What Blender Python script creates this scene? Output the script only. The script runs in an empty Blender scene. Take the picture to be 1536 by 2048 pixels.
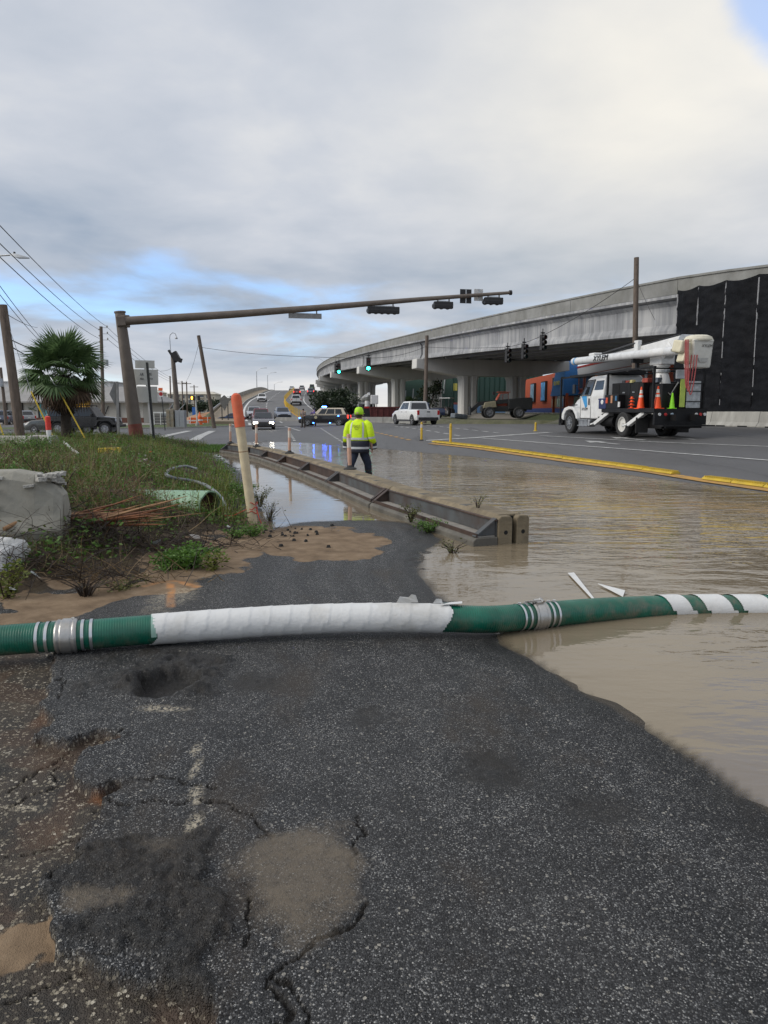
import bpy, bmesh, math, random
import numpy as np
from mathutils import Vector, Matrix
random.seed(7); rng = np.random.default_rng(7)
R = math.radians
scene = bpy.context.scene
C = scene.collection

# ------------------------------------------------------------------ camera
F, CH = 1420.0, 1.55
PITCH = math.atan(201/1420)
cam_d = bpy.data.cameras.new('camera'); cam = bpy.data.objects.new('camera', cam_d); C.objects.link(cam)
cam.location = (0, 0, CH); cam.rotation_euler = (math.pi/2-PITCH, 0, 0)
cam_d.sensor_fit = 'VERTICAL'; cam_d.sensor_height = 36; cam_d.lens = F/2048*36
cam_d.clip_start = .05; cam_d.clip_end = 6000
scene.camera = cam
scene.render.resolution_x, scene.render.resolution_y = 768, 1024

# ------------------------------------------------------------------ sky, sun, exposure
SUN_AZ, SUN_EL = R(-105), R(32)
scene.view_settings.view_transform = 'Standard'; scene.view_settings.look = 'None'
scene.view_settings.exposure = 0.88; scene.view_settings.gamma = 1
world = bpy.data.worlds.new('World'); scene.world = world; world.use_nodes = True
def make_world():
    nt = world.node_tree; nt.nodes.clear(); N = nt.nodes.new; L = nt.links.new
    out = N('ShaderNodeOutputWorld'); bg = N('ShaderNodeBackground'); bg.inputs[1].default_value = .1
    L(bg.outputs[0], out.inputs[0])
    sky = N('ShaderNodeTexSky'); sky.sky_type = 'NISHITA'; sky.sun_disc = False
    sky.sun_elevation = SUN_EL; sky.sun_rotation = SUN_AZ; sky.air_density = 1.2; sky.dust_density = .6; sky.ozone_density = 2.5
    tc = N('ShaderNodeTexCoord'); sp = N('ShaderNodeSeparateXYZ'); L(tc.outputs['Generated'], sp.inputs[0])
    def M(op, a, b=None, c=None, clamp=False):
        n = N('ShaderNodeMath'); n.operation = op; n.use_clamp = clamp
        for i, v in enumerate((a, b, c)):
            if v is None: continue
            if isinstance(v, (int, float)): n.inputs[i].default_value = v
            else: L(v, n.inputs[i])
        return n.outputs[0]
    z = M('MAXIMUM', sp.outputs[2], 0.0)
    den = M('ADD', z, .13)
    cb = N('ShaderNodeCombineXYZ')
    L(M('DIVIDE', sp.outputs[0], den), cb.inputs[0]); L(M('DIVIDE', sp.outputs[1], den), cb.inputs[1])
    def noise(scale, detail, rough, off, dist=0.0):
        mp = N('ShaderNodeMapping'); mp.inputs['Location'].default_value = off; L(cb.outputs[0], mp.inputs[0])
        n = N('ShaderNodeTexNoise'); n.inputs['Scale'].default_value = scale; n.inputs['Detail'].default_value = detail
        n.inputs['Roughness'].default_value = rough; n.inputs['Distortion'].default_value = dist
        L(mp.outputs[0], n.inputs[0]); return n.outputs[0]
    n1 = noise(.85, 7, .54, (2.2, 3.3, 7), .35); n2 = noise(.55, 5, .5, (8.2, 4.4, 2)); n3 = noise(1.9, 6, .55, (1.2, 9.4, 5), .2)
    rb = N('ShaderNodeValToRGB'); L(z, rb.inputs[0]); e = rb.color_ramp.elements
    e[0].position = 0; e[0].color = (.62,)*3+(1,)
    e[1].position = .6; e[1].color = (.66,)*3+(1,)
    for p, v in ((.05, .58), (.09, .51), (.13, .49), (.17, .56), (.22, .68), (.30, .74), (.40, .72)):
        k = e.new(p); k.color = (v, v, v, 1)
    cov = M('ADD', M('MULTIPLY', M('SUBTRACT', n1, .5), 1.15), rb.outputs[0])
    gd = N('ShaderNodeVectorMath'); gd.operation = 'DOT_PRODUCT'; L(tc.outputs['Generated'], gd.inputs[0]); gd.inputs[1].default_value = Vector((math.sin(R(29))*math.cos(R(27)), math.cos(R(29))*math.cos(R(27)), math.sin(R(27))))
    cov = M('SUBTRACT', cov, M('MULTIPLY', M('POWER', M('MAXIMUM', gd.outputs['Value'], 0.0), 260.0), .95))   # the blue gap
    mr = N('ShaderNodeMapRange'); mr.interpolation_type = 'SMOOTHSTEP'; L(cov, mr.inputs[0])
    mr.inputs[1].default_value = .30; mr.inputs[2].default_value = .56
    # cloud brightness
    br = M('ADD', M('MULTIPLY', M('SUBTRACT', n2, .5), 2.0), M('ADD', M('MULTIPLY', M('SUBTRACT', n3, .5), .75), .52), clamp=True)
    lb = N('ShaderNodeValToRGB'); L(z, lb.inputs[0]); q = lb.color_ramp.elements; q[0].position = .04; q[0].color = (0, 0, 0, 1); q[1].position = .34; q[1].color = (0, 0, 0, 1)
    for p_, v_ in ((.11, .8), (.19, 1.0), (.25, .75)): q.new(p_).color = (v_,)*3+(1,)
    br = M('SUBTRACT', br, M('MULTIPLY', lb.outputs[0], .32), clamp=True)
    cr = N('ShaderNodeValToRGB'); L(br, cr.inputs[0]); e = cr.color_ramp.elements
    e[0].position = .05; e[0].color = (1.95, 2.35, 2.95, 1)
    e[1].position = .95; e[1].color = (5.05, 4.95, 4.75, 1)
    k = e.new(.5); k.color = (3.3, 3.5, 3.88, 1)
    # brighter tone of a thin cloud ahead and of the horizon
    sd = Vector((math.sin(R(18))*math.cos(R(21)), math.cos(R(18))*math.cos(R(21)), math.sin(R(21))))   # thin bright cloud ahead
    dp = N('ShaderNodeVectorMath'); dp.operation = 'DOT_PRODUCT'; L(tc.outputs['Generated'], dp.inputs[0]); dp.inputs[1].default_value = sd
    gl = M('POWER', M('MAXIMUM', dp.outputs['Value'], 0.0), 34.0)
    hz = M('POWER', M('SUBTRACT', 1.0, M('MINIMUM', M('MULTIPLY', z, 10.0), 1.0)), 2.2)
    def mixc(f, a, b, blend='MIX'):
        m = N('ShaderNodeMix'); m.data_type = 'RGBA'; m.blend_type = blend
        if isinstance(f, (int, float)): m.inputs[0].default_value = f
        else: L(f, m.inputs[0])
        for i, v in ((6, a), (7, b)):
            if isinstance(v, tuple): m.inputs[i].default_value = v
            else: L(v, m.inputs[i])
        return m.outputs[2]
    blue = mixc(1.0, sky.outputs[0], (1.0, 1.25, 1.75, 1), 'MULTIPLY')
    blue = mixc(.45, blue, (2.2, 3.1, 4.3, 1))
    col = mixc(mr.outputs[0], blue, cr.outputs[0])
    col = mixc(M('MULTIPLY', gl, .42), col, (5.3, 5.0, 4.3, 1))
    col = mixc(M('MULTIPLY', hz, .8), col, (5.7, 5.45, 4.95, 1))
    L(col, bg.inputs[0])
make_world()
sun_d = bpy.data.lights.new('sun', 'SUN'); sun_d.energy = 1.15; sun_d.angle = R(40); sun_d.color = (1, .95, .87)
sun = bpy.data.objects.new('sun', sun_d); C.objects.link(sun); sun.rotation_euler = (math.pi/2-SUN_EL, 0, math.pi-SUN_AZ)

# ------------------------------------------------------------------ helpers
cp, sp_ = math.cos(PITCH), math.sin(PITCH)
def ray(px, py):
    a, b = (px-768)/F, (1024-py)/F
    return Vector((a, cp+b*sp_, -sp_+b*cp))
def G(px, py, z=0.0):
    d = ray(px, py); t = (z-CH)/d.z
    return Vector((d.x*t, d.y*t, z))
def A(px, py, Y):
    d = ray(px, py); t = Y/d.y
    return Vector((d.x*t, Y, CH+d.z*t))
def sstep(a, b, x):
    t = np.clip((np.asarray(x, float)-a)/(np.asarray(b)-np.asarray(a)), 0, 1); return t*t*(3-2*t)
def sdpoly(P, poly):
    P = np.asarray(P, float); poly = np.asarray(poly, float)
    d = np.full(len(P), 1e18); ins = np.zeros(len(P), bool)
    for i in range(len(poly)):
        a, b = poly[i], poly[(i+1) % len(poly)]
        e = b-a; w = P-a
        t = np.clip((w@e)/max(e@e, 1e-12), 0, 1)
        q = w-t[:, None]*e
        d = np.minimum(d, (q*q).sum(1))
        c = ((a[1] <= P[:, 1]) != (b[1] <= P[:, 1]))
        if abs(e[1]) > 1e-12:
            xi = a[0]+(P[:, 1]-a[1])*e[0]/e[1]
            ins ^= c & (P[:, 0] < xi)
    d = np.sqrt(d)
    return np.where(ins, -d, d)
def sdline(P, line):
    P = np.asarray(P, float); line = np.asarray(line, float); d = np.full(len(P), 1e18)
    for a, b in zip(line[:-1], line[1:]):
        e = b-a; w = P-a; t = np.clip((w@e)/max(e@e, 1e-12), 0, 1); q = w-t[:, None]*e
        d = np.minimum(d, (q*q).sum(1))
    return np.sqrt(d)
def _hash(ix, iy, s):
    h = (ix.astype(np.int64)*374761393+iy.astype(np.int64)*668265263+s*1442695041) & 0x7fffffff
    h = ((h ^ (h >> 13))*1274126177) & 0x7fffffff
    return ((h ^ (h >> 16)) & 0xffff)/65535.0
def vnoise(x, y, s=0):
    ix, iy = np.floor(x), np.floor(y); fx, fy = x-ix, y-iy
    fx = fx*fx*(3-2*fx); fy = fy*fy*(3-2*fy)
    a, b = _hash(ix, iy, s), _hash(ix+1, iy, s); c, d = _hash(ix, iy+1, s), _hash(ix+1, iy+1, s)
    return (a+(b-a)*fx)*(1-fy)+(c+(d-c)*fx)*fy
def fbm(x, y, o=4, s=0):
    v = 0; a = .5
    for i in range(o): v = v+a*vnoise(x*2**i+17*i, y*2**i+31*i, s+i); a *= .5
    return v

class MB:
    """collects shapes into one mesh"""
    def __init__(s): s.v = []; s.f = []; s.M = Matrix.Identity(4)
    def add(s, vs, fs):
        o = len(s.v); s.v.extend([tuple(s.M @ Vector(p)) for p in vs]); s.f.extend([tuple(i+o for i in f) for f in fs]); return s
    def box(s, c, d, rz=0, rx=0, ry=0, taper=1.0):
        m = Matrix.Translation(c) @ Matrix.Rotation(rz, 4, 'Z') @ Matrix.Rotation(rx, 4, 'X') @ Matrix.Rotation(ry, 4, 'Y')
        x, y, z = d[0]/2, d[1]/2, d[2]/2
        vs = [m @ Vector(p) for p in ((-x, -y, -z), (x, -y, -z), (x, y, -z), (-x, y, -z), (-x*taper, -y*taper, z), (x*taper, -y*taper, z), (x*taper, y*taper, z), (-x*taper, y*taper, z))]
        return s.add(vs, [(0, 3, 2, 1), (4, 5, 6, 7), (0, 1, 5, 4), (1, 2, 6, 5), (2, 3, 7, 6), (3, 0, 4, 7)])
    def bar(s, a, b, w, h=None):
        a, b = Vector(a), Vector(b); h = h or w; d = (b-a); l = d.length
        if l < 1e-6: return s
        q = d.to_track_quat('Y', 'Z').to_matrix().to_4x4(); m = Matrix.Translation((a+b)/2) @ q
        x, y, z = w/2, l/2, h/2
        vs = [m @ Vector(p) for p in ((-x, -y, -z), (x, -y, -z), (x, y, -z), (-x, y, -z), (-x, -y, z), (x, -y, z), (x, y, z), (-x, y, z))]
        return s.add(vs, [(0, 3, 2, 1), (4, 5, 6, 7), (0, 1, 5, 4), (1, 2, 6, 5), (2, 3, 7, 6), (3, 0, 4, 7)])
    def cyl(s, a, b, r0, r1=None, n=12, cap=True):
        a, b = Vector(a), Vector(b); r1 = r0 if r1 is None else r1
        q = (b-a).to_track_quat('Z', 'Y').to_matrix()
        vs = []
        for p, r in ((a, r0), (b, r1)):
            for i in range(n):
                t = 2*math.pi*i/n; vs.append(p+q @ Vector((r*math.cos(t), r*math.sin(t), 0)))
        fs = [(i, (i+1) % n, n+(i+1) % n, n+i) for i in range(n)]
        if cap: fs += [tuple(range(n-1, -1, -1)), tuple(range(n, 2*n))]
        return s.add(vs, fs)
    def tube(s, pts, r, n=8, cap=True):
        pts = [Vector(p) for p in pts]; rs = r if isinstance(r, (list, tuple)) else [r]*len(pts)
        vs = []; up = Vector((0, 0, 1)); prev = None
        for i, p in enumerate(pts):
            t = (pts[min(i+1, len(pts)-1)]-pts[max(i-1, 0)]).normalized()
            if prev is None:
                x = t.cross(up)
                if x.length < .1: x = t.cross(Vector((0, 1, 0)))
            else: x = prev-t*prev.dot(t)
            x.normalize(); prev = x; y = t.cross(x)
            for k in range(n):
                a = 2*math.pi*k/n; vs.append(p+rs[i]*(x*math.cos(a)+y*math.sin(a)))
        fs = []
        for i in range(len(pts)-1):
            for k in range(n): fs.append((i*n+k, i*n+(k+1) % n, (i+1)*n+(k+1) % n, (i+1)*n+k))
        if cap: fs += [tuple(range(n-1, -1, -1)), tuple(range((len(pts)-1)*n, len(pts)*n))]
        return s.add(vs, fs)
    def lathe(s, prof, n=20, axis='Z', c=(0, 0, 0), cap=True):
        c = Vector(c); vs = []
        for r, h in prof:
            for k in range(n):
                a = 2*math.pi*k/n; x, y = r*math.cos(a), r*math.sin(a)
                vs.append(c+Vector({'Z': (x, y, h), 'X': (h, x, y), 'Y': (x, h, y)}[axis]))
        fs = [(i*n+k, i*n+(k+1) % n, (i+1)*n+(k+1) % n, (i+1)*n+k) for i in range(len(prof)-1) for k in range(n)]
        if cap and prof[0][0] > 1e-6: fs.append(tuple(range(n-1, -1, -1)))
        if cap and prof[-1][0] > 1e-6: fs.append(tuple(range((len(prof)-1)*n, len(prof)*n)))
        return s.add(vs, fs)
    def loft(s, rings, cap=True, closed=True):
        n = len(rings[0]); vs = [p for r in rings for p in r]; fs = []
        for i in range(len(rings)-1):
            for k in range(n if closed else n-1): fs.append((i*n+k, i*n+(k+1) % n, (i+1)*n+(k+1) % n, (i+1)*n+k))
        if cap: fs += [tuple(range(n-1, -1, -1)), tuple(range((len(rings)-1)*n, len(rings)*n))]
        return s.add(vs, fs)
    def prism(s, poly, axis, a, b):
        """2D polygon extruded along an axis from a to b"""
        f = {'X': lambda p, t: (t, p[0], p[1]), 'Y': lambda p, t: (p[0], t, p[1]), 'Z': lambda p, t: (p[0], p[1], t)}[axis]
        return s.loft([[f(p, a) for p in poly], [f(p, b) for p in poly]])
    def quad(s, a, b, c, d, th=0.0):
        a, b, c, d = map(Vector, (a, b, c, d))
        if not th: return s.add([a, b, c, d], [(0, 1, 2, 3)])
        n = (b-a).cross(d-a).normalized()*th
        return s.loft([[a-n*0, b, c, d], [a+n, b+n, c+n, d+n]])
    def build(s, name, mat, parent=None, smooth=False, bevel=0, tag=None, loc=None):
        me = bpy.data.meshes.new(name); me.from_pydata(s.v, [], s.f); me.update()
        bm = bmesh.new(); bm.from_mesh(me); bmesh.ops.recalc_face_normals(bm, faces=bm.faces); bm.to_mesh(me); bm.free()
        if smooth: 
            me.polygons.foreach_set('use_smooth', [True]*len(me.polygons))
            if smooth != 'all': me.set_sharp_from_angle(angle=R(38))
        o = bpy.data.objects.new(name, me); C.objects.link(o)
        if mat: me.materials.append(mat)
        if parent is not None: o.parent = parent
        if loc is not None: o.location = loc
        if bevel:
            b = o.modifiers.new('bevel', 'BEVEL'); b.width = bevel; b.segments = 2; b.limit_method = 'ANGLE'; b.angle_limit = R(40)
        if tag: tagp(o, *tag)
        return o
def tagp(o, label=None, cat=None, group=None, kind=None):
    if label: o['label'] = label
    if cat: o['category'] = cat
    if group: o['group'] = group
    if kind: o['kind'] = kind
    return o
def thing(name, label, cat, loc=(0, 0, 0), rz=0, group=None, rot=None):
    o = bpy.data.objects.new(name, None); C.objects.link(o); o.location = loc
    o.rotation_euler = rot if rot else (0, 0, rz); o.empty_display_size = .2
    return tagp(o, label, cat, group)
def rawmesh(name, v, f, mat, attrs=None, smooth=True, parent=None):
    """numpy vertices / faces (quads or tris as arrays)"""
    me = bpy.data.meshes.new(name); v = np.asarray(v, np.float32); f = np.asarray(f, np.int32); k = f.shape[1]
    me.vertices.add(len(v)); me.vertices.foreach_set('co', v.ravel())
    me.loops.add(f.size); me.loops.foreach_set('vertex_index', f.ravel())
    me.polygons.add(len(f)); me.polygons.foreach_set('loop_start', np.arange(0, f.size, k, dtype=np.int32))
    me.polygons.foreach_set('loop_total', np.full(len(f), k, np.int32))
    if smooth: me.polygons.foreach_set('use_smooth', np.ones(len(f), bool))
    for nm, a in (attrs or {}).items():
        at = me.color_attributes.new(nm, 'FLOAT_COLOR', 'POINT'); at.data.foreach_set('color', np.asarray(a, np.float32).ravel())
    me.update(); me.validate()
    if mat: me.materials.append(mat)
    o = bpy.data.objects.new(name, me); C.objects.link(o)
    if parent is not None: o.parent = parent
    return o
def text_mesh(body, size, mat, parent, M, name='lettering', ext=.003, width=None, italic=0):
    cu = bpy.data.curves.new('txt', 'FONT'); cu.body = body; cu.size = size; cu.extrude = ext; cu.align_x = 'CENTER'; cu.align_y = 'CENTER'
    cu.shear = italic; cu.resolution_u = 2
    t = bpy.data.objects.new('txt', cu); C.objects.link(t)
    dg = bpy.context.evaluated_depsgraph_get(); me = bpy.data.meshes.new_from_object(t.evaluated_get(dg))
    bpy.data.objects.remove(t); bpy.data.curves.remove(cu)
    if width:
        xs = [v.co.x for v in me.vertices]; w = max(xs)-min(xs)
        for v in me.vertices: v.co.x *= width/w
    me.transform(M); me.materials.clear(); me.materials.append(mat)
    o = bpy.data.objects.new(name, me); C.objects.link(o); o.parent = parent
    return o

# ------------------------------------------------------------------ materials
class NT:
    def __init__(s, name):
        s.m = bpy.data.materials.new(name); s.m.use_nodes = True; s.t = s.m.node_tree; s.t.nodes.clear()
        s.out = s.n('ShaderNodeOutputMaterial'); s.bsdf = s.n('ShaderNodeBsdfPrincipled'); s.l(s.bsdf.outputs[0], s.out.inputs[0])
        s.tc = s.n('ShaderNodeTexCoord'); s.co = s.tc.outputs['Object']
    def n(s, k): return s.t.nodes.new(k)
    def l(s, a, b): s.t.links.new(a, b)
    def set(s, inp, v):
        i = s.bsdf.inputs[inp]
        if isinstance(v, (int, float)): i.default_value = v
        elif isinstance(v, tuple): i.default_value = v if len(v) == 4 else v+(1,)
        else: s.l(v, i)
    def math(s, op, a, b=None, c=None, clamp=False):
        n = s.n('ShaderNodeMath'); n.operation = op; n.use_clamp = clamp
        for i, v in enumerate((a, b, c)):
            if v is None: continue
            if isinstance(v, (int, float)): n.inputs[i].default_value = v
            else: s.l(v, n.inputs[i])
        return n.outputs[0]
    def mapping(s, scale, co=None, rot=(0, 0, 0), loc=(0, 0, 0)):
        m = s.n('ShaderNodeMapping'); m.inputs['Scale'].default_value = scale; m.inputs['Rotation'].default_value = rot; m.inputs['Location'].default_value = loc
        s.l(co or s.co, m.inputs[0]); return m.outputs[0]
    def noise(s, scale, detail=3, rough=.5, co=None, dist=0.0, col=False):
        n = s.n('ShaderNodeTexNoise'); n.inputs['Scale'].default_value = scale; n.inputs['Detail'].default_value = detail
        n.inputs['Roughness'].default_value = rough; n.inputs['Distortion'].default_value = dist
        s.l(co or s.co, n.inputs[0]); return n.outputs[1 if col else 0]
    def voro(s, scale, co=None, feature='F1', rnd=1.0):
        n = s.n('ShaderNodeTexVoronoi'); n.feature = feature; n.inputs['Scale'].default_value = scale; n.inputs['Randomness'].default_value = rnd
        s.l(co or s.co, n.inputs[0]); return n
    def ramp(s, f, stops, interp='LINEAR'):
        r = s.n('ShaderNodeValToRGB'); r.color_ramp.interpolation = interp; s.l(f, r.inputs[0]); e = r.color_ramp.elements
        while len(e) > 1: e.remove(e[-1])
        for i, (p, c) in enumerate(stops):
            if isinstance(c, (int, float)): c = (c, c, c)
            k = e[0] if i == 0 else e.new(p)
            k.position = p; k.color = tuple(c)+(1,) if len(c) == 3 else c
        return r.outputs[0]
    def mix(s, f, a, b, blend='MIX'):
        m = s.n('ShaderNodeMix'); m.data_type = 'RGBA'; m.blend_type = blend; m.clamp_factor = True
        if isinstance(f, (int, float)): m.inputs[0].default_value = f
        else: s.l(f, m.inputs[0])
        for i, v in ((6, a), (7, b)):
            if isinstance(v, tuple): m.inputs[i].default_value = v if len(v) == 4 else v+(1,)
            else: s.l(v, m.inputs[i])
        return m.outputs[2]
    def attr(s, name):
        a = s.n('ShaderNodeAttribute'); a.attribute_name = name
        p = s.n('ShaderNodeSeparateColor'); s.l(a.outputs[0], p.inputs[0])
        return p.outputs[0], p.outputs[1], p.outputs[2], a.outputs['Alpha']
    def bump(s, h, dist=.01, strength=1.0):
        b = s.n('ShaderNodeBump'); b.inputs['Strength'].default_value = strength; b.inputs['Distance'].default_value = dist
        s.l(h, b.inputs['Height']); s.l(b.outputs[0], s.bsdf.inputs['Normal']); return b
MATS = {}
def mat(name, col, rough=.6, metal=0.0, var=.18, scale=6.0, bump=0.0, bscale=40.0, dirt=None, dirtamt=.0, streak=False, spec=.5, coat=0.0, trans=0.0, alpha=1.0, emit=None, es=1.0):
    """a plain paint / concrete / metal with uneven tone, wear and fine relief"""
    if name in MATS: return MATS[name]
    n = NT(name)
    co = n.mapping((1, 1, .18)) if streak else n.co
    f = n.noise(scale, 5, .6, co)
    lo = tuple(c*(1-var) for c in col); hi = tuple(min(1, c*(1+var)) for c in col)
    c = n.mix(f, lo, hi) if var else col
    c = n.ramp(f, ((.3, lo), (.7, hi))) if var else col
    if dirt:
        d = n.noise(scale*.45, 6, .65, co); fac = n.ramp(d, ((.5-.25*dirtamt, 0.0), (.72, 1.0)))
        c = n.mix(n.math('MULTIPLY', fac, dirtamt), c, dirt)
    n.set('Base Color', c); n.set('Metallic', metal)
    rr = n.math('ADD', n.math('MULTIPLY', n.noise(scale*2.3, 3), .25), rough-.12, clamp=True) if var else rough
    n.set('Roughness', rr); n.bsdf.inputs['Specular IOR Level'].default_value = spec
    if coat: n.bsdf.inputs['Coat Weight'].default_value = coat; n.bsdf.inputs['Coat Roughness'].default_value = .05
    if bump: n.bump(n.noise(bscale, 4, .6), bump)
    if alpha < 1: n.set('Alpha', alpha)
    if emit: n.set('Emission Color', emit); n.set('Emission Strength', es)
    MATS[name] = n.m; return n.m
m_conc = lambda: mat('weathered concrete', (.36, .35, .32), .8, var=.2, scale=2.5, bump=.004, bscale=25, dirt=(.13, .12, .10), dirtamt=.5, streak=True)
m_black = lambda: mat('black paint', (.018, .018, .02), .45, var=.3)
m_dark = lambda: mat('dark plastic', (.03, .03, .032), .6, var=.3)
m_white = lambda: mat('white paint', (.74, .74, .73), .35, var=.06, dirt=(.42, .40, .36), dirtamt=.35, coat=.3)
m_steel = lambda: mat('galvanised steel', (.45, .46, .47), .42, .85, var=.18)
m_wood = lambda: mat('weathered pole wood', (.13, .10, .08), .85, var=.35, scale=14, streak=True, bump=.006, bscale=30)
m_glass = lambda: mat('dark vehicle glass', (.016, .019, .022), .06, var=0, spec=.8)
m_tyre = lambda: mat('tyre rubber', (.022, .022, .022), .8, var=.25, scale=9)
m_rim = lambda: mat('alloy rim', (.42, .42, .43), .35, .7, var=.15)
m_red_lens = lambda: mat('red lens', (.45, .02, .02), .2, var=0)
m_amber = lambda: mat('amber lens', (.7, .22, .03), .25, var=0)
# ------------------------------------------------------------------ land, flood water and roads
def g2(l, z=0.0): return [tuple(G(x, y, z).xy) for x, y in l]
U = Vector((-math.sin(R(12.6)), math.cos(R(12.6)))); V = Vector((U.y, -U.x))
BAR = [(1.34, 8.2), (.06, 11.5), (-.94, 14.8), (-1.85, 17.6), (-2.8, 20.3), (-3.75, 22.9), (-4.75, 25.2), (-6.0, 27.2)]
YEL = g2([(1536, 985), (1300, 955), (1100, 929), (953, 913), (860, 902)])
FLOOD = [(3.2, -1.5), (2.2, 1.2)] + g2([(1536, 1640), (1400, 1530), (1250, 1440), (1130, 1370), (1060, 1325), (1000, 1290), (985, 1262), (930, 1225), (875, 1190),
    (842, 1150), (836, 1125), (850, 1098), (880, 1078), (850, 1058), (810, 1046), (770, 1043), (700, 1041), (600, 1046), (545, 1060), (527, 1044), (512, 1000), (492, 960), (470, 935),
    (440, 916), (418, 907), (440, 901), (452, 893), (470, 886), (515, 883), (604, 884.5), (682, 890), (745, 895), (850, 905), (953, 914), (1100, 929), (1300, 955), (1536, 985)]) + [(10.2, 6.5), (12.6, -1.5)]
BANK = g2([(0, 1240), (60, 1212), (150, 1192), (310, 1160), (430, 1112), (480, 1068), (512, 1052), (520, 1040), (508, 1000), (488, 960), (466, 935), (436, 914), (412, 903)], .03) + [
    (-7.2, 26.5), (-7.0, 29.5), (-8.0, 33.2), (-20, 34.5), (-45, 35), (-45, 4), (-9, 2.6), (-4.2, 3.4)]
OVER = g2([(105, 1300), (108, 1340), (96, 1385), (82, 1412), (104, 1440), (74, 1470), (130, 1482), (188, 1458), (236, 1462), (243, 1474), (178, 1492), (156, 1520), (150, 1562), (192, 1576), (240, 1558),
    (246, 1572), (207, 1597), (200, 1632), (163, 1652), (150, 1722), (78, 1765), (96, 1790), (100, 1842), (130, 1890), (200, 1932), (262, 1946), (332, 1940), (382, 1982), (432, 2022), (445, 2070)], .05) + [
    (-.2, .2), (8, .2), (8, 14), (-6, 14), (-4.6, 5.6), (-2.9, 4.9), (-2.1, 4.6)]
LUMP = g2([(170, 1690), (300, 1660), (440, 1655), (450, 1700), (455, 1800), (430, 1880), (400, 1930), (390, 1990), (300, 1950), (200, 1900), (120, 1860), (100, 1780)], .05)
CRACKS = [g2(l, .05) for l in ([(742, 1795), (700, 1845), (650, 1872), (600, 1898), (572, 1922), (566, 1985), (540, 2045)], [(0, 1682), (80, 1672), (120, 1660), (166, 1640)], [(78, 1752), (120, 1730), (152, 1702)],
    [(215, 1552), (330, 1552), (430, 1560)], [(200, 1600), (330, 1592), (420, 1588), (470, 1618), (520, 1655), (548, 1685)], [(20, 1560), (60, 1535), (130, 1490)], [(120, 1340), (125, 1375), (112, 1400)], [(128, 1535), (128, 1500), (150, 1490)],
    [(0, 1600), (70, 1570), (130, 1540)], [(700, 1630), (712, 1680), (718, 1740)], [(566, 1930), (590, 1985), (605, 2045)], [(480, 1880), (490, 1840), (500, 1800)], [(0, 1960), (70, 1945), (150, 1915), (200, 1915)])]
def ell(P, px, py, rx, ry, z=.05):
    c = G(px, py, z); a = G(px+rx, py, z); b = G(px, py-ry, z)
    return np.hypot((P[:, 0]-c.x)/abs(a.x-c.x), (P[:, 1]-c.y)/abs(b.y-c.y))
def zroad(x, y):
    x = np.atleast_1d(np.asarray(x, float)); y = np.atleast_1d(np.asarray(y, float))
    sd = sdpoly(np.stack([x, y], 1), FLOOD)
    cap = .035 + .80*(1-sstep(33, 95, y))*sstep(-4, 6, x-(8-.237*(y-14.8)))   # the right lanes are banked above the flooded ones
    return np.where(sd > 0, cap*np.tanh(sd*.058/cap), np.maximum(sd*.05, -.22))
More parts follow.
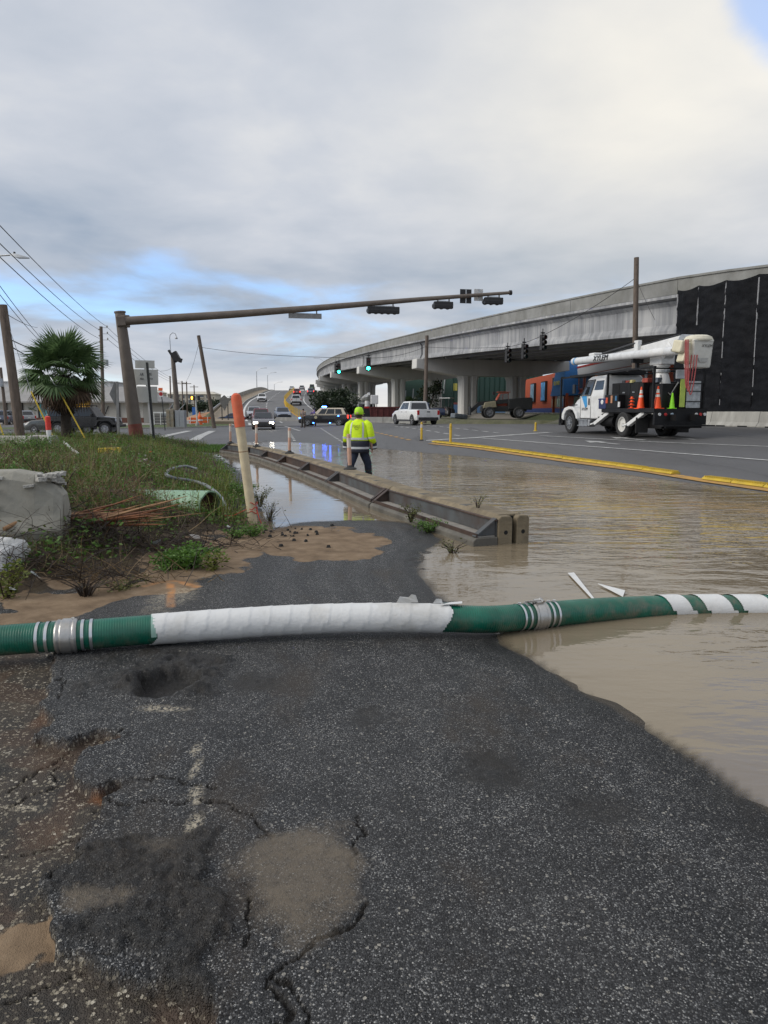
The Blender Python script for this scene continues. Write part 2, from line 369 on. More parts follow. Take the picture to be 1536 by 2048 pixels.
def znear(x, y, masks=False):
    x = np.atleast_1d(np.asarray(x, float)); y = np.atleast_1d(np.asarray(y, float)); P = np.stack([x, y], 1)
    wob = (fbm(x*1.6, y*1.6, 3, 5)-.44)*.35
    sd = sdpoly(P, FLOOD) + wob*.5*np.clip((y)/6, .3, 1)
    bi = -sdpoly(P, BANK) + (fbm(x*2.2, y*2.2, 4, 9)-.45)*.55      # >0 inside bank
    z = np.where(sd > 0, .052*(1-np.exp(-sd*.75)) + np.clip(sd-1.5, 0, 4)*.004, np.maximum(sd*.07, -.3))
    h = .40*sstep(.1, 2.6, bi) + .10*sstep(2, 9, bi)
    h = h + sstep(.2, 1.2, bi)*(fbm(x*1.3, y*1.3, 4, 2)-.45)*.22 + sstep(0, .3, bi)*(fbm(x*9, y*9, 3, 3)-.45)*.05
    shore = sstep(0, .7, sd)
    z = z + h*np.where(sd > 0, .15+.85*shore, 0)
    z = z - .35*sstep(32.2, 34, y) - .3*sstep(13, 14.5, y)*(bi < -.1)*(sd > 0)
    if not masks: return z
    # surface detail of the apron
    ap = sstep(.15, -.05, bi); Z0 = np.zeros_like(z); old, lump, rough2, dk, ca, mud, clay, pwn = [Z0.copy() for _ in range(8)]; m4n = Z0+9
    fg = np.where(y < 4.9)[0]
    if len(fg):
        X, Y, Q = x[fg], y[fg], P[fg]; zz = z[fg]; A_ = ap[fg]; near = 1-sstep(3.6, 4.8, Y)
        ov = -sdpoly(Q, OVER) + (fbm(X*14, Y*14, 5, 11)-.46)*.085
        ol = 1-sstep(-.003, .007, ov)
        zz = zz - .052*ol*A_
        rim = np.exp(-((ov-.02)/.035)**2)*(1-ol)
        zz = zz + near*rim*.030*(fbm(X*26, Y*26, 3, 12)-.36)*A_
        zz = zz + ol*near*.030*(fbm(X*5, Y*5, 4, 13)-.45)
        lu = -sdpoly(Q, LUMP) + (fbm(X*9, Y*9, 4, 21)-.45)*.26
        lp = sstep(0, .05, lu)
        zz = zz + lp*(.016+.055*(fbm(X*9, Y*9, 4, 22)-.42)+.030*(fbm(X*40, Y*40, 3, 23)-.42))*A_
        e = ell(Q, 335, 1366, 60, 26); e2 = ell(Q, 325, 1348, 165, 52)+(fbm(X*6, Y*6, 4, 33)-.45)*1.3
        pot = 1-sstep(.8, 1.1, e+(fbm(X*12, Y*12, 4, 31)-.45)*.8)
        r2 = (1-sstep(.45, 1.05, e2)); ring = np.exp(-((e-1.25)/.28)**2)
        zz = zz + r2*(1-pot)*(.012+.075*(fbm(X*10, Y*10, 4, 32)-.40)+.05*(fbm(X*30, Y*30, 3, 34)-.42)) + ring*.045*fbm(X*13, Y*13, 3, 36)*(1-pot) - pot*(.050+.02*(fbm(X*20, Y*20, 3, 30)-.45))
        e4 = ell(Q, 510, 1360, 70, 20)+(fbm(X*9, Y*9, 3, 35)-.45)*.6; e5 = ell(Q, 990, 1530, 90, 45)+(fbm(X*7, Y*7, 3, 36)-.45)*.9; e6 = ell(Q, 1200, 1600, 90, 40)+(fbm(X*7, Y*7, 3, 37)-.45)*.9; e8 = ell(Q, 745, 1425, 60, 22)+(fbm(X*9, Y*9, 3, 47)-.45)*.9
        d_ = np.maximum.reduce([1-sstep(.4, 1.1, e4), .85*(1-sstep(.5, 1.1, e5)), .6*(1-sstep(.5, 1.1, e6)), .7*(1-sstep(.4, 1.1, e8))])
        zz = zz - .012*np.maximum(1-sstep(.4, 1.1, e5), 1-sstep(.4, 1.1, e6)) + d_*.02*(fbm(X*24, Y*24, 3, 48)-.45)
        cc = np.zeros_like(zz); W_ = np.stack([(fbm(X*10, Y*10, 5, 40)-.46)*.15, (fbm(X*10+9, Y*10, 5, 60)-.46)*.15], 1)
        for i, c in enumerate(CRACKS):
            d = sdline(Q+W_, c); wd = .007 if i < 1 else .005; k = 1-sstep(wd*.5, wd*1.5, d); cc = np.maximum(cc, k)
            if i < 2 or i == 4: zz = zz + near*.010*np.exp(-(d/.035)**2)*(fbm(X*8, Y*8, 3, 91)-.2)
        zz = zz - cc*.013 + A_*(fbm(X*2.5, Y*2.5, 3, 50)-.45)*.030*near
        m1 = ell(Q, 600, 1735, 150, 110)+(fbm(X*4.5, Y*4.5, 5, 51)-.46)*1.9; m2 = ell(Q, 185, 1795, 75, 34)+(fbm(X*8, Y*8, 4, 52)-.45)*1.6
        m3 = ell(Q, 330, 1690, 55, 34)+(fbm(X*8, Y*8, 4, 53)-.45)*1.8; m4 = ell(Q, 60, 1850, 120, 60)+(fbm(X*7, Y*7, 4, 54)-.45)*1.6
        md = np.maximum.reduce([1-sstep(.25, 1.25, m1), .8*(1-sstep(.3, 1.2, m2)), .5*(1-sstep(.3, 1.2, m3))])
        zz = np.where(md > .3, zz*(1-.75*md)+.75*md*np.where(m1 < m2, .052, .05), zz)
        o1 = ell(Q, 218, 1578, 40, 12)+(fbm(X*16, Y*16, 3, 59)-.45)*.8; o2 = ell(Q, 225, 1472, 40, 12)+(fbm(X*16, Y*16, 3, 61)-.45)*.8; o3 = ell(Q, 90, 1420, 30, 22)+(fbm(X*16, Y*16, 3, 62)-.45)*.8
        cl = np.maximum.reduce([1-sstep(.5, 1.1, o1), .7*(1-sstep(.5, 1.1, o2)), .4*(1-sstep(.5, 1.1, o3)), .16*sstep(.5, .62, fbm(X*4, Y*4, 4, 63))])*ol
        pw_ = np.zeros_like(zz)
        for (px, py, rx, ry) in ((392, 1495, 12, 14), (391, 1530, 11, 24), (392, 1578, 16, 18), (394, 1596, 14, 9), (388, 1640, 20, 24), (40, 1590, 60, 5), (330, 1415, 60, 6)): pw_ = np.maximum(pw_, 1-sstep(.3, 1.2, ell(Q, px, py, rx, ry)))
        z[fg] = zz; old[fg] = ol; lump[fg] = lp; rough2[fg] = r2; dk[fg] = d_; ca[fg] = cc; mud[fg] = md; clay[fg] = cl; pwn[fg] = pw_; m4n[fg] = m4
    e7 = ell(P, 850, 1112, 45, 22)+(fbm(x*7, y*7, 3, 38)-.45)*.6
    dk = np.maximum(dk, 1-sstep(.6, 1.1, e7)); z = z + (1-sstep(.6, 1.1, e7))*.04*(fbm(x*10, y*10, 3, 39)-.4)
    # masks
    s1 = ell(P, 640, 1082, 150, 30, .04)+(fbm(x*3, y*3, 4, 55)-.46)*.8; s2 = ell(P, 560, 1065, 120, 22, .04)+(fbm(x*3, y*3, 4, 56)-.46)*.6
    edge = sstep(-.62, -.30, bi+(fbm(x*2.5, y*2.5, 4, 57)-.46)*.5)*(1-sstep(.05, .6, bi+(fbm(x*5, y*5, 4, 58)-.46)*1.4))*(y < 11)*(x < -.9)
    sand = np.clip(np.maximum.reduce([(1-sstep(.75, 1.05, s1))*.95, (1-sstep(.75, 1.05, s2))*.9, edge]), 0, 1)
    sand = np.maximum(sand, .85*(1-sstep(.5, 1.2, m4n))*old)
    soil = sstep(.1, .5, bi)
    pw = pwn
    fan = ell(P, 345, 1195, 46, 26)+(fbm(x*6, y*25, 3, 70)-.45)*1.2
    pw = np.maximum(pw, .55*(1-sstep(.5, 1.1, fan)))
    po = np.zeros_like(z)
    for l, w in (([(340, 1166), (342, 1180), (341, 1212)], .045), ([(290, 1172), (312, 1165), (340, 1161)], .05), ([(340, 1161), (365, 1164), (392, 1172)], .05)):
        po = np.maximum(po, 1-sstep(w*.4, w, sdline(P, g2(l, .05))))
    fade = np.clip((fbm(x*13, y*13, 3, 71)-.2)*2.2, 0, 1); po = po*fade
    wet = (1-sstep(.05, .40, sd+(fbm(x*3, y*3, 3, 73)-.45)*.3))*(1-.6*soil)
    silt = (1-sstep(-.05, .005, sd+(fbm(x*5, y*5, 3, 72)-.45)*.10))*.8
    a = np.stack([old*ap, sand, soil, mud], 1); b = np.stack([np.maximum.reduce([lump*.7, rough2*.9, dk])*ap, pw*ap, po*ap, wet], 1); c = np.stack([silt, clay, ca, np.ones_like(z)], 1)
    return z, a, b, c, sd, bi

def ground_material():
    n = NT('wet asphalt, sand and soil'); co = n.co
    old, sand, soil, mud = n.attr('mask_a'); lump, pw, po, wet = n.attr('mask_b'); silt, clay, crack, _ = n.attr('mask_c')
    # fresh overlay: black binder with pale chips
    wq = n.mapping((1, 1, .8)); v = n.voro(185, wq); v2 = n.voro(85, n.mapping((1, 1, .8), loc=(3, 1, 0)))
    sv = n.n('ShaderNodeSeparateColor'); n.l(v.outputs['Color'], sv.inputs[0]); sv2 = n.n('ShaderNodeSeparateColor'); n.l(v2.outputs['Color'], sv2.inputs[0])
    patch = n.noise(2.2, 5, .6)
    chip = n.math('MULTIPLY', n.math('LESS_THAN', v.outputs['Distance'], n.math('MULTIPLY', sv.outputs[1], .74)), n.math('GREATER_THAN', sv.outputs[0], n.ramp(patch, ((.32, .72), (.5, .52), (.68, .36)))))
    chip = n.math('MULTIPLY', chip, n.math('SUBTRACT', 1.0, n.math('MULTIPLY', lump, .75)))
    tone = n.ramp(sv.outputs[2], ((0, (.045, .047, .05)), (.45, (.13, .132, .136)), (.78, (.33, .33, .325)), (1, (.58, .57, .54))))
    binder = n.ramp(patch, ((.25, (.010, .0105, .0115)), (.75, (.024, .0245, .026))))
    binder = n.mix(n.ramp(n.noise(30, 3), ((.45, 0.0), (.7, .5))), binder, (.05, .05, .05))
    # every cell is a stone: most are black with binder, some worn grey, a few pale
    stone = n.ramp(n.math('ADD', n.math('MULTIPLY', sv.outputs[2], .85), n.math('MULTIPLY', patch, .22)), ((.30, (.011, .0115, .0125)), (.55, (.028, .0285, .030)), (.72, (.075, .076, .079)), (.88, (.16, .16, .16)), (1.0, (.30, .295, .28))))
    gap = n.ramp(v.outputs['Distance'], ((.30, 0.0), (.62, 1.0)))
    body = n.mix(n.math('MULTIPLY', gap, .85), stone, binder)
    big = n.math('MULTIPLY', n.math('LESS_THAN', v2.outputs['Distance'], n.math('MULTIPLY', sv2.outputs[1], .55)), n.math('GREATER_THAN', sv2.outputs[0], .80))
    body = n.mix(n.math('MULTIPLY', lump, .8), body, binder)
    fresh = n.mix(n.math('MULTIPLY', chip, .8), body, tone)
    fresh = n.mix(n.math('MULTIPLY', big, n.math('SUBTRACT', .9, n.math('MULTIPLY', lump, .8))), fresh, n.ramp(sv2.outputs[2], ((0, (.09, .085, .075)), (.7, (.26, .25, .23)), (1, (.45, .42, .36)))))
    film = n.ramp(n.noise(.7, 5, .6, n.mapping((1, .5, 1), loc=(1, 7, 0))), ((.45, 0.0), (.7, .20)))
    fresh = n.mix(film, fresh, (.095, .09, .085))
    stain = n.ramp(n.noise(1.6, 6, .66, n.mapping((1, .6, 1), loc=(4, 2, 0))), ((.54, 0.0), (.68, .6)))
    fresh = n.mix(stain, fresh, (.055, .042, .03))
    # worn base course: brown with yellow-white pebbles
    chip2 = n.math('MULTIPLY', n.math('LESS_THAN', v2.outputs['Distance'], n.math('MULTIPLY', sv2.outputs[1], .75)), n.math('GREATER_THAN', sv2.outputs[0], .45))
    tone2 = n.ramp(sv2.outputs[2], ((0, (.10, .085, .065)), (.5, (.20, .175, .13)), (.85, (.34, .30, .23)), (1, (.5, .46, .38))))
    oldc = n.mix(chip2, n.ramp(n.noise(3.5, 5, .6), ((.35, (.034, .032, .029)), (.6, (.066, .053, .041)), (.78, (.105, .074, .050)))), tone2)
    c = n.mix(old, fresh, oldc)
    rough = n.math('MULTIPLY_ADD', patch, .25, .42)
    brown = n.mix(n.noise(28, 5, .7), (.010, .010, .010), (.050, .043, .035))
    c = n.mix(n.math('MULTIPLY', lump, n.ramp(n.noise(9, 5, .6), ((.35, .2), (.65, .9)))), c, brown)
    c = n.mix(crack, c, (.012, .010, .008))
    c = n.mix(n.math('MULTIPLY', clay, .85), c, (.20, .085, .035))
    orange = n.mix(n.noise(8, 4), (.55, .20, .05), (.42, .26, .13))
    wp = n.math('MULTIPLY', n.math('MULTIPLY', pw, n.ramp(n.noise(55, 4, .75), ((.46, 0.0), (.54, 1.0)))), .85)
    sandc = n.ramp(n.noise(5, 7, .65), ((.3, (.125, .085, .052)), (.55, (.22, .155, .098)), (.75, (.29, .215, .142))))
    sandc = n.mix(n.ramp(n.noise(160, 2), ((.55, 0.0), (.8, .5))), sandc, (.10, .075, .05))
    dirt = n.ramp(n.noise(6, 7, .7), ((.28, (.022, .017, .012)), (.5, (.065, .047, .030)), (.68, (.10, .078, .045)), (.8, (.06, .075, .02))))
    se = n.ramp(n.math('ADD', sand, n.math('MULTIPLY', n.math('SUBTRACT', n.noise(14, 5, .65), .5), .55)), ((.42, 0.0), (.58, 1.0)))
    c = n.mix(soil, c, dirt); c = n.mix(se, c, sandc); c = n.mix(wp, c, (.52, .46, .35)); c = n.mix(n.math('MULTIPLY', po, .9), c, orange)
    me = n.ramp(n.math('ADD', mud, n.math('MULTIPLY', n.math('SUBTRACT', n.noise(38, 5, .75), .5), 1.3)), ((.20, 0.0), (1.15, 1.0)))
    c = n.mix(n.math('MULTIPLY', me, n.ramp(n.noise(11, 5, .7), ((.3, .55), (.6, .95)))), c, n.mix(n.noise(4, 4), (.105, .085, .062), (.16, .13, .094)))
    c = n.mix(n.math('MULTIPLY', silt, .8), c, (.17, .135, .095))
    dark = n.math('SUBTRACT', 1.0, n.math('MULTIPLY', wet, .45))
    dk = n.n('ShaderNodeVectorMath'); dk.operation = 'SCALE'; n.l(c, dk.inputs[0]); n.l(dark, dk.inputs['Scale'])
    n.set('Base Color', dk.outputs[0])
    rough = n.math('ADD', rough, n.math('MULTIPLY', n.math('MAXIMUM', se, soil), .35))
    rough = n.math('SUBTRACT', rough, n.math('MULTIPLY', wet, .14)); rough = n.math('SUBTRACT', rough, n.math('MULTIPLY', lump, .14)); rough = n.math('SUBTRACT', rough, n.math('MULTIPLY', me, .12), clamp=True)
    n.set('Roughness', rough)
    stones = n.math('SUBTRACT', 1.0, n.math('MINIMUM', n.math('MULTIPLY', v.outputs['Distance'], 1.6), 1.0))
    h = n.math('ADD', n.math('MULTIPLY', stones, .55), n.math('MULTIPLY', n.noise(60, 4, .65), .9))
    h = n.math('MULTIPLY', h, n.math('SUBTRACT', 1.0, n.math('MULTIPLY', n.math('MAXIMUM', me, se), .75)))
    n.bump(h, .009, 1.0); n.bsdf.inputs['Specular IOR Level'].default_value = .24
    return n.m
def build_near_ground():
    t = np.concatenate([np.linspace(-1.7, -.68, 60)[:-1], np.linspace(-.68, .68, 560), np.linspace(.68, 1.3, 24)[1:]])
    ys = [.35]
    while ys[-1] < 13: ys.append(ys[-1]+.0042*(ys[-1]+.35))
    while ys[-1] < 34.4: ys.append(ys[-1]+.011*ys[-1])
    ys = np.array(ys); YY, TT = np.meshgrid(ys, t, indexing='ij'); XX = TT*(YY+.8)
    x, y = XX.ravel(), YY.ravel()
    z, a, b, c, sd, bi = znear(x, y, True)
    nr, nc = YY.shape; i = np.arange((nr-1)*(nc-1)); r, q = i//(nc-1), i % (nc-1); v0 = r*nc+q
    f = np.stack([v0, v0+1, v0+nc+1, v0+nc], 1)
    fx, fy, fs, fb = x[f].mean(1), y[f].mean(1), sd[f].mean(1), bi[f].mean(1)
    bx = np.interp(fy, [p[1] for p in BAR], [p[0] for p in BAR]) + .3
    keep = (fs > -.9) & np.where(fy > 8.3, fx < bx, fx < 6)
    M = ground_material()
    for nm, sel, lab in (('asphalt_apron', keep & (fb < .25), None), ('earth_bank', keep & (fb >= .25), None)):
        ff = f[sel]; u, inv = np.unique(ff, return_inverse=True)
        o = rawmesh(nm, np.stack([x, y, z], 1)[u], inv.reshape(ff.shape), M, {'mask_a': a[u], 'mask_b': b[u], 'mask_c': c[u]})
        o['kind'] = 'structure'
build_near_ground()

def build_water():
    n = NT('muddy flood water')
    dep, rip, calm, _ = n.attr('flood')
    co = n.co
    w1 = n.noise(3.0, 3, .5, n.mapping((.55, 1.25, 1), rot=(0, 0, R(8))), .6); w2 = n.noise(7.5, 3, .55, n.mapping((.5, 1.2, 1), rot=(0, 0, R(-10))), .4); w3 = n.noise(.9, 2, .5, n.mapping((.7, 1.1, 1)))
    wv = n.n('ShaderNodeTexWave'); wv.inputs['Scale'].default_value = .8; wv.inputs['Distortion'].default_value = 2.5; wv.inputs['Detail'].default_value = 1; wv.bands_direction = 'Y'
    n.l(n.mapping((1, 1, 1), rot=(0, 0, R(-14))), wv.inputs[0])
    h = n.math('ADD', n.math('MULTIPLY', w1, 1.0), n.math('MULTIPLY', w2, .42)); h = n.math('ADD', h, n.math('MULTIPLY', wv.outputs[1], .10)); h = n.math('ADD', h, n.math('MULTIPLY', w3, .8))
    gust = n.ramp(n.noise(.33, 3, .5, n.mapping((1, 1, 1), loc=(2, 5, 0))), ((.35, .45), (.65, 1.1)))
    h = n.math('MULTIPLY', h, n.math('MULTIPLY', rip, gust))
    n.bump(h, .024, 1.0)
    c = n.mix(n.noise(.8, 4, .55), (.175, .140, .094), (.24, .196, .138)); n.set('Base Color', c)
    n.set('Roughness', .03); n.set('IOR', 1.36)
    tr = n.n('ShaderNodeBsdfTransparent'); ms = n.n('ShaderNodeMixShader')
    n.l(dep, ms.inputs[0]); n.l(tr.outputs[0], ms.inputs[1]); n.l(n.bsdf.outputs[0], ms.inputs[2]); n.l(ms.outputs[0], n.out.inputs[0])
    t = np.linspace(-1.0, 3.4, 330); ys = [.3]
    while ys[-1] < 39: ys.append(ys[-1]+.010*(ys[-1]+.8))
    ys = np.concatenate([np.linspace(-1.6, .25, 12), ys]); YY, TT = np.meshgrid(ys, t, indexing='ij'); XX = TT*(np.maximum(YY, .3)+.8)
    x, y = XX.ravel(), YY.ravel(); P = np.stack([x, y], 1)
    bx = np.interp(y, [p[1] for p in BAR], [p[0] for p in BAR]); left = (x < bx+.2) | (y < 8.3)
    zg = np.where(left, znear(x, y), zroad(x, y)); sd = sdpoly(P, FLOOD)
    dep = np.clip(sstep(-.001, .005, -zg), 0, 1)
    pond = (x < bx) & (y > 8.3)
    rip = .30+.70*sstep(5.2, 8.5, y)*sstep(-1, 3, x-bx*(y > 8.3)); rip = np.where(pond, .10, rip); rip = np.where(y < 5.4, .30+.35*sstep(1.2, 3.5, x), rip)
    rip = rip*(1+.9*sstep(6.5, 9, y)*sstep(1.5, 4, x)*(1-sstep(16, 26, y)))*(1-.5*sstep(22, 34, y))
    nr, nc = YY.shape; i = np.arange((nr-1)*(nc-1)); r, q = i//(nc-1), i % (nc-1); v0 = r*nc+q
    f = np.stack([v0, v0+1, v0+nc+1, v0+nc], 1); f = f[(sd[f].min(1) < .35) & (zg[f].min(1) < .02)]
    u, inv = np.unique(f, return_inverse=True)
    o = rawmesh('water', np.stack([x, y, np.zeros_like(x)], 1)[u], inv.reshape(f.shape), n.m, {'flood': np.stack([dep, rip, rip*0, rip*0+1], 1)[u]})
    o['kind'] = 'structure'
build_water()

def road_material(name, base, lanes=True):
    n = NT(name)
    w = n.noise(.35, 6, .6, n.mapping((1, .25, 1), rot=(0, 0, R(12.6)))); s = n.noise(3, 5, .65)
    c = n.ramp(n.math('ADD', n.math('MULTIPLY', w, .65), n.math('MULTIPLY', s, .35)), ((.34, tuple(k*.62 for k in base)), (.5, base), (.68, tuple(k*1.35 for k in base))))
    v = n.voro(70); c = n.mix(n.ramp(v.outputs['Distance'], ((.2, .35), (.5, 0.0))), c, tuple(k*2.0 for k in base))
    seam = n.ramp(n.noise(1.2, 5, .7, n.mapping((1, .06, 1), rot=(0, 0, R(12.6)), loc=(3, 2, 0))), ((.60, 0.0), (.66, .6)))
    c = n.mix(seam, c, tuple(k*.45 for k in base))
    n.set('Base Color', c); n.set('Roughness', n.math('MULTIPLY_ADD', s, .3, .5)); n.bump(n.noise(60, 4, .6), .004)
    return n.m
M_ROAD = road_material('worn road asphalt', (.088, .086, .086)); M_RAMP = road_material('worn ramp asphalt', (.115, .110, .106))
def grid_sheet(name, xs, ys, zf, m, keepf=None, kind='structure'):
    YY, XX = np.meshgrid(ys, xs, indexing='ij'); x, y = XX.ravel(), YY.ravel(); z = zf(x, y); nr, nc = YY.shape
    i = np.arange((nr-1)*(nc-1)); r, q = i//(nc-1), i % (nc-1); v0 = r*nc+q; f = np.stack([v0, v0+1, v0+nc+1, v0+nc], 1)
    if keepf is not None: f = f[keepf(x[f].mean(1), y[f].mean(1))]
    u, inv = np.unique(f, return_inverse=True)
    o = rawmesh(name, np.stack([x, y, z], 1)[u], inv.reshape(f.shape), m); o['kind'] = kind; return o
def keep_road(x, y):
    P = np.stack([x, y], 1); sd = sdpoly(P, FLOOD); bk = -sdpoly(P, BANK)
    bx = np.interp(y, [p[1] for p in BAR], [p[0] for p in BAR])
    left = (y < 27.5) & (x < bx+.15)
    near = (y < 8.6) & (x < 6.5-.1*y)
    return ~left & ~near & (bk < .5) & ((x < 25) | (y > 40))
grid_sheet('road', np.arange(-70, 46, .5), np.arange(-2, 80.1, .5), zroad, M_ROAD, keep_road)
def zr(x, y): return float(zroad(x, y)[0])
def GR(px, py):
    z = .1
    for _ in range(12):
        p = G(px, py, z); z = zr(p.x, p.y)
    return Vector((p.x, p.y, z))
# base terrain: lots, verges and everything out to the horizon
def terrain_material():
    n = NT('grass verges and gravel lots')
    a = n.noise(.035, 5, .6); g = n.ramp(n.noise(.8, 6, .7), ((.3, (.035, .05, .018)), (.7, (.085, .10, .04)))); lot = n.ramp(n.noise(.3, 5, .6), ((.3, (.16, .145, .125)), (.7, (.27, .25, .22))))
    c = n.mix(n.ramp(a, ((.46, 0.0), (.52, 1.0))), g, lot); n.set('Base Color', c); n.set('Roughness', .9); n.bump(n.noise(6, 4), .04); return n.m
def zterr(x, y):
    under = sstep(46, 60, y)*sstep(19.5, 24, x+.22*(y-34))*1.0
    return -.10 + under*1.35*np.ones_like(x)
grid_sheet('ground', np.concatenate([[-3500, -1500, -700, -400], np.arange(-240, 241, 4), [400, 700, 1500, 3500]]).astype(float),
           np.concatenate([[-400, -100, -20], np.arange(-4, 400, 4), [480, 600, 900, 1500, 2500, 4500]]).astype(float), zterr, terrain_material(), lambda x, y: ~((y < 34) & (x > -20) & (x < 19)))
# ------------------------------------------------------------------ road paint
M_WPAINT = mat('worn white road paint', (.55, .55, .53), .7, var=.15, scale=8, dirt=(.12, .12, .12), dirtamt=.75)
M_YPAINT = mat('worn orange yellow road paint', (.50, .27, .05), .7, var=.15, scale=8, dirt=(.13, .10, .07), dirtamt=.6)
def resample(pts, step):
    pts = [Vector(p) for p in pts]; out = [pts[0]]
    for a, b in zip(pts[:-1], pts[1:]):
        k = max(1, int((b-a).length/step)); out += [a.lerp(b, i/k) for i in range(1, k+1)]
    return out
def marking(pts, w, m=None, zf=None, lift=.014, name='road_marking'):
    pts = resample([Vector((p[0], p[1], 0)) for p in pts], .5); L_, R_ = [], []
    for i, p in enumerate(pts):
        t = (pts[min(i+1, len(pts)-1)]-pts[max(i-1, 0)]).normalized(); nn = Vector((t.y, -t.x, 0))*w/2
        for s, l in ((-1, L_), (1, R_)):
            q = p+nn*s; q.z = (zf or zr)(q.x, q.y)+lift; l.append(q)
    b = MB(); b.add(L_+R_, [(i, i+1, len(pts)+i+1, len(pts)+i) for i in range(len(pts)-1)])
    o = b.build(name, m or M_WPAINT); o['kind'] = 'structure'; return o
marking([GR(1700, 938), GR(1536, 921), GR(1290, 901), GR(1100, 885.5), GR(965, 874.5)], .16)
marking([GR(1700, 901.5), GR(1536, 892), GR(1300, 878.5), GR(1080, 866)], .15)
marking([GR(852, 881.5), GR(950, 873), GR(1100, 863)], .5)
YELW = [GR(862, 887.5), GR(953, 897), GR(1100, 918), GR(1300, 944), GR(1410, 962), GR(1536, 980), GR(1700, 1003)]
YELW = [Vector(p) for p in YELW]
marking([p+Vector((-.02, -.05, 0)) for p in YELW], .34, M_YPAINT, lift=.02)
marking([GR(1536, 1000), GR(1700, 1024)], .3, M_YPAINT)
for a, b in (((300, 881), (335, 871)), ((335, 871), (378, 862)), ((388, 881), (402, 872)), ((402, 872), (425, 862))): marking([GR(*a), GR(*b)], .55)
for (a, b, k, w, m) in (((578, 862), (590, 886), 10, .14, None), ((642, 857), (690, 888), 13, .14, None), ((745, 864), (826, 882), 8, .18, M_YPAINT), ((790, 853), (930, 868), 9, .13, None), ((830, 850), (1010, 862), 11, .13, None), ((548, 846), (600, 862), 1, .2, None)):
    p, q = GR(*a), GR(*b)
    for i in range(k): marking([p.lerp(q, i/k), p.lerp(q, (i+.55)/k) if k > 1 else q], w, m)
def arrow(px, py, L=2.6, flip=1):
    c = GR(px, py); u = Vector((U.x, U.y, 0)); v = Vector((V.x, V.y, 0))
    poly = [(-.09, 0), (.09, 0), (.09, 1.5), (.36, 1.5), (0, L), (-.36, 1.5), (-.09, 1.5)]
    b = MB(); vs = []
    for x, y in poly:
        p = c+v*x+u*y; vs.append((p.x, p.y, zr(p.x, p.y)+.016))
    b.add(vs, [tuple(range(7))]); o = b.build('road_marking', M_WPAINT); o['kind'] = 'structure'
arrow(1238, 885); arrow(1390, 875.5); arrow(1290, 875)

# ------------------------------------------------------------------ low barrier across the flood
M_BCON = mat('stained barrier concrete', (.28, .225, .145), .85, var=.3, scale=5, bump=.008, bscale=35, dirt=(.065, .052, .036), dirtamt=.8)
M_TOE = mat('wet toe and pocket shade concrete', (.13, .12, .10), .7, var=.3, scale=5, bump=.006, bscale=30, dirt=(.035, .033, .03), dirtamt=.6)
M_RUST = mat('brown weathered steel', (.060, .042, .036), .6, .25, var=.4, scale=5, bump=.003, dirt=(.12, .06, .03), dirtamt=.4)
M_BLUE = mat('faded blue grey steel', (.095, .115, .125), .65, .1, var=.3, scale=4, dirt=(.06, .042, .035), dirtamt=1.0)
M_LEDGE = mat('silty steel ledge', (.30, .28, .25), .7, var=.25, scale=6, dirt=(.10, .08, .06), dirtamt=.5)
M_HOLE = mat('deep shadow cavity', (.01, .01, .01), .9, var=0)
names = ['nearest segment, its open end showing a slot', 'second segment from its open end', 'third segment from its open end', 'fourth segment from its open end', 'fifth segment from its open end', 'sixth segment from its open end', 'far end segment beside the grass bank']
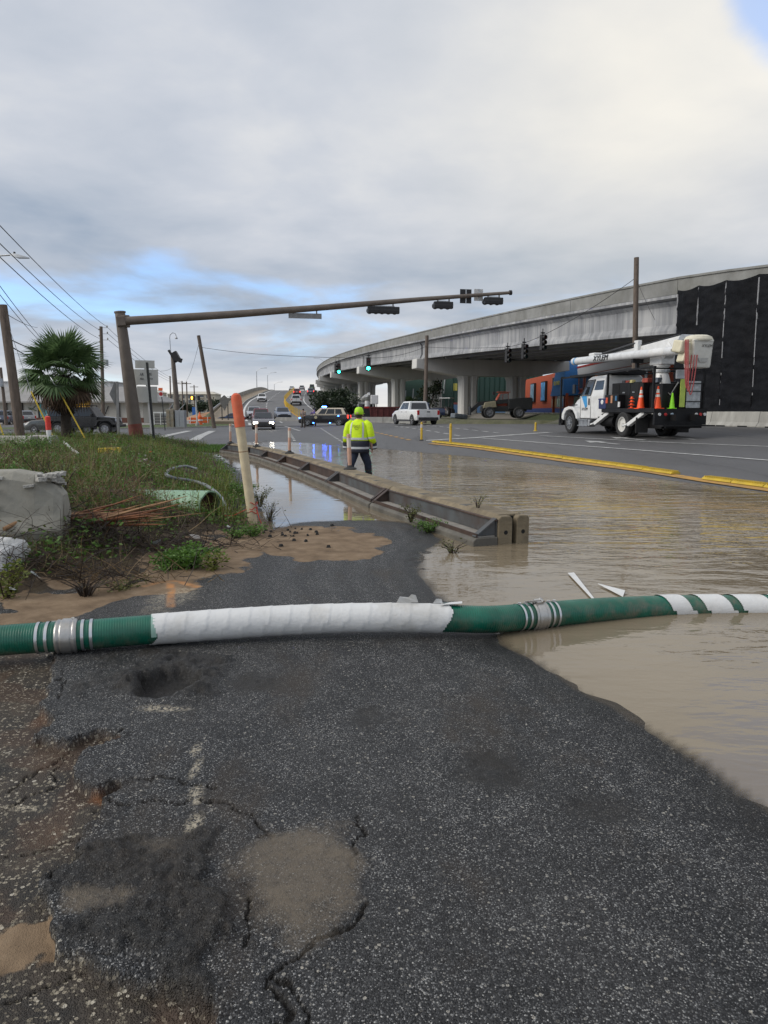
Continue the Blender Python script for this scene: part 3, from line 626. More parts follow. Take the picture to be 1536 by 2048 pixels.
def low_barrier(i, J0, J1):
    a, b = Vector((*J0, 0)), Vector((*J1, 0)); d = b-a; L = d.length-.03; rz = math.atan2(-d.x, d.y)
    t = thing('low_profile_barrier', 'low concrete and steel barrier in the flood, '+names[i], 'barrier', a, rz, 'low barrier segments standing in the flood')
    body = [(0, -.14), (0, .285), (.012, .30), (.06, .345), (.34, .345), (.405, .30), (.42, -.14)]
    y0 = .1 if i == 0 else 0
    m = MB(); m.prism(body, 'Y', y0, L)
    if i == 0:
        for x0, x1 in ((0, .19), (.25, .42)):
            m.prism([(x0, -.14), (x0, .30), (x0+.03, .335), (x1-.03, .335), (x1, .30), (x1, -.14)], 'Y', 0, y0)
    m.build('concrete_body', M_BCON, t, bevel=.012)
    if i == 0:
        MB().box((.22, .098, .1), (.07, .004, .44)).build('end_slot', M_HOLE, t)
        for x in (.10, .335): MB().cyl((x, -.002, .14), (x, .03, .14), .026, n=12).build('bolt_hole', M_HOLE, t)
    MB().prism([(-.33, -.14), (-.33, .06), (-.29, .095), (-.004, .095), (-.004, -.14)], 'Y', .0, L).build('concrete_toe', M_TOE, t, bevel=.012)
    MB().box((-.012, L/2, .195), (.012, L-.05, .19)).build('steel_web', M_BLUE if i in (0, 1, 5, 6) else M_RUST, t)
    MB().box((-.015, L/2, .288), (.05, L-.02, .016)).build('top_angle', M_RUST, t)
    MB().box((-.15, L/2, .103), (.24, L-.06, .014)).build('steel_ledge', M_LEDGE, t)
    MB().box((-.272, L/2, .118), (.016, L-.04, .05)).build('lip_angle', M_RUST, t)
    for yy in (.04, L-.06, ):
        g = MB(); g.add([(-.265, yy, .115), (-.02, yy, .115), (-.02, yy, .282), (-.265, yy+.05, .115), (-.02, yy+.05, .115), (-.02, yy+.05, .282)], [(0, 1, 2), (3, 5, 4), (0, 3, 4, 1), (1, 4, 5, 2), (2, 5, 3, 0)])
        g.box((-.15, yy+.025, .205), (.34, .085, .018), ry=R(-36)); g.build('gusset', M_RUST if (i+int(yy)) % 2 else M_BLUE, t)
        MB().cyl((-.1, yy+.12, .15), (-.1, yy+.16, .15), .035, n=8).build('tie_bolt', M_RUST, t)
    for k in (.3, .68):
        w = MB(); yk = L*k; w.add([(.004, yk-.16, .292), (.004, yk+.16, .292), (.065, yk+.06, .3475), (.065, yk-.13, .3475), (.22, yk, .3475)], [(0, 1, 2, 3), (3, 2, 4)])
        w.cyl((.10, yk, .34), (.10, yk, .350), .022, n=8); w.build('pocket_shade', M_TOE, t)  # dark wedge laid on top, painting the shade of a recessed lifting pocket
for i in range(7): low_barrier(i, BAR[i], BAR[i+1])
M_POSTP = mat('faded pink orange plastic', (.56, .33, .24), .55, var=.15, scale=8, dirt=(.35, .27, .20), dirtamt=.4)
M_POSTW = mat('reflective cream sheeting', (.62, .55, .48), .5, var=.12, dirt=(.35, .28, .2), dirtamt=.3)
M_RUB = mat('black rubber base', (.03, .03, .03), .8, var=.3)
for px, py, D, lab in ((700, 940, 14.9, 'nearest pink orange delineator tube on the low barrier, beside the worker'), (579, 905, 20.6, 'pink orange delineator tube on the low barrier, second from the worker'),
                       (513, 889, 24.6, 'pale delineator tube on the low barrier in front of the oncoming sedan'), (461, 884, 27.1, 'pale delineator tube at the far end of the low barrier')):
    p = A(px, py, D); p.z = .345
    t = thing('delineator_post', lab, 'post', p, 0, 'delineator tubes on the low barrier', rot=(R(1.5), R(-2.0 if px == 700 else 1), 0))
    MB().lathe([(.14, 0), (.135, .025), (.07, .05), (.05, .09)], 14).build('base', M_RUB, t, smooth=True)
    MB().lathe([(.038, .08), (.042, .2), (.042, .70), (.036, .74), (.0, .745)], 12).build('tube', M_POSTP, t, smooth=True)
    MB().lathe([(.0435, .46), (.0435, .66)], 12).build('reflective_band', M_POSTW, t, smooth=True)

# ------------------------------------------------------------------ yellow kerb on the median and its posts
M_YKERB = mat('yellow rubber kerb', (.60, .42, .03), .55, var=.2, scale=7, dirt=(.16, .12, .04), dirtamt=.5)
def kerb_piece(p, q, k, lab):
    d = q-p; t = thing('lane_separator_kerb', lab, 'kerb', (p+q)/2, math.atan2(-d.x, d.y), 'yellow kerb pieces along the median'); L = d.length-.02
    MB().prism([(-.13, 0), (-.12, .03), (-.06, .062), (.06, .062), (.12, .03), (.13, 0)], 'Y', -L/2, L/2).build('kerb_body', M_YKERB, t)
    r = MB(); nrib = int(L/.07)
    for j in range(nrib): r.box((0, -L/2+.05+j*(L-.1)/max(1, nrib-1), .068), (.19, .028, .018))
    r.build('rib', M_YKERB, t)
ka, kb = Vector(GR(868, 885)), Vector(GR(1352, 950))
path = resample([ka, GR(953, 894), GR(1100, 914), GR(1240, 933), kb], .95)
for i, (p, q) in enumerate(zip(path[:-1], path[1:])):
    lab = 'yellow ribbed rubber kerb piece in the unbroken median row behind the flood'
    if i == 0: lab = 'yellow ribbed kerb piece at the far tip of the median by the delineator'
    if i == len(path)-2: lab = 'yellow ribbed kerb piece beside the gap in the median row'
    p.z = zr(p.x, p.y)+.022; q.z = zr(q.x, q.y)+.022; kerb_piece(p, q, i, lab)
path = resample([GR(1412, 959.5), GR(1536, 976), GR(1640, 990)], .8)
for i, (p, q) in enumerate(zip(path[:-1], path[1:])):
    p.z = zr(p.x, p.y)+.024; q.z = zr(q.x, q.y)+.024
    kerb_piece(p, q, i, 'yellow slotted kerb piece just past the gap, near the right edge' if i == 0 else 'yellow slotted kerb piece in the row past the gap')
M_YPOST = mat('yellow delineator plastic', (.62, .40, .03), .5, var=.12, dirt=(.3, .2, .04), dirtamt=.3)
for (px, py, h, c, lab) in ((843, 881, 36, 'pale', 'yellow delineator post with a pale top beside the median tip'), (901, 888, 40, 'y', 'all yellow delineator post on the median kerb, second from the tip'),
                            (1071, 861, 17, 'y', 'short yellow post near the store driveway beside the bucket truck'), (1041, 842, 20, 'pale', 'thin pale post in front of the black telehandler')):
    p = GR(px, py); D = p.y; t = thing('yellow_delineator', lab, 'post', p, 0, None); hh = h/F*D*1.01
    MB().lathe([(.055, 0), (.055, hh*.9), (.04, hh), (0, hh+.01)], 12).build('tube', M_YPOST, t, smooth=True)
    MB().lathe([(.11, 0), (.10, .03), (.06, .05)], 12).build('base', M_YKERB if px > 860 else M_RUB, t)
    MB().lathe([(.058, hh*.70), (.058, hh*.88)], 12).build('reflective_band', M_POSTW if c == 'pale' else M_YKERB, t)

# ------------------------------------------------------------------ the discharge hose
def hose():
    M_GREEN = NT('green ribbed hose'); n = M_GREEN
    n.set('Base Color', n.ramp(n.noise(7, 5, .6), ((.3, (.0, .085, .052)), (.7, (.004, .135, .085))))); n.set('Roughness', n.math('MULTIPLY_ADD', n.noise(12, 4), .3, .22)); zs = n.n('ShaderNodeSeparateXYZ'); n.l(n.co, zs.inputs[0]); sp2 = n.math('MULTIPLY', n.ramp(zs.outputs[2], ((.07, 1.0), (.17, .15))), n.ramp(n.noise(9, 6, .7), ((.42, 0.0), (.66, .75)))); gcol = n.bsdf.inputs['Base Color'].links[0].from_socket; n.set('Base Color', n.mix(sp2, gcol, (.16, .135, .10))); n.bsdf.inputs['Specular IOR Level'].default_value = .55
    M_WRAP = NT('white wrap sheeting'); w = M_WRAP
    w.set('Base Color', w.mix(w.ramp(w.noise(3.5, 6, .65), ((.48, 0.0), (.75, .55))), (.68, .68, .67), (.36, .33, .27))); w.set('Roughness', .5)
    w.bump(w.math('ADD', w.noise(26, 5, .65), w.math('MULTIPLY', w.noise(90, 3), .3)), .004); w.bsdf.inputs['Subsurface Weight'].default_value = 0
    M_BAND = mat('hose steel band', (.62, .63, .64), .32, .9, var=.1); M_CPL = mat('cast aluminium coupling', (.52, .51, .49), .38, .85, var=.18, scale=12, dirt=(.25, .22, .18), dirtamt=.35, bump=.002)
    RAD = .094
    ctrl = []
    for px, py, z in ((-250, 1306, .150), (0, 1281, .150), (150, 1271, .150), (300, 1259, .150), (450, 1248, .152), (600, 1239, .152), (768, 1235, .150), (900, 1237, .128), (985, 1238.5, .108), (1075, 1231, .084), (1200, 1221, .062), (1330, 1215, .034), (1440, 1214, .022), (1536, 1214, .018), (1700, 1215, .015), (1900, 1217, .01)):
        ctrl.append(G(px, py, z))
    def cat(i, u):
        p0, p1, p2, p3 = ctrl[max(i-1, 0)], ctrl[i], ctrl[i+1], ctrl[min(i+2, len(ctrl)-1)]
        return .5*((2*p1)+(p2-p0)*u+(2*p0-5*p1+4*p2-p3)*u*u+(3*p1-p0-3*p2+p3)*u**3)
    dense = [cat(i, u/40) for i in range(len(ctrl)-1) for u in range(40)]+[ctrl[-1]]
    S = [0]
    for a, b in zip(dense[:-1], dense[1:]): S.append(S[-1]+(b-a).length)
    S = np.array(S); D = np.array([list(p) for p in dense])
    def at(s): return Vector([float(np.interp(s, S, D[:, k])) for k in range(3)])
    def s_of(px):
        k = min(range(len(dense)), key=lambda j: abs(768+F*dense[j].x/(dense[j].y*cp-(dense[j].z-CH)*sp_)-px)); return float(S[k])
    root = thing('discharge_hose', 'thick green ribbed hose with white wrapping lying across asphalt into the water', 'hose', (0, 0, 0))
    def tubeR(name, s0, s1, ds, rf, m, n=28, parent=root, keep=None, th=None):
        k = int((s1-s0)/ds)+1; ss = np.linspace(s0, s1, k); pos = lambda q: np.stack([np.interp(q, S, D[:, j]) for j in range(3)], 1)
        p = pos(ss); t = pos(ss+.02)-pos(ss-.02); t /= np.linalg.norm(t, axis=1)[:, None]; x = np.cross(t, (0, 0, 1.0)); x /= np.linalg.norm(x, axis=1)[:, None]; y = np.cross(x, t)
        ang = 2*np.pi*np.arange(n)/n; SS, AA = np.meshgrid(ss, ang, indexing='ij'); r = (rf(SS, AA)+0*SS)[:, :, None]
        vs = (p[:, None]+r*(x[:, None]*np.cos(AA)[:, :, None]+y[:, None]*np.sin(AA)[:, :, None])).reshape(-1, 3)
        I, J = np.meshgrid(np.arange(k-1), np.arange(n), indexing='ij'); J2 = (J+1) % n; fs = np.stack([I*n+J, I*n+J2, (I+1)*n+J2, (I+1)*n+J], 2).reshape(-1, 4)
        if keep is not None: fs = fs[np.broadcast_to(keep((SS[:-1]+ds/2), AA[:-1]+np.pi/n), I.shape).ravel()]
        return rawmesh(name, vs, fs, m, parent=parent)
    rib = lambda s, a: RAD+.0014*np.sin(2*np.pi*s/.0155)
    sa, sb, c1, c2 = s_of(315), s_of(893), s_of(136), s_of(1072)
    se = s_of(1315)
    tubeR('hose_section', .02, c1, .0039, rib, n.m, 24); tubeR('hose_section', c1, sa+.03, .0039, rib, n.m, 24)
    tubeR('hose_section', sb-.03, c2, .0039, rib, n.m, 24); tubeR('hose_section', c2, S[-1]-.02, .0052, rib, n.m, 24)
    ed = lambda s, a, s0, w: s0+w*(fbm(np.array([a*1.3+7]), np.array([s0]), 3)[0]-.45)
    def wrapr(s, a):
        ph = ((s-.10*a/(2*math.pi))/.135) % 1.0
        return RAD+.005+.0030*ph**3+.003*fbm(s*9.0, np.cos(a)*2.2+np.sin(a)*1.7, 3, 4)
    tubeR('white_wrap', sa-.05, sb+.05, .009, wrapr, w.m, 52, keep=lambda s, a: (s > sa-.03*np.sin(a)-.09*np.maximum(0, -np.sin(a-.4)) ** 6) & (s < sb+.03*np.sin(a*2)))
    def spir(s, a):
        ph = ((s+.16*a/(2*math.pi)*1.7)/.30) % 1.0
        return (ph < np.where(s < se+1.1, .58+.32*np.clip((s-se-.2)/.9, 0, 1), 1.1)) & (s > se)
    tubeR('spiral_wrap', se-.1, S[-1]-.03, .006, lambda s, a: RAD+.006+.003*fbm(s*8.0, np.cos(a)*2+np.sin(a), 2, 8), w.m, 96, keep=spir)
    # torn ends of the wrapping
    fl = MB()
    def frame(s):
        p = at(s); t = (at(s+.02)-at(s-.02)).normalized(); x = t.cross(Vector((0, 0, 1))).normalized(); y = x.cross(t); return p, t, x, y
    def onh(s, a, r=RAD+.010): p, t, x, y = frame(s); return p+r*(x*math.cos(a)+y*math.sin(a))
    def flap(l):
        vs = [onh(s, a, r) for s, a, r in l]; b = MB(); k = len(vs); off = Vector((0, -.002, .002)); b.loft([vs, [v+off for v in vs]]); return b.build('torn_flap', w.m, root)
    flap([(sb-.06, 1.2, .112), (sb+.10, 1.35, .118), (sb+.115, 1.9, .120), (sb+.03, 2.0, .112)]); flap([(sb-.02, 2.0, .110), (sb+.075, 2.35, .135), (sb+.045, 3.35, .142), (sb-.06, 2.7, .112)])
    flap([(sb-.35, 1.5, .108), (sb-.33, 1.5, .150), (sb-.27, 1.6, .142), (sb-.25, 1.55, .165), (sb-.22, 1.6, .158), (sb-.20, 1.6, .108)])
    flap([(sb-.10, 1.5, .108), (sb-.08, 1.5, .14), (sb-.04, 1.6, .135), (sb-.03, 1.6, .108)]); flap([(sa+.02, 2.9, .106), (sa-.085, 3.75, .128), (sa-.07, 4.3, .135), (sa+.08, 4.3, .112)])
    M_CUFF = mat('mint hose cuff', (.28, .45, .38), .6, var=.1)
    tubeR('tape_edge', sa-.035, sa+.0, .01, lambda s, a: RAD+.006, M_CUFF, 24, keep=lambda s, a: np.sin(a) > -.2)
    for c, up in ((c1, -1), (c2, 1)):
        def cr(s, a, c=c):
            d = np.abs(s-c); return RAD+np.select([d < .03, d < .042, d < .056], [.016, .010, .014], .005)
        cpn = tubeR('coupling', c-.062, c+.062, .004, cr, M_CPL, 32)
        for k, ds in enumerate((-.165, -.11, .095, .145)):
            tubeR('clamp_band', c+ds-.009, c+ds+.009, .006, lambda s, a: RAD+.0055, M_BAND, 28)
            ang = 2.6 if up < 0 else 1.5
            q = onh(c+ds, ang, RAD+.009); MB().box(q, (.022, .02, .014)).build('band_buckle', M_BAND, root)
        ang = 2.55 if up < 0 else 1.35
        lv = MB(); lv.bar(onh(c-.13 if up < 0 else c-.10, ang, RAD+.026), onh(c+.02, ang, RAD+.028), .016, .012); lv.bar(onh(c-.01, ang-.25, RAD+.022), onh(c-.01, ang+.25, RAD+.022), .05, .02)
        lv.cyl(onh(c+.02, ang-.2, RAD+.03), onh(c+.02, ang+.2, RAD+.03), .012, n=8); lv.bar(onh(c-.12, ang+.1, RAD+.02), onh(c+.03, ang+.1, RAD+.022), .010, .010)
        lv.build('latch_lever', M_CPL, cpn)
hose()

# ------------------------------------------------------------------ the flyover
BPATH = [(24.4, 21, 7.6), (22.2, 30.8, 8.44), (20.6, 37.7, 9.1), (18.5, 45.6, 9.85), (12.0, 68, 10.85), (5.5, 91, 11.65), (-4.2, 130, 12.95), (-12.6, 170, 14.0), (-19.5, 215, 14.9), (-24, 260, 15.4), (-28, 330, 15.7), (-31, 400, 15.6)]
def bp(y):
    ys = [p[1] for p in BPATH]; out = []
    def cr(k):
        i = int(np.clip(np.searchsorted(ys, y)-1, 0, len(ys)-2)); h = ys[i+1]-ys[i]; t = (y-ys[i])/h
        def sl(j): a, b = max(j-1, 0), min(j+1, len(ys)-1); return (BPATH[b][k]-BPATH[a][k])/(ys[b]-ys[a])
        return (2*t**3-3*t*t+1)*BPATH[i][k]+(t**3-2*t*t+t)*h*sl(i)+(-2*t**3+3*t*t)*BPATH[i+1][k]+(t**3-t*t)*h*sl(i+1)
    return Vector((cr(0), y, cr(2)))
def bframe(y):
    p = bp(y); t = bp(y+.5)-bp(y-.5); t.z = 0; t.normalize(); return p, t, Vector((t.y, -t.x, 0))
def bsweep(sec, y0, y1, step=5, drop=0):
    k = max(1, int((y1-y0)/step)); rings = []
    for i in range(k+1):
        p, t, v = bframe(y0+(y1-y0)*i/k); rings.append([p+v*x+Vector((0, 0, z)) for x, z in sec])
    m = MB(); m.loft(rings); return m
def flyover():
    mc = NT('streaked bridge concrete'); n = mc
    st = n.noise(1.0, 5, .6, n.mapping((2.2, 2.2, .12))); bl = n.noise(.25, 5, .6)
    c = n.ramp(n.math('ADD', n.math('MULTIPLY', st, .55), n.math('MULTIPLY', bl, .45)), ((.36, (.17, .175, .185)), (.5, (.285, .29, .30)), (.62, (.42, .42, .42)))); n.set('Base Color', c); n.set('Roughness', .85); n.bump(n.noise(12, 4), .01)
    mp = mat('parapet concrete', (.25, .25, .24), .9, var=.2, scale=.8, dirt=(.09, .085, .06), dirtamt=.45, bump=.01, bscale=9)
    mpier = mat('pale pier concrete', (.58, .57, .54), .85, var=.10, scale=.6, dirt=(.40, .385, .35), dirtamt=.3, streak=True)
    md = mat('shade-dimmed underside grey', (.27, .27, .275), .7, var=.2, scale=.5)  # shade under the deck put into this grey for girders, bearings, abutment
    root = thing('flyover_bridge', 'long grey concrete flyover on twin column piers curving away over the road', 'bridge', (0, 0, 0))
    piers = [95, 130, 165, 200, 236, 272, 310, 350]; ends = [45.6]+piers
    W = 21
    js = [21, 46]+piers
    for a, b in zip(js[:-1], js[1:]):
        nseg = max(1, round((b-a)/12))
        for i in range(nseg):
            y0, y1 = a+(b-a)*i/nseg, a+(b-a)*(i+1)/nseg-.04
            bsweep([(0, -1.02), (-.02, -.16), (-.10, -.12), (-.10, .0), (.22, 0), (.3, -.5), (.42, -1.02)], y0, y1, 4).build('parapet', mp, root)
        bsweep([(W-.4, -1.02), (W-.25, 0), (W, 0), (W, -1.02)], a, b, 6).build('parapet', mp, root)
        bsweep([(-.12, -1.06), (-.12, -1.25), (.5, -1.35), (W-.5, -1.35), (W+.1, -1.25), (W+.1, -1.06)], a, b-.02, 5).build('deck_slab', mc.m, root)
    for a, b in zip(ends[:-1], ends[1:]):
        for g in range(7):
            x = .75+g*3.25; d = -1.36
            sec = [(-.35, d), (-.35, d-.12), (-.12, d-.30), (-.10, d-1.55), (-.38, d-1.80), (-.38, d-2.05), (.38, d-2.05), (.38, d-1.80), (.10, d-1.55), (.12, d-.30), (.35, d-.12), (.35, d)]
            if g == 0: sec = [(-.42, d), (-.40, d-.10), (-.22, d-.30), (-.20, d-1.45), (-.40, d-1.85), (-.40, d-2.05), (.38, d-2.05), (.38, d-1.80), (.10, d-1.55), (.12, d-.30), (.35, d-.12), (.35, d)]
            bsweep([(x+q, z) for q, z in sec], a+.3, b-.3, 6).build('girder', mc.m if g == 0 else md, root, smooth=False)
    for y in piers:
        p, t, v = bframe(y); zt = p.z-3.42; zg = .9 if y < 150 else .3
        cap = MB(); cap.M = Matrix.Translation((p.x, p.y, 0)) @ Matrix.Rotation(math.atan2(-t.x, t.y), 4, 'Z')
        cap.prism([(-.5, zt), (-.55, zt-1.25), (5.2, zt-2.15), (15.8, zt-2.15), (21.5, zt-1.25), (21.45, zt)], 'Y', -1.05, 1.05)
        cap.build('pier_cap', mpier, root, bevel=.08)
        for cx in (7.0, 14.0):
            cm = MB(); cm.M = cap.M; ring = []
            hw, hd = 1.12, .95
            base = [(-hw, -hd+.25), (-hw+.25, -hd), (-.32, -hd), (-.12, -hd+.32), (.12, -hd+.32), (.32, -hd), (hw-.25, -hd), (hw, -hd+.25), (hw, hd-.25), (hw-.25, hd), (.32, hd), (.12, hd-.32), (-.12, hd-.32), (-.32, hd), (-hw+.25, hd), (-hw, hd-.25)]
            cm.loft([[(cx+q[0]*s, q[1]*s2, z) for q in base] for z, s, s2 in ((zg-1.5, 1, 1), (zt-3.4, 1, 1), (zt-2.7, 1.03, 1), (zt-2.16, 1.22, 1.05))])
            cm.build('column', mpier, root)
        for gx in range(7):
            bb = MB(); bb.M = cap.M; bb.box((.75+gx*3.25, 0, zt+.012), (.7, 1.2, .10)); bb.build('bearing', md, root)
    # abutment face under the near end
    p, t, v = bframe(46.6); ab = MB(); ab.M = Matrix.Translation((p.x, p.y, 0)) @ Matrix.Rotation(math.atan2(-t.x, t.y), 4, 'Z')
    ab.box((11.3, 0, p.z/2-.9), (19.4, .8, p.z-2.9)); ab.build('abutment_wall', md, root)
flyover()
# black sheeting on the retaining wall below the near end
def black_wall():
    n = NT('black wrapped sheeting'); n.set('Base Color', n.ramp(n.noise(1.5, 5, .6), ((.3, (.0035, .0038, .005)), (.7, (.010, .0105, .013))))); n.bsdf.inputs['Specular IOR Level'].default_value = .12; n.set('Roughness', .6); n.bump(n.noise(9, 5, .65), .03)
    mb = mat('weathered grey batten', (.27, .27, .28), .8, var=.25, scale=5)
    root = thing('retaining_wall', 'tall retaining wall wrapped in black sheeting with pale grey battens behind the bucket truck', 'wall', (0, 0, 0))
    edges = [45.6, 43.8, 41.6, 39.2, 35.6, 31.5, 27, 21.2]
    def pt(y, off=0): p, t, v = bframe(y); return p-v*(.16+off), t
    for i in range(len(edges)-1):
        y0, y1 = edges[i], edges[i+1]; nx, nz = 24, 90; vs = []; fs = []
        for a in range(nx+1):
            q, t = pt(y0+(y1-y0)*a/nx); top = q.z-(.85-.06*(45.6-q.y)); top = min(top, q.z-.42)
            sag = -.16*math.sin(math.pi*a/nx)
            for b in range(nz+1):
                s = b/nz; z = -.1+(top+sag*s+.1)*s
                vs.append((q.x, q.y, z, t.x, t.y, a))
        vv = np.array(vs); aa, zz = vv[:, 5], vv[:, 2]; w = .16*fbm(aa*.10+i*9, zz*2.6+i*3.3, 4, 3)+.05*fbm(aa*.5+i*9, zz*.9, 3, 5)+.10*np.sin(np.pi*aa/nx)
        vs = np.stack([vv[:, 0]-w*vv[:, 4], vv[:, 1]+w*vv[:, 3], zz], 1)
        for a in range(nx):
            for b in range(nz): fs.append((a*(nz+1)+b, (a+1)*(nz+1)+b, (a+1)*(nz+1)+b+1, a*(nz+1)+b+1))
        rawmesh('sheeting_panel', np.array(vs), np.array(fs), n.m, parent=root)
    for i, y in enumerate(edges[:-1]):
        q, t = pt(y, .10); z1 = q.z-.95+.05*(45.6-y) if i else q.z-1.1; z1 = min(z1, q.z-.5); b = MB()
        zz = [z1, z1-2.2, z1-4.2, 1.9+.5*(i % 2)] if i not in (0, 1) else [z1, z1-2.2]
        for k, (u0, u1) in enumerate(zip(zz[:-1], zz[1:])):
            b.bar((q.x+.03*k, q.y, u0), (q.x+.03*(k+1)-.02, q.y-.03*k, u1+.02), .11-.012*k, .05)
        b.build('batten', mb, root)
    core = MB(); ring = []
    for y in (21.2, 45.6): p, t, v = bframe(y); ring.append([p+v*.1+Vector((0, 0, -p.z-.1)), p+v*1.2+Vector((0, 0, -p.z-.1)), p+v*1.2+Vector((0, 0, -1.05)), p+v*.1+Vector((0, 0, -1.05))])
    core.loft(ring); core.build('wall_core', mat('wall core concrete', (.3, .3, .29), .9), root)
    e = MB(); p, t, v = bframe(45.6); e.M = Matrix.Translation((p.x, p.y, 0)) @ Matrix.Rotation(math.atan2(-t.x, t.y), 4, 'Z'); e.box((.9, .06, 4.1), (2.1, .1, 8.4)); e.build('sheeting_panel', n.m, root)
black_wall()
# jersey barriers
def jersey(p, q, lab, grp):
    d = q-p; L = d.length-.03; t = thing('jersey_barrier', lab, 'barrier', p, math.atan2(-d.x, d.y), grp)
    MB().prism([(-.30, 0), (-.30, .07), (-.17, .26), (-.09, .81), (.09, .81), (.17, .26), (.30, .07), (.30, 0)], 'Y', 0, L).build('barrier_body', m_conc(), t, bevel=.02)
    for k in (.27, .73): MB().box((0, L*k, .035), (.604, .7, .072)).build('drain_slot', M_HOLE, t)
    return t
JP = [GR(1560, 862.5), ]
j0 = Vector(GR(1536, 862)); u3 = Vector((U.x, U.y, 0))
for i in range(-1, 3):
    def jp(k):
        p_, t_, v_ = bframe(37.3+3.5*k); w_ = p_-v_*1.25; w_.z = zr(w_.x, w_.y); return w_
    p, q = jp(i), jp(i+1)
    nm = {0: 'concrete jersey barrier below the black wall, at the right edge of the view', 1: 'concrete jersey barrier right behind the bucket truck tail', 2: 'concrete jersey barrier half hidden behind the bucket truck'}.get(i, 'concrete jersey barrier just past the right edge of the view')
    jersey(p, q, nm, 'jersey barriers below the black wall')
a = Vector((6.4, 83.5, 0)); dirv = Vector((-1, .16, 0)).normalized()
for i in range(6):
    p = a+dirv*3.3*i; q = a+dirv*3.3*(i+1); p.z = zr(p.x, p.y); q.z = zr(q.x, q.y)
    jersey(p, q, 'weathered jersey barrier behind the white pickup, %s from the right end of its row' % ('first', 'second', 'third', 'fourth', 'fifth', 'sixth')[i], 'jersey barriers behind the white pickup')
# ------------------------------------------------------------------ vehicles
def paint(name, col, rough=.28): return mat(name, col, rough, var=.08, coat=.6, dirt=tuple(c*.6+.06 for c in col), dirtamt=.25)
def wheel(parent, x, y, r, w, rim=None, side=1, spokes=5, hub=None, name='wheel'):
    b = MB(); s = .5*w
    b.lathe([(r*.62, -s), (r*.9, -s), (r*.985, -s*.75), (r, -s*.3), (r, s*.3), (r*.985, s*.75), (r*.9, s), (r*.62, s), (r*.60, 0), (r*.62, -s)], 28, 'X', (x, y, r), False); t = b.build(name, m_tyre(), parent, smooth=True)
    o = MB(); xo = x+side*s*.75
    o.lathe([(r*.60, xo-side*.16), (r*.63, xo+side*.02), (r*.56, xo+side*.02), (r*.52, xo-side*.05), (.0, xo-side*.05)], 24, 'X', (0, y, r), False)
    for k in range(spokes):
        a = 2*math.pi*k/spokes+.3; o.bar((xo-side*.01, y, r), (xo-side*.005, y+math.cos(a)*r*.58, r+math.sin(a)*r*.58), r*.17, .03)
    o.lathe([(r*.16, xo-side*.05), (r*.16, xo+side*.025), (0, xo+side*.03)], 12, 'X', (0, y, r))
    o.build('rim', rim or m_rim(), t, smooth=True); return t
def bil(q, u, v): return (q[0]*(1-u)+q[1]*u)*(1-v)+(q[3]*(1-u)+q[2]*u)*v
def pane(parent, q, u0, u1, v0, v1, out, name='window', m=None, off=.010):
    q = [Vector(p) for p in q]; c = [bil(q, u, v) for u, v in ((u0, v0), (u1, v0), (u1, v1), (u0, v1))]
    n = (c[1]-c[0]).cross(c[3]-c[0]).normalized()
    if n.dot(Vector(out)) < 0: n = -n
    b = MB(); b.loft([[p-n*.01 for p in c], [p+n*off for p in c]]); return b.build(name, m or m_glass(), parent)
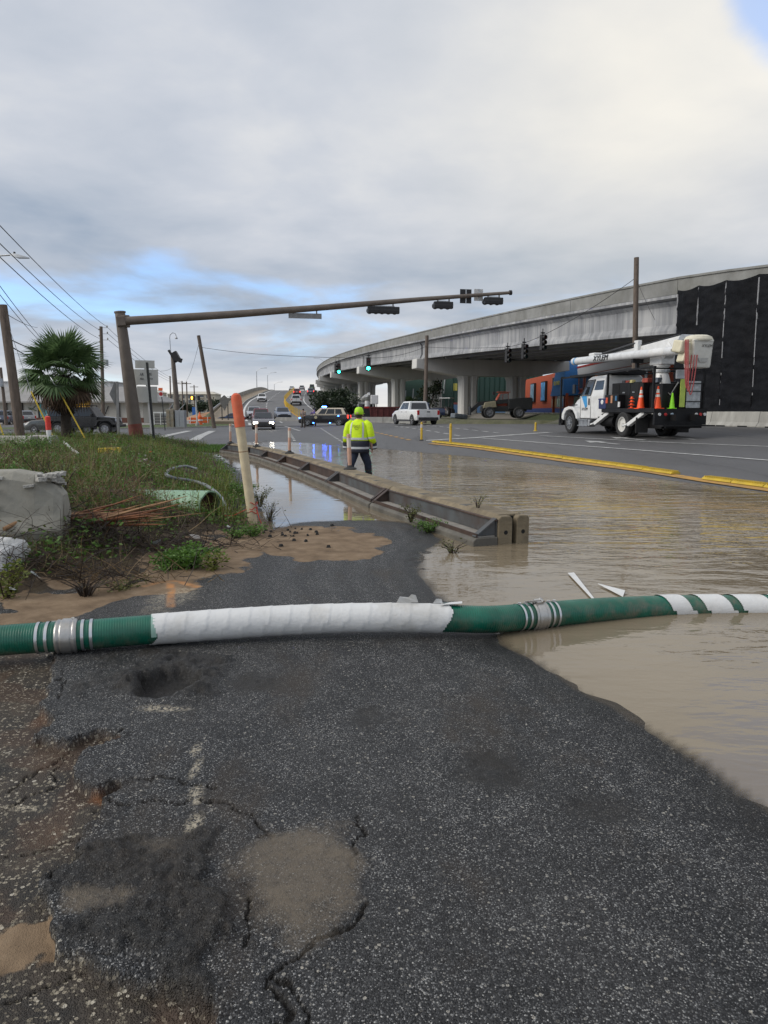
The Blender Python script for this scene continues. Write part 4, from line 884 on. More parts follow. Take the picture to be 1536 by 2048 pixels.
def car(label, cat, loc, heading, body, L=4.6, W=1.85, H=1.65, hood=1.02, belt=1.05, clr=.28, r=.34, g=(.95, .25, -1.75, -2.1), kind='suv', name='parked_car', group=None, roofm=None, rim=None, lights=False, boxy=0.0, nwin=3, wheel_y=None, brake=False, spokes=5, trim=None):
    """forward is +Y; g = y of windscreen foot, roof front, roof rear, rear glass foot"""
    t = thing(name, label, cat, loc, heading, group); hw = W/2; f, bk = L/2, -L/2
    g0, g1, g2, g3 = g; wy = wheel_y or (f-.92, bk+.95); zc = clr
    def ring(y, zt, w, zb=None):
        zb = zc if zb is None else zb
        return [(-w*.94, y, zb), (-w, y, zb+.10), (-w*1.0, y, zb+(zt-zb)*.55), (-w*.975, y, zt-.07), (-w*.9, y, zt), (w*.9, y, zt), (w*.975, y, zt-.07), (w, y, zb+(zt-zb)*.55), (w, y, zb+.10), (w*.94, y, zb)]
    nose = hood-.22*(1-boxy)
    st = [(f, nose-.22, hw*.80, zc+.14), (f-.05, nose-.05, hw*.9, zc+.03), (f-.28, nose+.03, hw*.97, zc), (f-.7, hood-.05*(1-boxy), hw, zc), (g0+.05, hood, hw, zc), (g0-.3, belt, hw, zc)]
    if kind == 'pickup':
        st += [(g3+.05, belt, hw, zc), (bk+.1, belt, hw, zc+.08), (bk, belt-.02, hw*.97, zc+.12)]
    elif kind == 'sedan':
        st += [(g3+.2, belt, hw, zc), (g3-.1, belt+.02, hw*.985, zc), (bk+.25, belt-.02, hw*.95, zc+.03), (bk+.05, belt-.10, hw*.9, zc+.06), (bk, belt-.25, hw*.84, zc+.15)]
    else:
        st += [(bk+.35, belt, hw, zc), (bk+.08, belt, hw*.96, zc+.05), (bk, belt-.12, hw*.90, zc+.12)]
    m = MB(); m.loft([ring(*s) for s in st]); m.build('body', body, t, smooth=True, bevel=0)
    wb, wr = hw*.90, hw*.90-.17*(1-boxy*.6)
    gh = [[(-wb, g0, belt-.05), (wb, g0, belt-.05), (wb, g3, belt-.05), (-wb, g3, belt-.05)], [(-wr-.02, g1+.04, H-.05), (wr+.02, g1+.04, H-.05), (wr+.02, g2-.04, H-.05), (-wr-.02, g2-.04, H-.05)], [(-wr+.06, g1-.06, H), (wr-.06, g1-.06, H), (wr-.06, g2+.05, H), (-wr+.06, g2+.05, H)]]
    m = MB(); m.loft(gh); m.build('cabin', roofm or body, t, bevel=.02)
    b0, b1 = gh[0], gh[1]
    pane(t, (b0[0], b0[1], b1[1], b1[0]), .07, .93, .10, .93, (0, 1, .3), 'windscreen'); pane(t, (b0[3], b0[2], b1[2], b1[3]), .10, .90, .16, .88, (0, -1, .3), 'rear_window')
    for sx, (i, j) in ((-1, (0, 3)), (1, (1, 2))):
        q = (b0[i], b0[j], b1[j], b1[i]); cuts = np.linspace(.06, .95, nwin+1)
        for k in range(nwin): pane(t, q, cuts[k]+.015+(.05 if k == 0 else 0), cuts[k+1]-.015-(.04 if k == nwin-1 else 0), .15, .90, (sx, 0, 0), 'side_window')
        MB().box((sx*(hw+.08), g0-.25, belt+.07), (.16, .10, .13)).build('mirror', trim or body, t, bevel=.02)
        for yy in wy:
            a = MB(); n_ = 18; pts = [(yy+math.cos(q_)*r*1.2, max(zc+.01, r+math.sin(q_)*r*1.2)) for q_ in np.linspace(0, 2*math.pi, n_, endpoint=False)]
            a.prism(pts, 'X', sx*(hw-.25), sx*(hw+.006)); a.build('wheel_arch', m_dark(), t)
            wheel(t, sx*(hw-.10), yy, r, .24, rim, sx, spokes)
        MB().box((sx*(hw+.003), (wy[0]+wy[1])/2, zc+.06), (.02, wy[0]-wy[1]-2.3*r, .12)).build('sill', m_dark(), t)
        for yd in (g0-1.15, g0-.2-(1.9 if nwin > 1 else 1.3)):
            if yd > wy[1]+r: MB().box((sx*(hw+.004), yd+.15, belt-.17), (.02, .18, .03)).build('door_handle', trim or m_dark(), t)
        hm = mat('lit headlamp', (.9, .9, .85), .2, var=0, emit=(1, .93, .78), es=9) if lights else mat('clear lamp lens', (.55, .57, .6), .12, var=0)
        MB().box((sx*hw*.70, f-.06, nose-.14), (hw*.38, .14, .17)).build('headlight', hm, t, bevel=.03)
        bl = mat('lit brake lamp', (.6, .02, .02), .25, var=0, emit=(1, .05, .03), es=1.6) if brake else m_red_lens()
        zt = belt-.22
        MB().box((sx*hw*.86, bk+.055, zt), (hw*.20, .13, .34 if kind != 'sedan' else .2)).build('tail_light', bl, t, bevel=.02)
    MB().box((0, f-.03, zc+.20), (hw*1.55, .14, .22)).build('front_bumper', trim or m_dark(), t, bevel=.03); MB().box((0, bk+.03, zc+.20), (hw*1.7, .16, .20)).build('rear_bumper', trim or m_dark(), t, bevel=.03)
    MB().box((0, f-.055, nose-.17), (hw*.85, .10, .16)).build('grille', m_dark(), t, bevel=.02)
    MB().box((0, bk-.035, zc+.48), (.32, .02, .16)).build('licence_plate', mat('plate white', (.6, .6, .58), .5, var=.05), t)
    if kind == 'pickup':
        b = MB(); b.box((0, (g3+bk)/2, belt-.01), (W*.80, g3-bk-.25, .05)); b.build('bed_cover', m_black(), t)
        MB().box((0, bk-.012, belt-.16), (.24, .03, .07)).build('tailgate_handle', m_black(), t)
    return t
P_WHITE = paint('white car paint', (.70, .70, .69)); P_BLACK = paint('black car paint', (.012, .012, .014)); P_GREY = paint('grey car paint', (.07, .073, .078)); P_MAROON = paint('maroon car paint', (.16, .015, .022)); P_SILVER = paint('silver car paint', (.36, .37, .38))
P_BROWN = paint('dark brown car paint', (.045, .028, .024)); P_BLUEG = paint('blue grey car paint', (.10, .12, .17)); P_GREEN = paint('dark green car paint', (.06, .12, .05)); P_TAN = paint('cream car paint', (.60, .52, .40)); P_RED = paint('dull red car paint', (.22, .02, .025))
HD = -R(-12.6)
def RZ(px, py, D=None):
    p = GR(px, py); return p
# police patrol car, side on, nose to the left
pc = car('black and cream patrol SUV with blue lights flashing in the junction', 'police car', GR(650, 851.5), R(84), P_BLACK, L=5.1, W=1.95, H=1.80, hood=1.12, belt=1.15, clr=.26, r=.38, g=(1.05, .35, -1.95, -2.35), roofm=P_TAN, name='police_car', brake=True, nwin=3, rim=m_steel())
def patrol_extras():
    bl = mat('blue strobe', (.02, .05, .9), .2, var=0, emit=(.03, .12, 1), es=55); bl2 = mat('blue strobe small', (.02, .05, .9), .2, var=0, emit=(.03, .12, 1), es=12)
    lb = MB().box((0, .05, 1.84), (1.25, .30, .10)).build('light_bar', m_dark(), pc, bevel=.03)
    for x in (-.42, 0, .42): MB().box((x, .05, 1.925), (.34, .27, .08)).build('strobe', bl, lb, bevel=.02)
    for x, y, z in ((.90, 2.42, .80), (.99, 1.0, .30), (.99, -.7, .30), (.985, -1.55, 1.00)):
        for s in (-1, 1): MB().box((s*x, y, z), (.05, .16, .09)).build('strobe', bl2, pc, bevel=.02)
    for s in (-1, 1):
        MB().box((s*.983, -.25, 1.095), (.01, 3.2, .05)).build('stripe', P_TAN, pc)
        MB().cyl((s*.968, .75, .86), (s*.985, .75, .86), .15, n=20).build('door_badge', mat('door badge gold', (.45, .40, .26), .5, var=.2), pc)
patrol_extras()
# vehicles at and near the junction
car('dark brown sedan with lit headlights coming off the ramp', 'car', GR(527, 858), math.pi+R(10), P_BROWN, L=4.9, W=1.9, H=1.47, hood=.92, belt=.95, clr=.20, r=.34, g=(.85, -.05, -1.25, -1.95), kind='sedan', name='sedan', lights=True)
car('maroon pickup waiting just behind the brown sedan', 'pickup', GR(519, 852)+Vector((-.6, 4.5, 0)), math.pi+R(12), P_MAROON, L=5.6, W=2.0, H=1.85, hood=1.15, belt=1.18, clr=.32, r=.4, g=(1.1, .45, -.6, -.75), kind='pickup', name='pickup_truck', nwin=2)
car('white pickup with blue door marks stopped in front of the far jersey barriers', 'pickup', GR(829, 849.5), R(20), P_WHITE, L=5.4, W=1.9, H=1.80, hood=1.12, belt=1.16, clr=.30, r=.38, g=(1.35, .65, -.75, -.92), kind='pickup', name='pickup_truck', nwin=2, brake=False, trim=m_dark())
car('dark grey SUV behind the patrol car roof', 'SUV', GR(636, 845)+Vector((-.6, 9, 0)), R(10), P_GREY, L=4.7, W=1.9, H=1.75, hood=1.05, belt=1.1, name='suv', brake=True)
car('black pickup climbing away just beyond the dark grey SUV', 'pickup', GR(632, 841)+Vector((-1.8, 15, .1)), R(10), P_BLACK, L=5.5, W=1.98, H=1.9, hood=1.15, belt=1.2, clr=.34, r=.4, g=(1.1, .45, -.7, -.85), kind='pickup', name='pickup_truck', nwin=2)

# black four door off roader
def jeep():
    D = 47.0; p = A(176, 872, D); p.z = zr(p.x, p.y)
    P = P_BLACK
    t = thing('off_road_vehicle', 'black boxy four door off road vehicle passing behind the palm trunk', 'car', p, R(-88))
    hw = .80
    b = MB(); b.loft([[(-hw*.82, 2.02, .62), (hw*.82, 2.02, .62), (hw*.82, 2.02, 1.12), (-hw*.82, 2.02, 1.12)], [(-hw*.9, .95, .55), (hw*.9, .95, .55), (hw*.93, .95, 1.20), (-hw*.93, .95, 1.20)]]); b.build('hood', P, t, bevel=.04)
    b = MB(); b.box((0, -.62, .86), (2*hw, 3.14, .66)); b.build('body', P, t, bevel=.04)
    gh = [[(-hw, .92, 1.16), (hw, .92, 1.16), (hw, -2.2, 1.16), (-hw, -2.2, 1.16)], [(-hw+.07, .50, 1.80), (hw-.07, .50, 1.80), (hw-.07, -2.12, 1.80), (-hw+.07, -2.12, 1.80)]]
    MB().loft(gh).build('hard_top', m_black(), t, bevel=.03); b0, b1 = gh
    pane(t, (b0[0], b0[1], b1[1], b1[0]), .07, .93, .10, .90, (0, 1, .2), 'windscreen', mat('pale windscreen glass', (.20, .26, .32), .06, var=0)); pane(t, (b0[3], b0[2], b1[2], b1[3]), .1, .9, .1, .85, (0, -1, 0), 'rear_window')
    for s, (i, j) in ((-1, (0, 3)), (1, (1, 2))):
        for u0, u1 in ((.05, .33), (.36, .62), (.67, .96)): pane(t, (b0[i], b0[j], b1[j], b1[i]), u0, u1, .10, .86, (s, 0, 0), 'side_window')
        for yy in (1.42, -1.58):
            f = MB(); f.prism([(yy-.62, .62), (yy-.5, .92), (yy-.35, 1.0), (yy+.35, 1.0), (yy+.52, .90), (yy+.60, .70), (yy+.5, .70), (yy+.4, .84), (yy+.3, .92), (yy-.3, .92), (yy-.42, .84), (yy-.5, .62)], 'X', s*(hw-.1), s*(hw+.16)); f.build('fender_flare', m_dark(), t)
            wheel(t, s*(hw-.02), yy, .40, .26, m_rim(), s, 7)
            MB().prism([(yy+math.cos(q)*.45, max(.5, .42+math.sin(q)*.48)) for q in np.linspace(0, 6.283, 16, endpoint=False)], 'X', s*(hw-.35), s*(hw+.004)).build('wheel_arch', M_HOLE, t)
        MB().bar((s*(hw+.06), .75, .52), (s*(hw+.06), -1.0, .52), .10, .06).build('side_step', m_black(), t)
        MB().box((s*(hw+.12), .62, 1.30), (.18, .10, .16)).build('mirror', m_dark(), t, bevel=.02)
        for yd in (.05, -.88): MB().box((s*(hw+.004), yd, 1.10), (.02, .14, .04)).build('door_handle', m_dark(), t)
        for yd in (.60, -.28, -1.12): MB().box((s*(hw+.001), yd, .88), (.006, .012, .56)).build('door_gap', M_HOLE, t)
        MB().cyl((s*.52, 2.0, .96), (s*.52, 2.06, .96), .10, n=16).build('headlight', mat('clear lamp lens', (.55, .57, .6), .12, var=0), t)
        MB().box((s*.74, -2.21, .98), (.12, .06, .22)).build('tail_light', m_red_lens(), t); MB().box((s*(hw+.004), -2.05, .98), (.02, .06, .12)).build('side_marker', m_red_lens(), t)
    MB().box((0, 2.18, .60), (1.5, .22, .18)).build('front_bumper', m_dark(), t, bevel=.03); MB().box((0, -2.3, .58), (1.5, .2, .18)).build('rear_bumper', m_dark(), t, bevel=.03)
    for k in range(7): MB().box((-.30+k*.10, 2.03, .95), (.05, .03, .26)).build('grille_slot', M_HOLE, t)
    wheel(t, 0, 0, .38, .24); sp = t.children[-1]; sp.name = 'spare_wheel'; sp.matrix_local = Matrix.Translation((0, -2.32, .72)) @ Matrix.Rotation(math.pi/2, 4, 'Z')
    for s in (-.55, .55):
        MB().bar((s, .5, 1.90), (s, -1.9, 1.90), .04).build('roof_rail', m_black(), t)
    for y in (.2, -.8, -1.8): MB().bar((-.6, y, 1.88), (.6, y, 1.88), .04).build('roof_bar', m_black(), t)
jeep()
car('dark olive grey SUV waiting nose in behind the black off roader', 'SUV', A(122, 868, 52.5)*1.0, R(80), paint('olive grey paint', (.045, .05, .048)), L=4.8, W=1.9, H=1.68, hood=1.05, belt=1.08, name='suv', nwin=3)

# ------------------------------------------------------------------ big bucket truck
def bucket_truck():
    W_ = m_white(); K = mat('black truck body', (.008, .008, .009), .5, var=.3, scale=4, dirt=(.03, .028, .026), dirtamt=.3, spec=.3); GL = m_glass()
    pr = GR(1247, 870.5); u = Vector((U.x, U.y, 0)); v = Vector((V.x, V.y, 0))
    loc = pr+v*1.12; loc.z = zr(loc.x, loc.y)
    t = thing('bucket_truck', 'white and black utility truck with long folded boom and personnel bucket', 'truck', loc, R(12.6))
    # chassis and wheels: rear axle y=0, front axle y=4.75
    for s in (-.43, .43): MB().bar((s, -2.6, .82), (s, 5.4, .82), .09, .24).build('frame_rail', K, t)
    MB().cyl((-.9, 0, .52), (.9, 0, .52), .11, n=10).build('rear_axle', K, t); MB().cyl((-.9, 4.75, .5), (.9, 4.75, .5), .08, n=10).build('front_axle', K, t)
    mrim = mat('white steel wheel', (.62, .61, .58), .4, var=.1, dirt=(.3, .27, .22), dirtamt=.4)
    for s in (-1, 1):
        wheel(t, s*1.06, 4.75, .505, .29, m_steel(), s, 8); 
        wheel(t, s*1.10, 0, .515, .28, mrim, s, 0); wheel(t, s*.76, 0, .515, .28, mrim, s, 0)
        fm = MB(); fm.prism([(5.62, .72), (5.58, .98), (5.35, 1.22), (4.95, 1.30), (4.45, 1.26), (4.1, 1.0), (4.0, .70), (4.12, .70), (4.25, .92), (4.5, 1.12), (4.8, 1.16), (5.15, 1.08), (5.35, .88), (5.40, .62)], 'X', s*.86, s*1.2); fm.build('front_fender', W_, t, bevel=.03)
        MB().prism([(4.75+math.cos(q)*.60, max(.55, .52+math.sin(q)*.62)) for q in np.linspace(0, 6.283, 18, endpoint=False)], 'X', s*.4, s*1.0).build('wheel_arch', M_HOLE, t)
    # hood and cab
    hd = MB(); hd.loft([[(-.62, 5.55, .78), (.62, 5.55, .78), (.55, 5.52, 1.42), (-.55, 5.52, 1.42)], [(-.80, 5.0, .85), (.80, 5.0, .85), (.66, 5.0, 1.62), (-.66, 5.0, 1.62)], [(-.95, 4.05, .85), (.95, 4.05, .85), (.88, 4.05, 1.78), (-.88, 4.05, 1.78)]]); hd.build('hood', W_, t, smooth=True, bevel=.04)
    MB().box((0, 5.56, 1.10), (.95, .04, .52)).build('grille', K, t); MB().box((0, 5.70, .62), (2.3, .26, .30)).build('front_bumper', K, t, bevel=.02)
    cab = [[(-1.03, 4.12, .72), (1.03, 4.12, .72), (1.03, 1.95, .72), (-1.03, 1.95, .72)], [(-1.05, 4.08, 1.75), (1.05, 4.08, 1.75), (1.05, 1.93, 1.75), (-1.05, 1.93, 1.75)], [(-.93, 3.55, 2.52), (.93, 3.55, 2.52), (.95, 1.96, 2.55), (-.95, 1.96, 2.55)], [(-.80, 3.40, 2.66), (.80, 3.40, 2.66), (.83, 2.05, 2.68), (-.83, 2.05, 2.68)]]
    MB().loft(cab).build('cab', W_, t, bevel=.05)
    b0, b1 = cab[1], cab[2]
    pane(t, (b0[0], b0[1], b1[1], b1[0]), .06, .94, .06, .92, (0, 1, .2), 'windscreen')
    for s, (i, j) in ((-1, (0, 3)), (1, (1, 2))):
        q = (b0[i], b0[j], b1[j], b1[i]); w = pane(t, q, .08, .46, .08, .90, (s, 0, 0), 'door_window'); pane(t, q, .56, .97, .34, .86, (s, 0, 0), 'rear_side_window')
        q2 = [Vector(p) for p in q]
        fr = MB()
        for (ua, va, ub, vb) in ((.06, .04, .06, .94), (.06, .94, .48, .94), (.48, .94, .48, .04), (.48, .04, .06, .04)): fr.bar(bil(q2, ua, va)+Vector((s*.012, 0, 0)), bil(q2, ub, vb)+Vector((s*.012, 0, 0)), .035)
        fr.build('window_frame', m_dark(), w)
        for y in (3.98, 3.02): MB().box((s*1.046, y, 1.24), (.01, .018, 1.0)).build('door_gap', m_dark(), t)
        MB().box((s*1.045, 3.5, .735), (.012, .95, .016)).build('door_gap', m_dark(), t)
        MB().box((s*1.06, 3.16, 1.50), (.04, .09, .30)).build('door_handle', m_black(), t, bevel=.01)
        ml = MB(); ml.bar((s*1.05, 3.95, 2.28), (s*1.35, 4.05, 2.26), .03); ml.box((s*1.36, 4.06, 2.10), (.07, .20, .42)); ml.build('mirror', m_black(), t)
        MB().box((s*.98, 3.42, .52), (.36, 1.0, .34)).build('fuel_tank', m_steel(), t, bevel=.05)
        st = MB()
        for zz in (.40, .66): st.box((s*1.13, 3.45, zz), (.16, .95, .04))
        for yy in (3.1, 3.45, 3.8): st.box((s*1.17, yy, .53), (.02, .05, .36))
        st.build('cab_step', m_steel(), t)
        MB().box((s*.82, 5.42, 1.08), (.28, .22, .26)).build('headlight', mat('clear lamp lens', (.55, .57, .6), .12, var=0), t, bevel=.04)
    lg = MB(); lg.prism([(3.86, 1.74), (3.40, 1.80), (3.34, 1.30), (3.50, 1.22)], 'X', -1.062, -1.052); lg.build('door_logo', mat('blue door decal', (.05, .30, .62), .5, var=.1), t)
    X = Matrix.Translation((-1.058, 3.55, 1.16)) @ Matrix.Rotation(-math.pi/2, 4, 'Z') @ Matrix.Rotation(math.pi/2, 4, 'X')
    text_mesh('XYLEM', .17, m_black(), t, X, width=.55); text_mesh('DOT 2318', .07, m_black(), t, Matrix.Translation((-1.058, 3.6, .92)) @ Matrix.Rotation(-math.pi/2, 4, 'Z') @ Matrix.Rotation(math.pi/2, 4, 'X'), width=.4) if False else None
    # deck, bins and tail
    MB().box((0, -.20, 1.10), (2.30, 4.0, .12)).build('deck', K, t, bevel=.01)
    MB().box((0, -.20, 1.02), (2.1, 3.8, .08)).build('deck_frame', K, t)
    for s in (-1, 1): MB().box((s*1.16, -.20, 1.10), (.03, 4.0, .17)).build('side_rail', K, t)
    MB().box((.1, .35, 1.72), (1.9, 2.4, 1.1)).build('tool_bin', K, t, bevel=.02)
    MB().box((-.95, 1.0, 1.47), (.46, 1.1, .60)).build('side_bin', K, t, bevel=.02)
    MB().box((.22, -1.40, 1.65), (1.7, .9, 1.0)).build('tail_bin', K, t, bevel=.02)
    for y, z, w_, h_, c in ((1.35, 1.58, .16, .24, (.55, .08, .03)), (.95, 1.62, .13, .32, (.45, .22, .12)), (.6, 1.66, .12, .2, (.05, .16, .30)), (.35, 1.40, .14, .22, (.6, .6, .6))):
        MB().box((-1.19, y, z-.05), (.03, w_, h_)).build('lamp_or_tag', mat('tag %d' % int(y*100), c, .5, var=.05), t)
    MB().box((-.62, -.2, 1.90), (.02, .30, .26)).build('notice_plate', mat('notice plate', (.45, .45, .44), .5, var=.2), t)
    # tail panel with lamps
    MB().box((0, -2.16, .84), (2.30, .12, .62)).build('tail_panel', K, t); MB().box((.1, -2.4, .50), (2.3, .5, .05)).build('tow_step', K, t)
    MB().box((.2, -2.12, .58), (1.6, .1, .36)).build('hitch_plate', K, t); 
    for x, c in ((-1.0, 'w'), (-.72, 'r'), (-.42, 'b'), (.72, 'w'), (.92, 'r'), (1.12, 'w')):
        MB().cyl((x*.95, -2.22, .94), (x*.95, -2.25, .94), .06, n=14).build('tail_lamp', {'w': mat('pale lamp', (.6, .6, .6), .3, var=0), 'r': m_red_lens(), 'b': mat('pale blue tag', (.4, .5, .6), .4, var=.1)}[c], t)
    for s in (-1, 1):
        mf = MB(); mf.box((s*.95, -1.05, .50), (.55, .03, .62)); mf.build('mud_flap', m_tyre(), t)
    MB().box((0, -1.45, .62), (1.3, 1.0, .5)).build('under_body', K, t)
    MB().cyl((-.75, 2.3, .62), (-.75, 1.2, .62), .24, n=14).build('air_tank', K, t)
    # outriggers
    for y in (1.75, -.98):
        for s in (-1, 1):
            o = MB(); q0, q1 = Vector((s*.95, y-.30, 1.02)), Vector((s*1.22, y+.45, .50))
            o.bar(q0, q1, .26, .15); o.bar(q1+Vector((0, -.05, .02)), q1+Vector((0, .22, -.03)), .34, .07); o.build('outrigger', W_, t, bevel=.02)
            oo = MB()
            for k in (.3, .55, .8): qq = q0.lerp(q1, k); oo.cyl(qq+Vector((s*.05, .06, .06)), qq+Vector((s*.16, .06, .06)), .03, n=8)
            oo.build('outrigger_hole', m_dark(), t.children[-1])
    # overhead rack
    rk = 2.72
    for s in (-1, 1):
        MB().bar((s*1.12, 5.86, rk-.04), (s*1.12, -2.05, rk+.06), .10, .07).build('rack_rail', K, t); MB().bar((s*1.16, 5.80, .50), (s*1.16, 5.80, rk), .07).build('rack_post', K, t)
        for y in (1.45, -2.0): MB().bar((s*1.12, y, 1.1), (s*1.12, y, rk), .08).build('rack_post', K, t)
    for y in (5.8, 4.2, 2.6, 1.5, -.2, -2.0): MB().bar((-1.16, y, rk), (1.16, y, rk), .06).build('rack_bar', K, t)
    MB().box((0, 3.6, rk+.06), (1.7, 3.9, .05)).build('rack_tray', K, t); MB().box((-.95, 5.82, .55), (.42, .3, .34)).build('bumper_box', K, t)
    bm = MB()
    for i in range(9): a = 2*math.pi*i/9
    # pedestal and booms
    px_, py_ = .15, -.55
    MB().lathe([(.44, 1.2), (.40, 2.2), (.27, 2.62), (.33, 2.66), (.33, 2.76), (.28, 2.78), (.28, 2.86), (.33, 2.88), (.33, 2.95)], 20, 'Z', (px_, py_, 0)).build('pedestal', W_, t, smooth=True)
    MB().lathe([(.345, 2.66), (.345, 2.74)], 20, 'Z', (px_, py_, 0)).build('slew_ring', m_steel(), t)
    tr = MB(); tr.box((px_, py_, 3.16), (.62, .85, .42)); tr.bar((px_, py_-.2, 3.2), (px_, py_-.75, 3.72), .42, .34); tr.build('turret', W_, t, bevel=.04)
    # lower boom (square) from elbow at the rear forward and down to the knuckle over the hood
    lo = MB(); lo.loft([[(px_+.05+dx, -1.9, 3.80+dz) for dx, dz in ((-.17, -.24), (.17, -.24), (.17, .22), (-.17, .22))], [(px_+.05+dx, 1.6, 3.66+dz) for dx, dz in ((-.16, -.16), (.16, -.16), (.16, .14), (-.16, .14))], [(px_+.05+dx, 5.2, 3.56+dz) for dx, dz in ((-.13, -.12), (.13, -.12), (.13, .1), (-.13, .1))]]); lo.build('lower_boom', W_, t, bevel=.03)
    kn = MB(); kn.cyl((px_-.18, -2.05, 3.80), (px_+.28, -2.05, 3.80), .23, n=18); kn.cyl((px_-.22, -2.05, 3.80), (px_+.32, -2.05, 3.80), .10, n=12); kn.build('elbow', m_steel(), t)
    MB().cyl((px_-.26, -1.85, 3.80), (px_-.12, -1.85, 3.80), .05, n=10).build('pin', m_dark(), t)
    MB().box((px_, 4.9, 3.66), (.5, .55, .40)).build('front_knuckle', W_, t, bevel=.06)
    cy = MB(); cy.cyl((px_-.2, 1.1, 3.98), (px_-.2, 3.9, 3.74), .06, n=10); cy.build('ram', m_dark(), t); MB().box((px_-.15, 1.05, 3.86), (.2, .3, .46)).build('ram_bracket', W_, t, bevel=.02)
    # round upper boom carried on the near side
    ux = -.55
    MB().cyl((ux, 5.75, 3.50), (ux, -2.95, 3.36), .175, n=28).build('upper_boom', mat('white fibreglass boom', (.66, .67, .68), .32, var=.06, dirt=(.36, .36, .36), dirtamt=.4), t, smooth=True)
    bo = t.children[-1]
    MB().cyl((ux, -2.955, 3.36), (ux, -2.962, 3.36), .145, n=24).build('boom_mouth', M_HOLE, bo); MB().cyl((ux, 5.40, 3.494), (ux, 5.80, 3.501), .185, .16, n=24).build('boom_cap', mat('blue boom cap', (.10, .33, .60), .5, var=.15), bo)
    MB().cyl((ux, -.9, 3.393), (ux, -1.9, 3.377), .181, n=28).build('boom_sleeve', W_, bo, smooth=True); MB().box((ux-.2, -2.5, 3.38), (.03, .09, .09)).build('boom_hole', m_dark(), bo)
    sl = math.atan2(.14, 8.7)
    def side_text(s_, size, y, z, x, par, w, m=m_black()):
        text_mesh(s_, size, m, par, Matrix.Translation((x, y, z)) @ Matrix.Rotation(-math.pi/2, 4, 'Z') @ Matrix.Rotation(math.pi/2, 4, 'X') @ Matrix.Rotation(-sl, 4, 'Z'), italic=.25, width=w, ext=.012)
    side_text('XYLEM', .34, 2.9, 3.46, ux-.188, bo, 1.35)
    bk = MB(); bk.box((ux+.1, .3, 3.16), (.5, .16, .16)); bk.box((ux+.1, .3, 2.98), (.12, .12, .4)); bk.build('boom_rest', K, t)
    # bucket
    bx, by, bz = .02, -3.0, 2.62
    wm = mat('off white fibreglass bucket', (.62, .61, .56), .4, var=.08, dirt=(.36, .33, .26), dirtamt=.35)
    bkt = MB(); bkt.loft([[(bx+dx*s, by+dy*s, bz+z) for dx, dy in ((-.41, -.32), (.41, -.32), (.41, .32), (-.41, .32))] for z, s in ((.06, .88), (.16, .92), (1.0, 1.02), (1.06, 1.07), (1.10, 1.07))]); bko = bkt.build('bucket', wm, t, bevel=.05)
    cv = MB(); cv.lathe([(.54, 1.06), (.56, 1.12), (.50, 1.22), (.34, 1.28), (0, 1.30)], 22, 'Z', (0, 0, bz)); cvo = cv.build('bucket_cover', mat('cream canvas cover', (.66, .62, .50), .7, var=.1, bump=.01, bscale=12), bko, smooth=True); cvo.location = (bx, by, 0); cvo.scale = (1, .75, 1)
    # panel step on bucket face
    MB().prism([(-.22, .42), (.22, .42), (.15, .27), (-.15, .27)], 'Y', by-.345, by-.325).build('bucket_step', mat('grey step', (.38, .38, .36), .5), bko); bko.children[-1].location = (bx, 0, bz)
    text_mesh('XYLEM', .15, m_black(), bko, Matrix.Translation((bx+.12, by-.355, bz+.86)) @ Matrix.Rotation(math.pi/2, 4, 'X'), width=.46, italic=.2)
    cm = mat('cream moulded cover', (.62, .57, .42), .45, var=.08)
    hb = MB(); hb.box((-.58, -2.92, 3.46), (.56, .56, .46), rx=R(8), ry=R(8)); hb.build('tool_tray', cm, t, bevel=.06); MB().box((-.50, -2.98, 3.10), (.40, .45, .48), ry=R(14)).build('control_cover', cm, t, bevel=.06)
    MB().box((-.1, -2.8, 3.0), (.5, .3, .25)).build('bucket_pivot', K, t)
    hr = mat('red hydraulic line', (.38, .07, .07), .5, var=.15)
    for k in range(3):
        pts = []
        for i in range(23):
            q = i/22; a = math.pi*q; pts.append((-.72+(.30*q)*(1+.2*k)+.03*k, -3.26-.04*k, 3.70-1.75*math.sin(a)**.8*(.85+.07*k)-.55*q))
        MB().tube(pts, .022, 6).build('hydraulic_line', hr, t)
    # small carried fixtures at the tail
    sg = MB(); sg.box((.66, -2.0, 1.72), (.62, .03, 1.05)); sg.build('tail_rack_board', mat('pale rack board', (.42, .44, .45), .5, var=.3, scale=8), t)
    for z in (1.45, 1.85, 2.15): MB().bar((.30, -2.04, z), (1.05, -2.04, z), .03).build('tail_rack_bar', K, t)
    MB().box((.16, -2.02, 1.80), (.22, .03, 1.15)).build('lime_board', mat('lime board', (.48, .60, .12), .6, var=.1), t); MB().box((.05, -2.0, 2.5), (.42, .10, .36)).build('valve_box', m_steel(), t, bevel=.02)
    for x in (-.6, -.3, 0, .3, .6): MB().box((x, 3.42, 2.69), (.10, .08, .05)).build('marker_lamp', m_amber(), t)
    for dx in (-.08, .06):
        MB().tube([(px_+dx, -1.8, 4.06), (px_+dx, .2, 3.92), (px_+dx, 2.2, 3.82), (px_+dx, 4.8, 3.72), (px_+dx-.3, 5.2, 3.62)], .022, 6).build('boom_hose', m_black(), t)
    MB().tube([(-.3, -1.2, 2.5), (-.5, -1.6, 2.1), (-.3, -1.9, 1.7), (0, -1.95, 2.2)], .03, 6).build('coiled_line', mat('grey line', (.2, .2, .2), .6), t)
    MB().cyl((.98, 1.86, 1.0), (.98, 1.86, 2.9), .07, n=10).build('exhaust_stack', m_steel(), t)
    rr = random.Random(2)
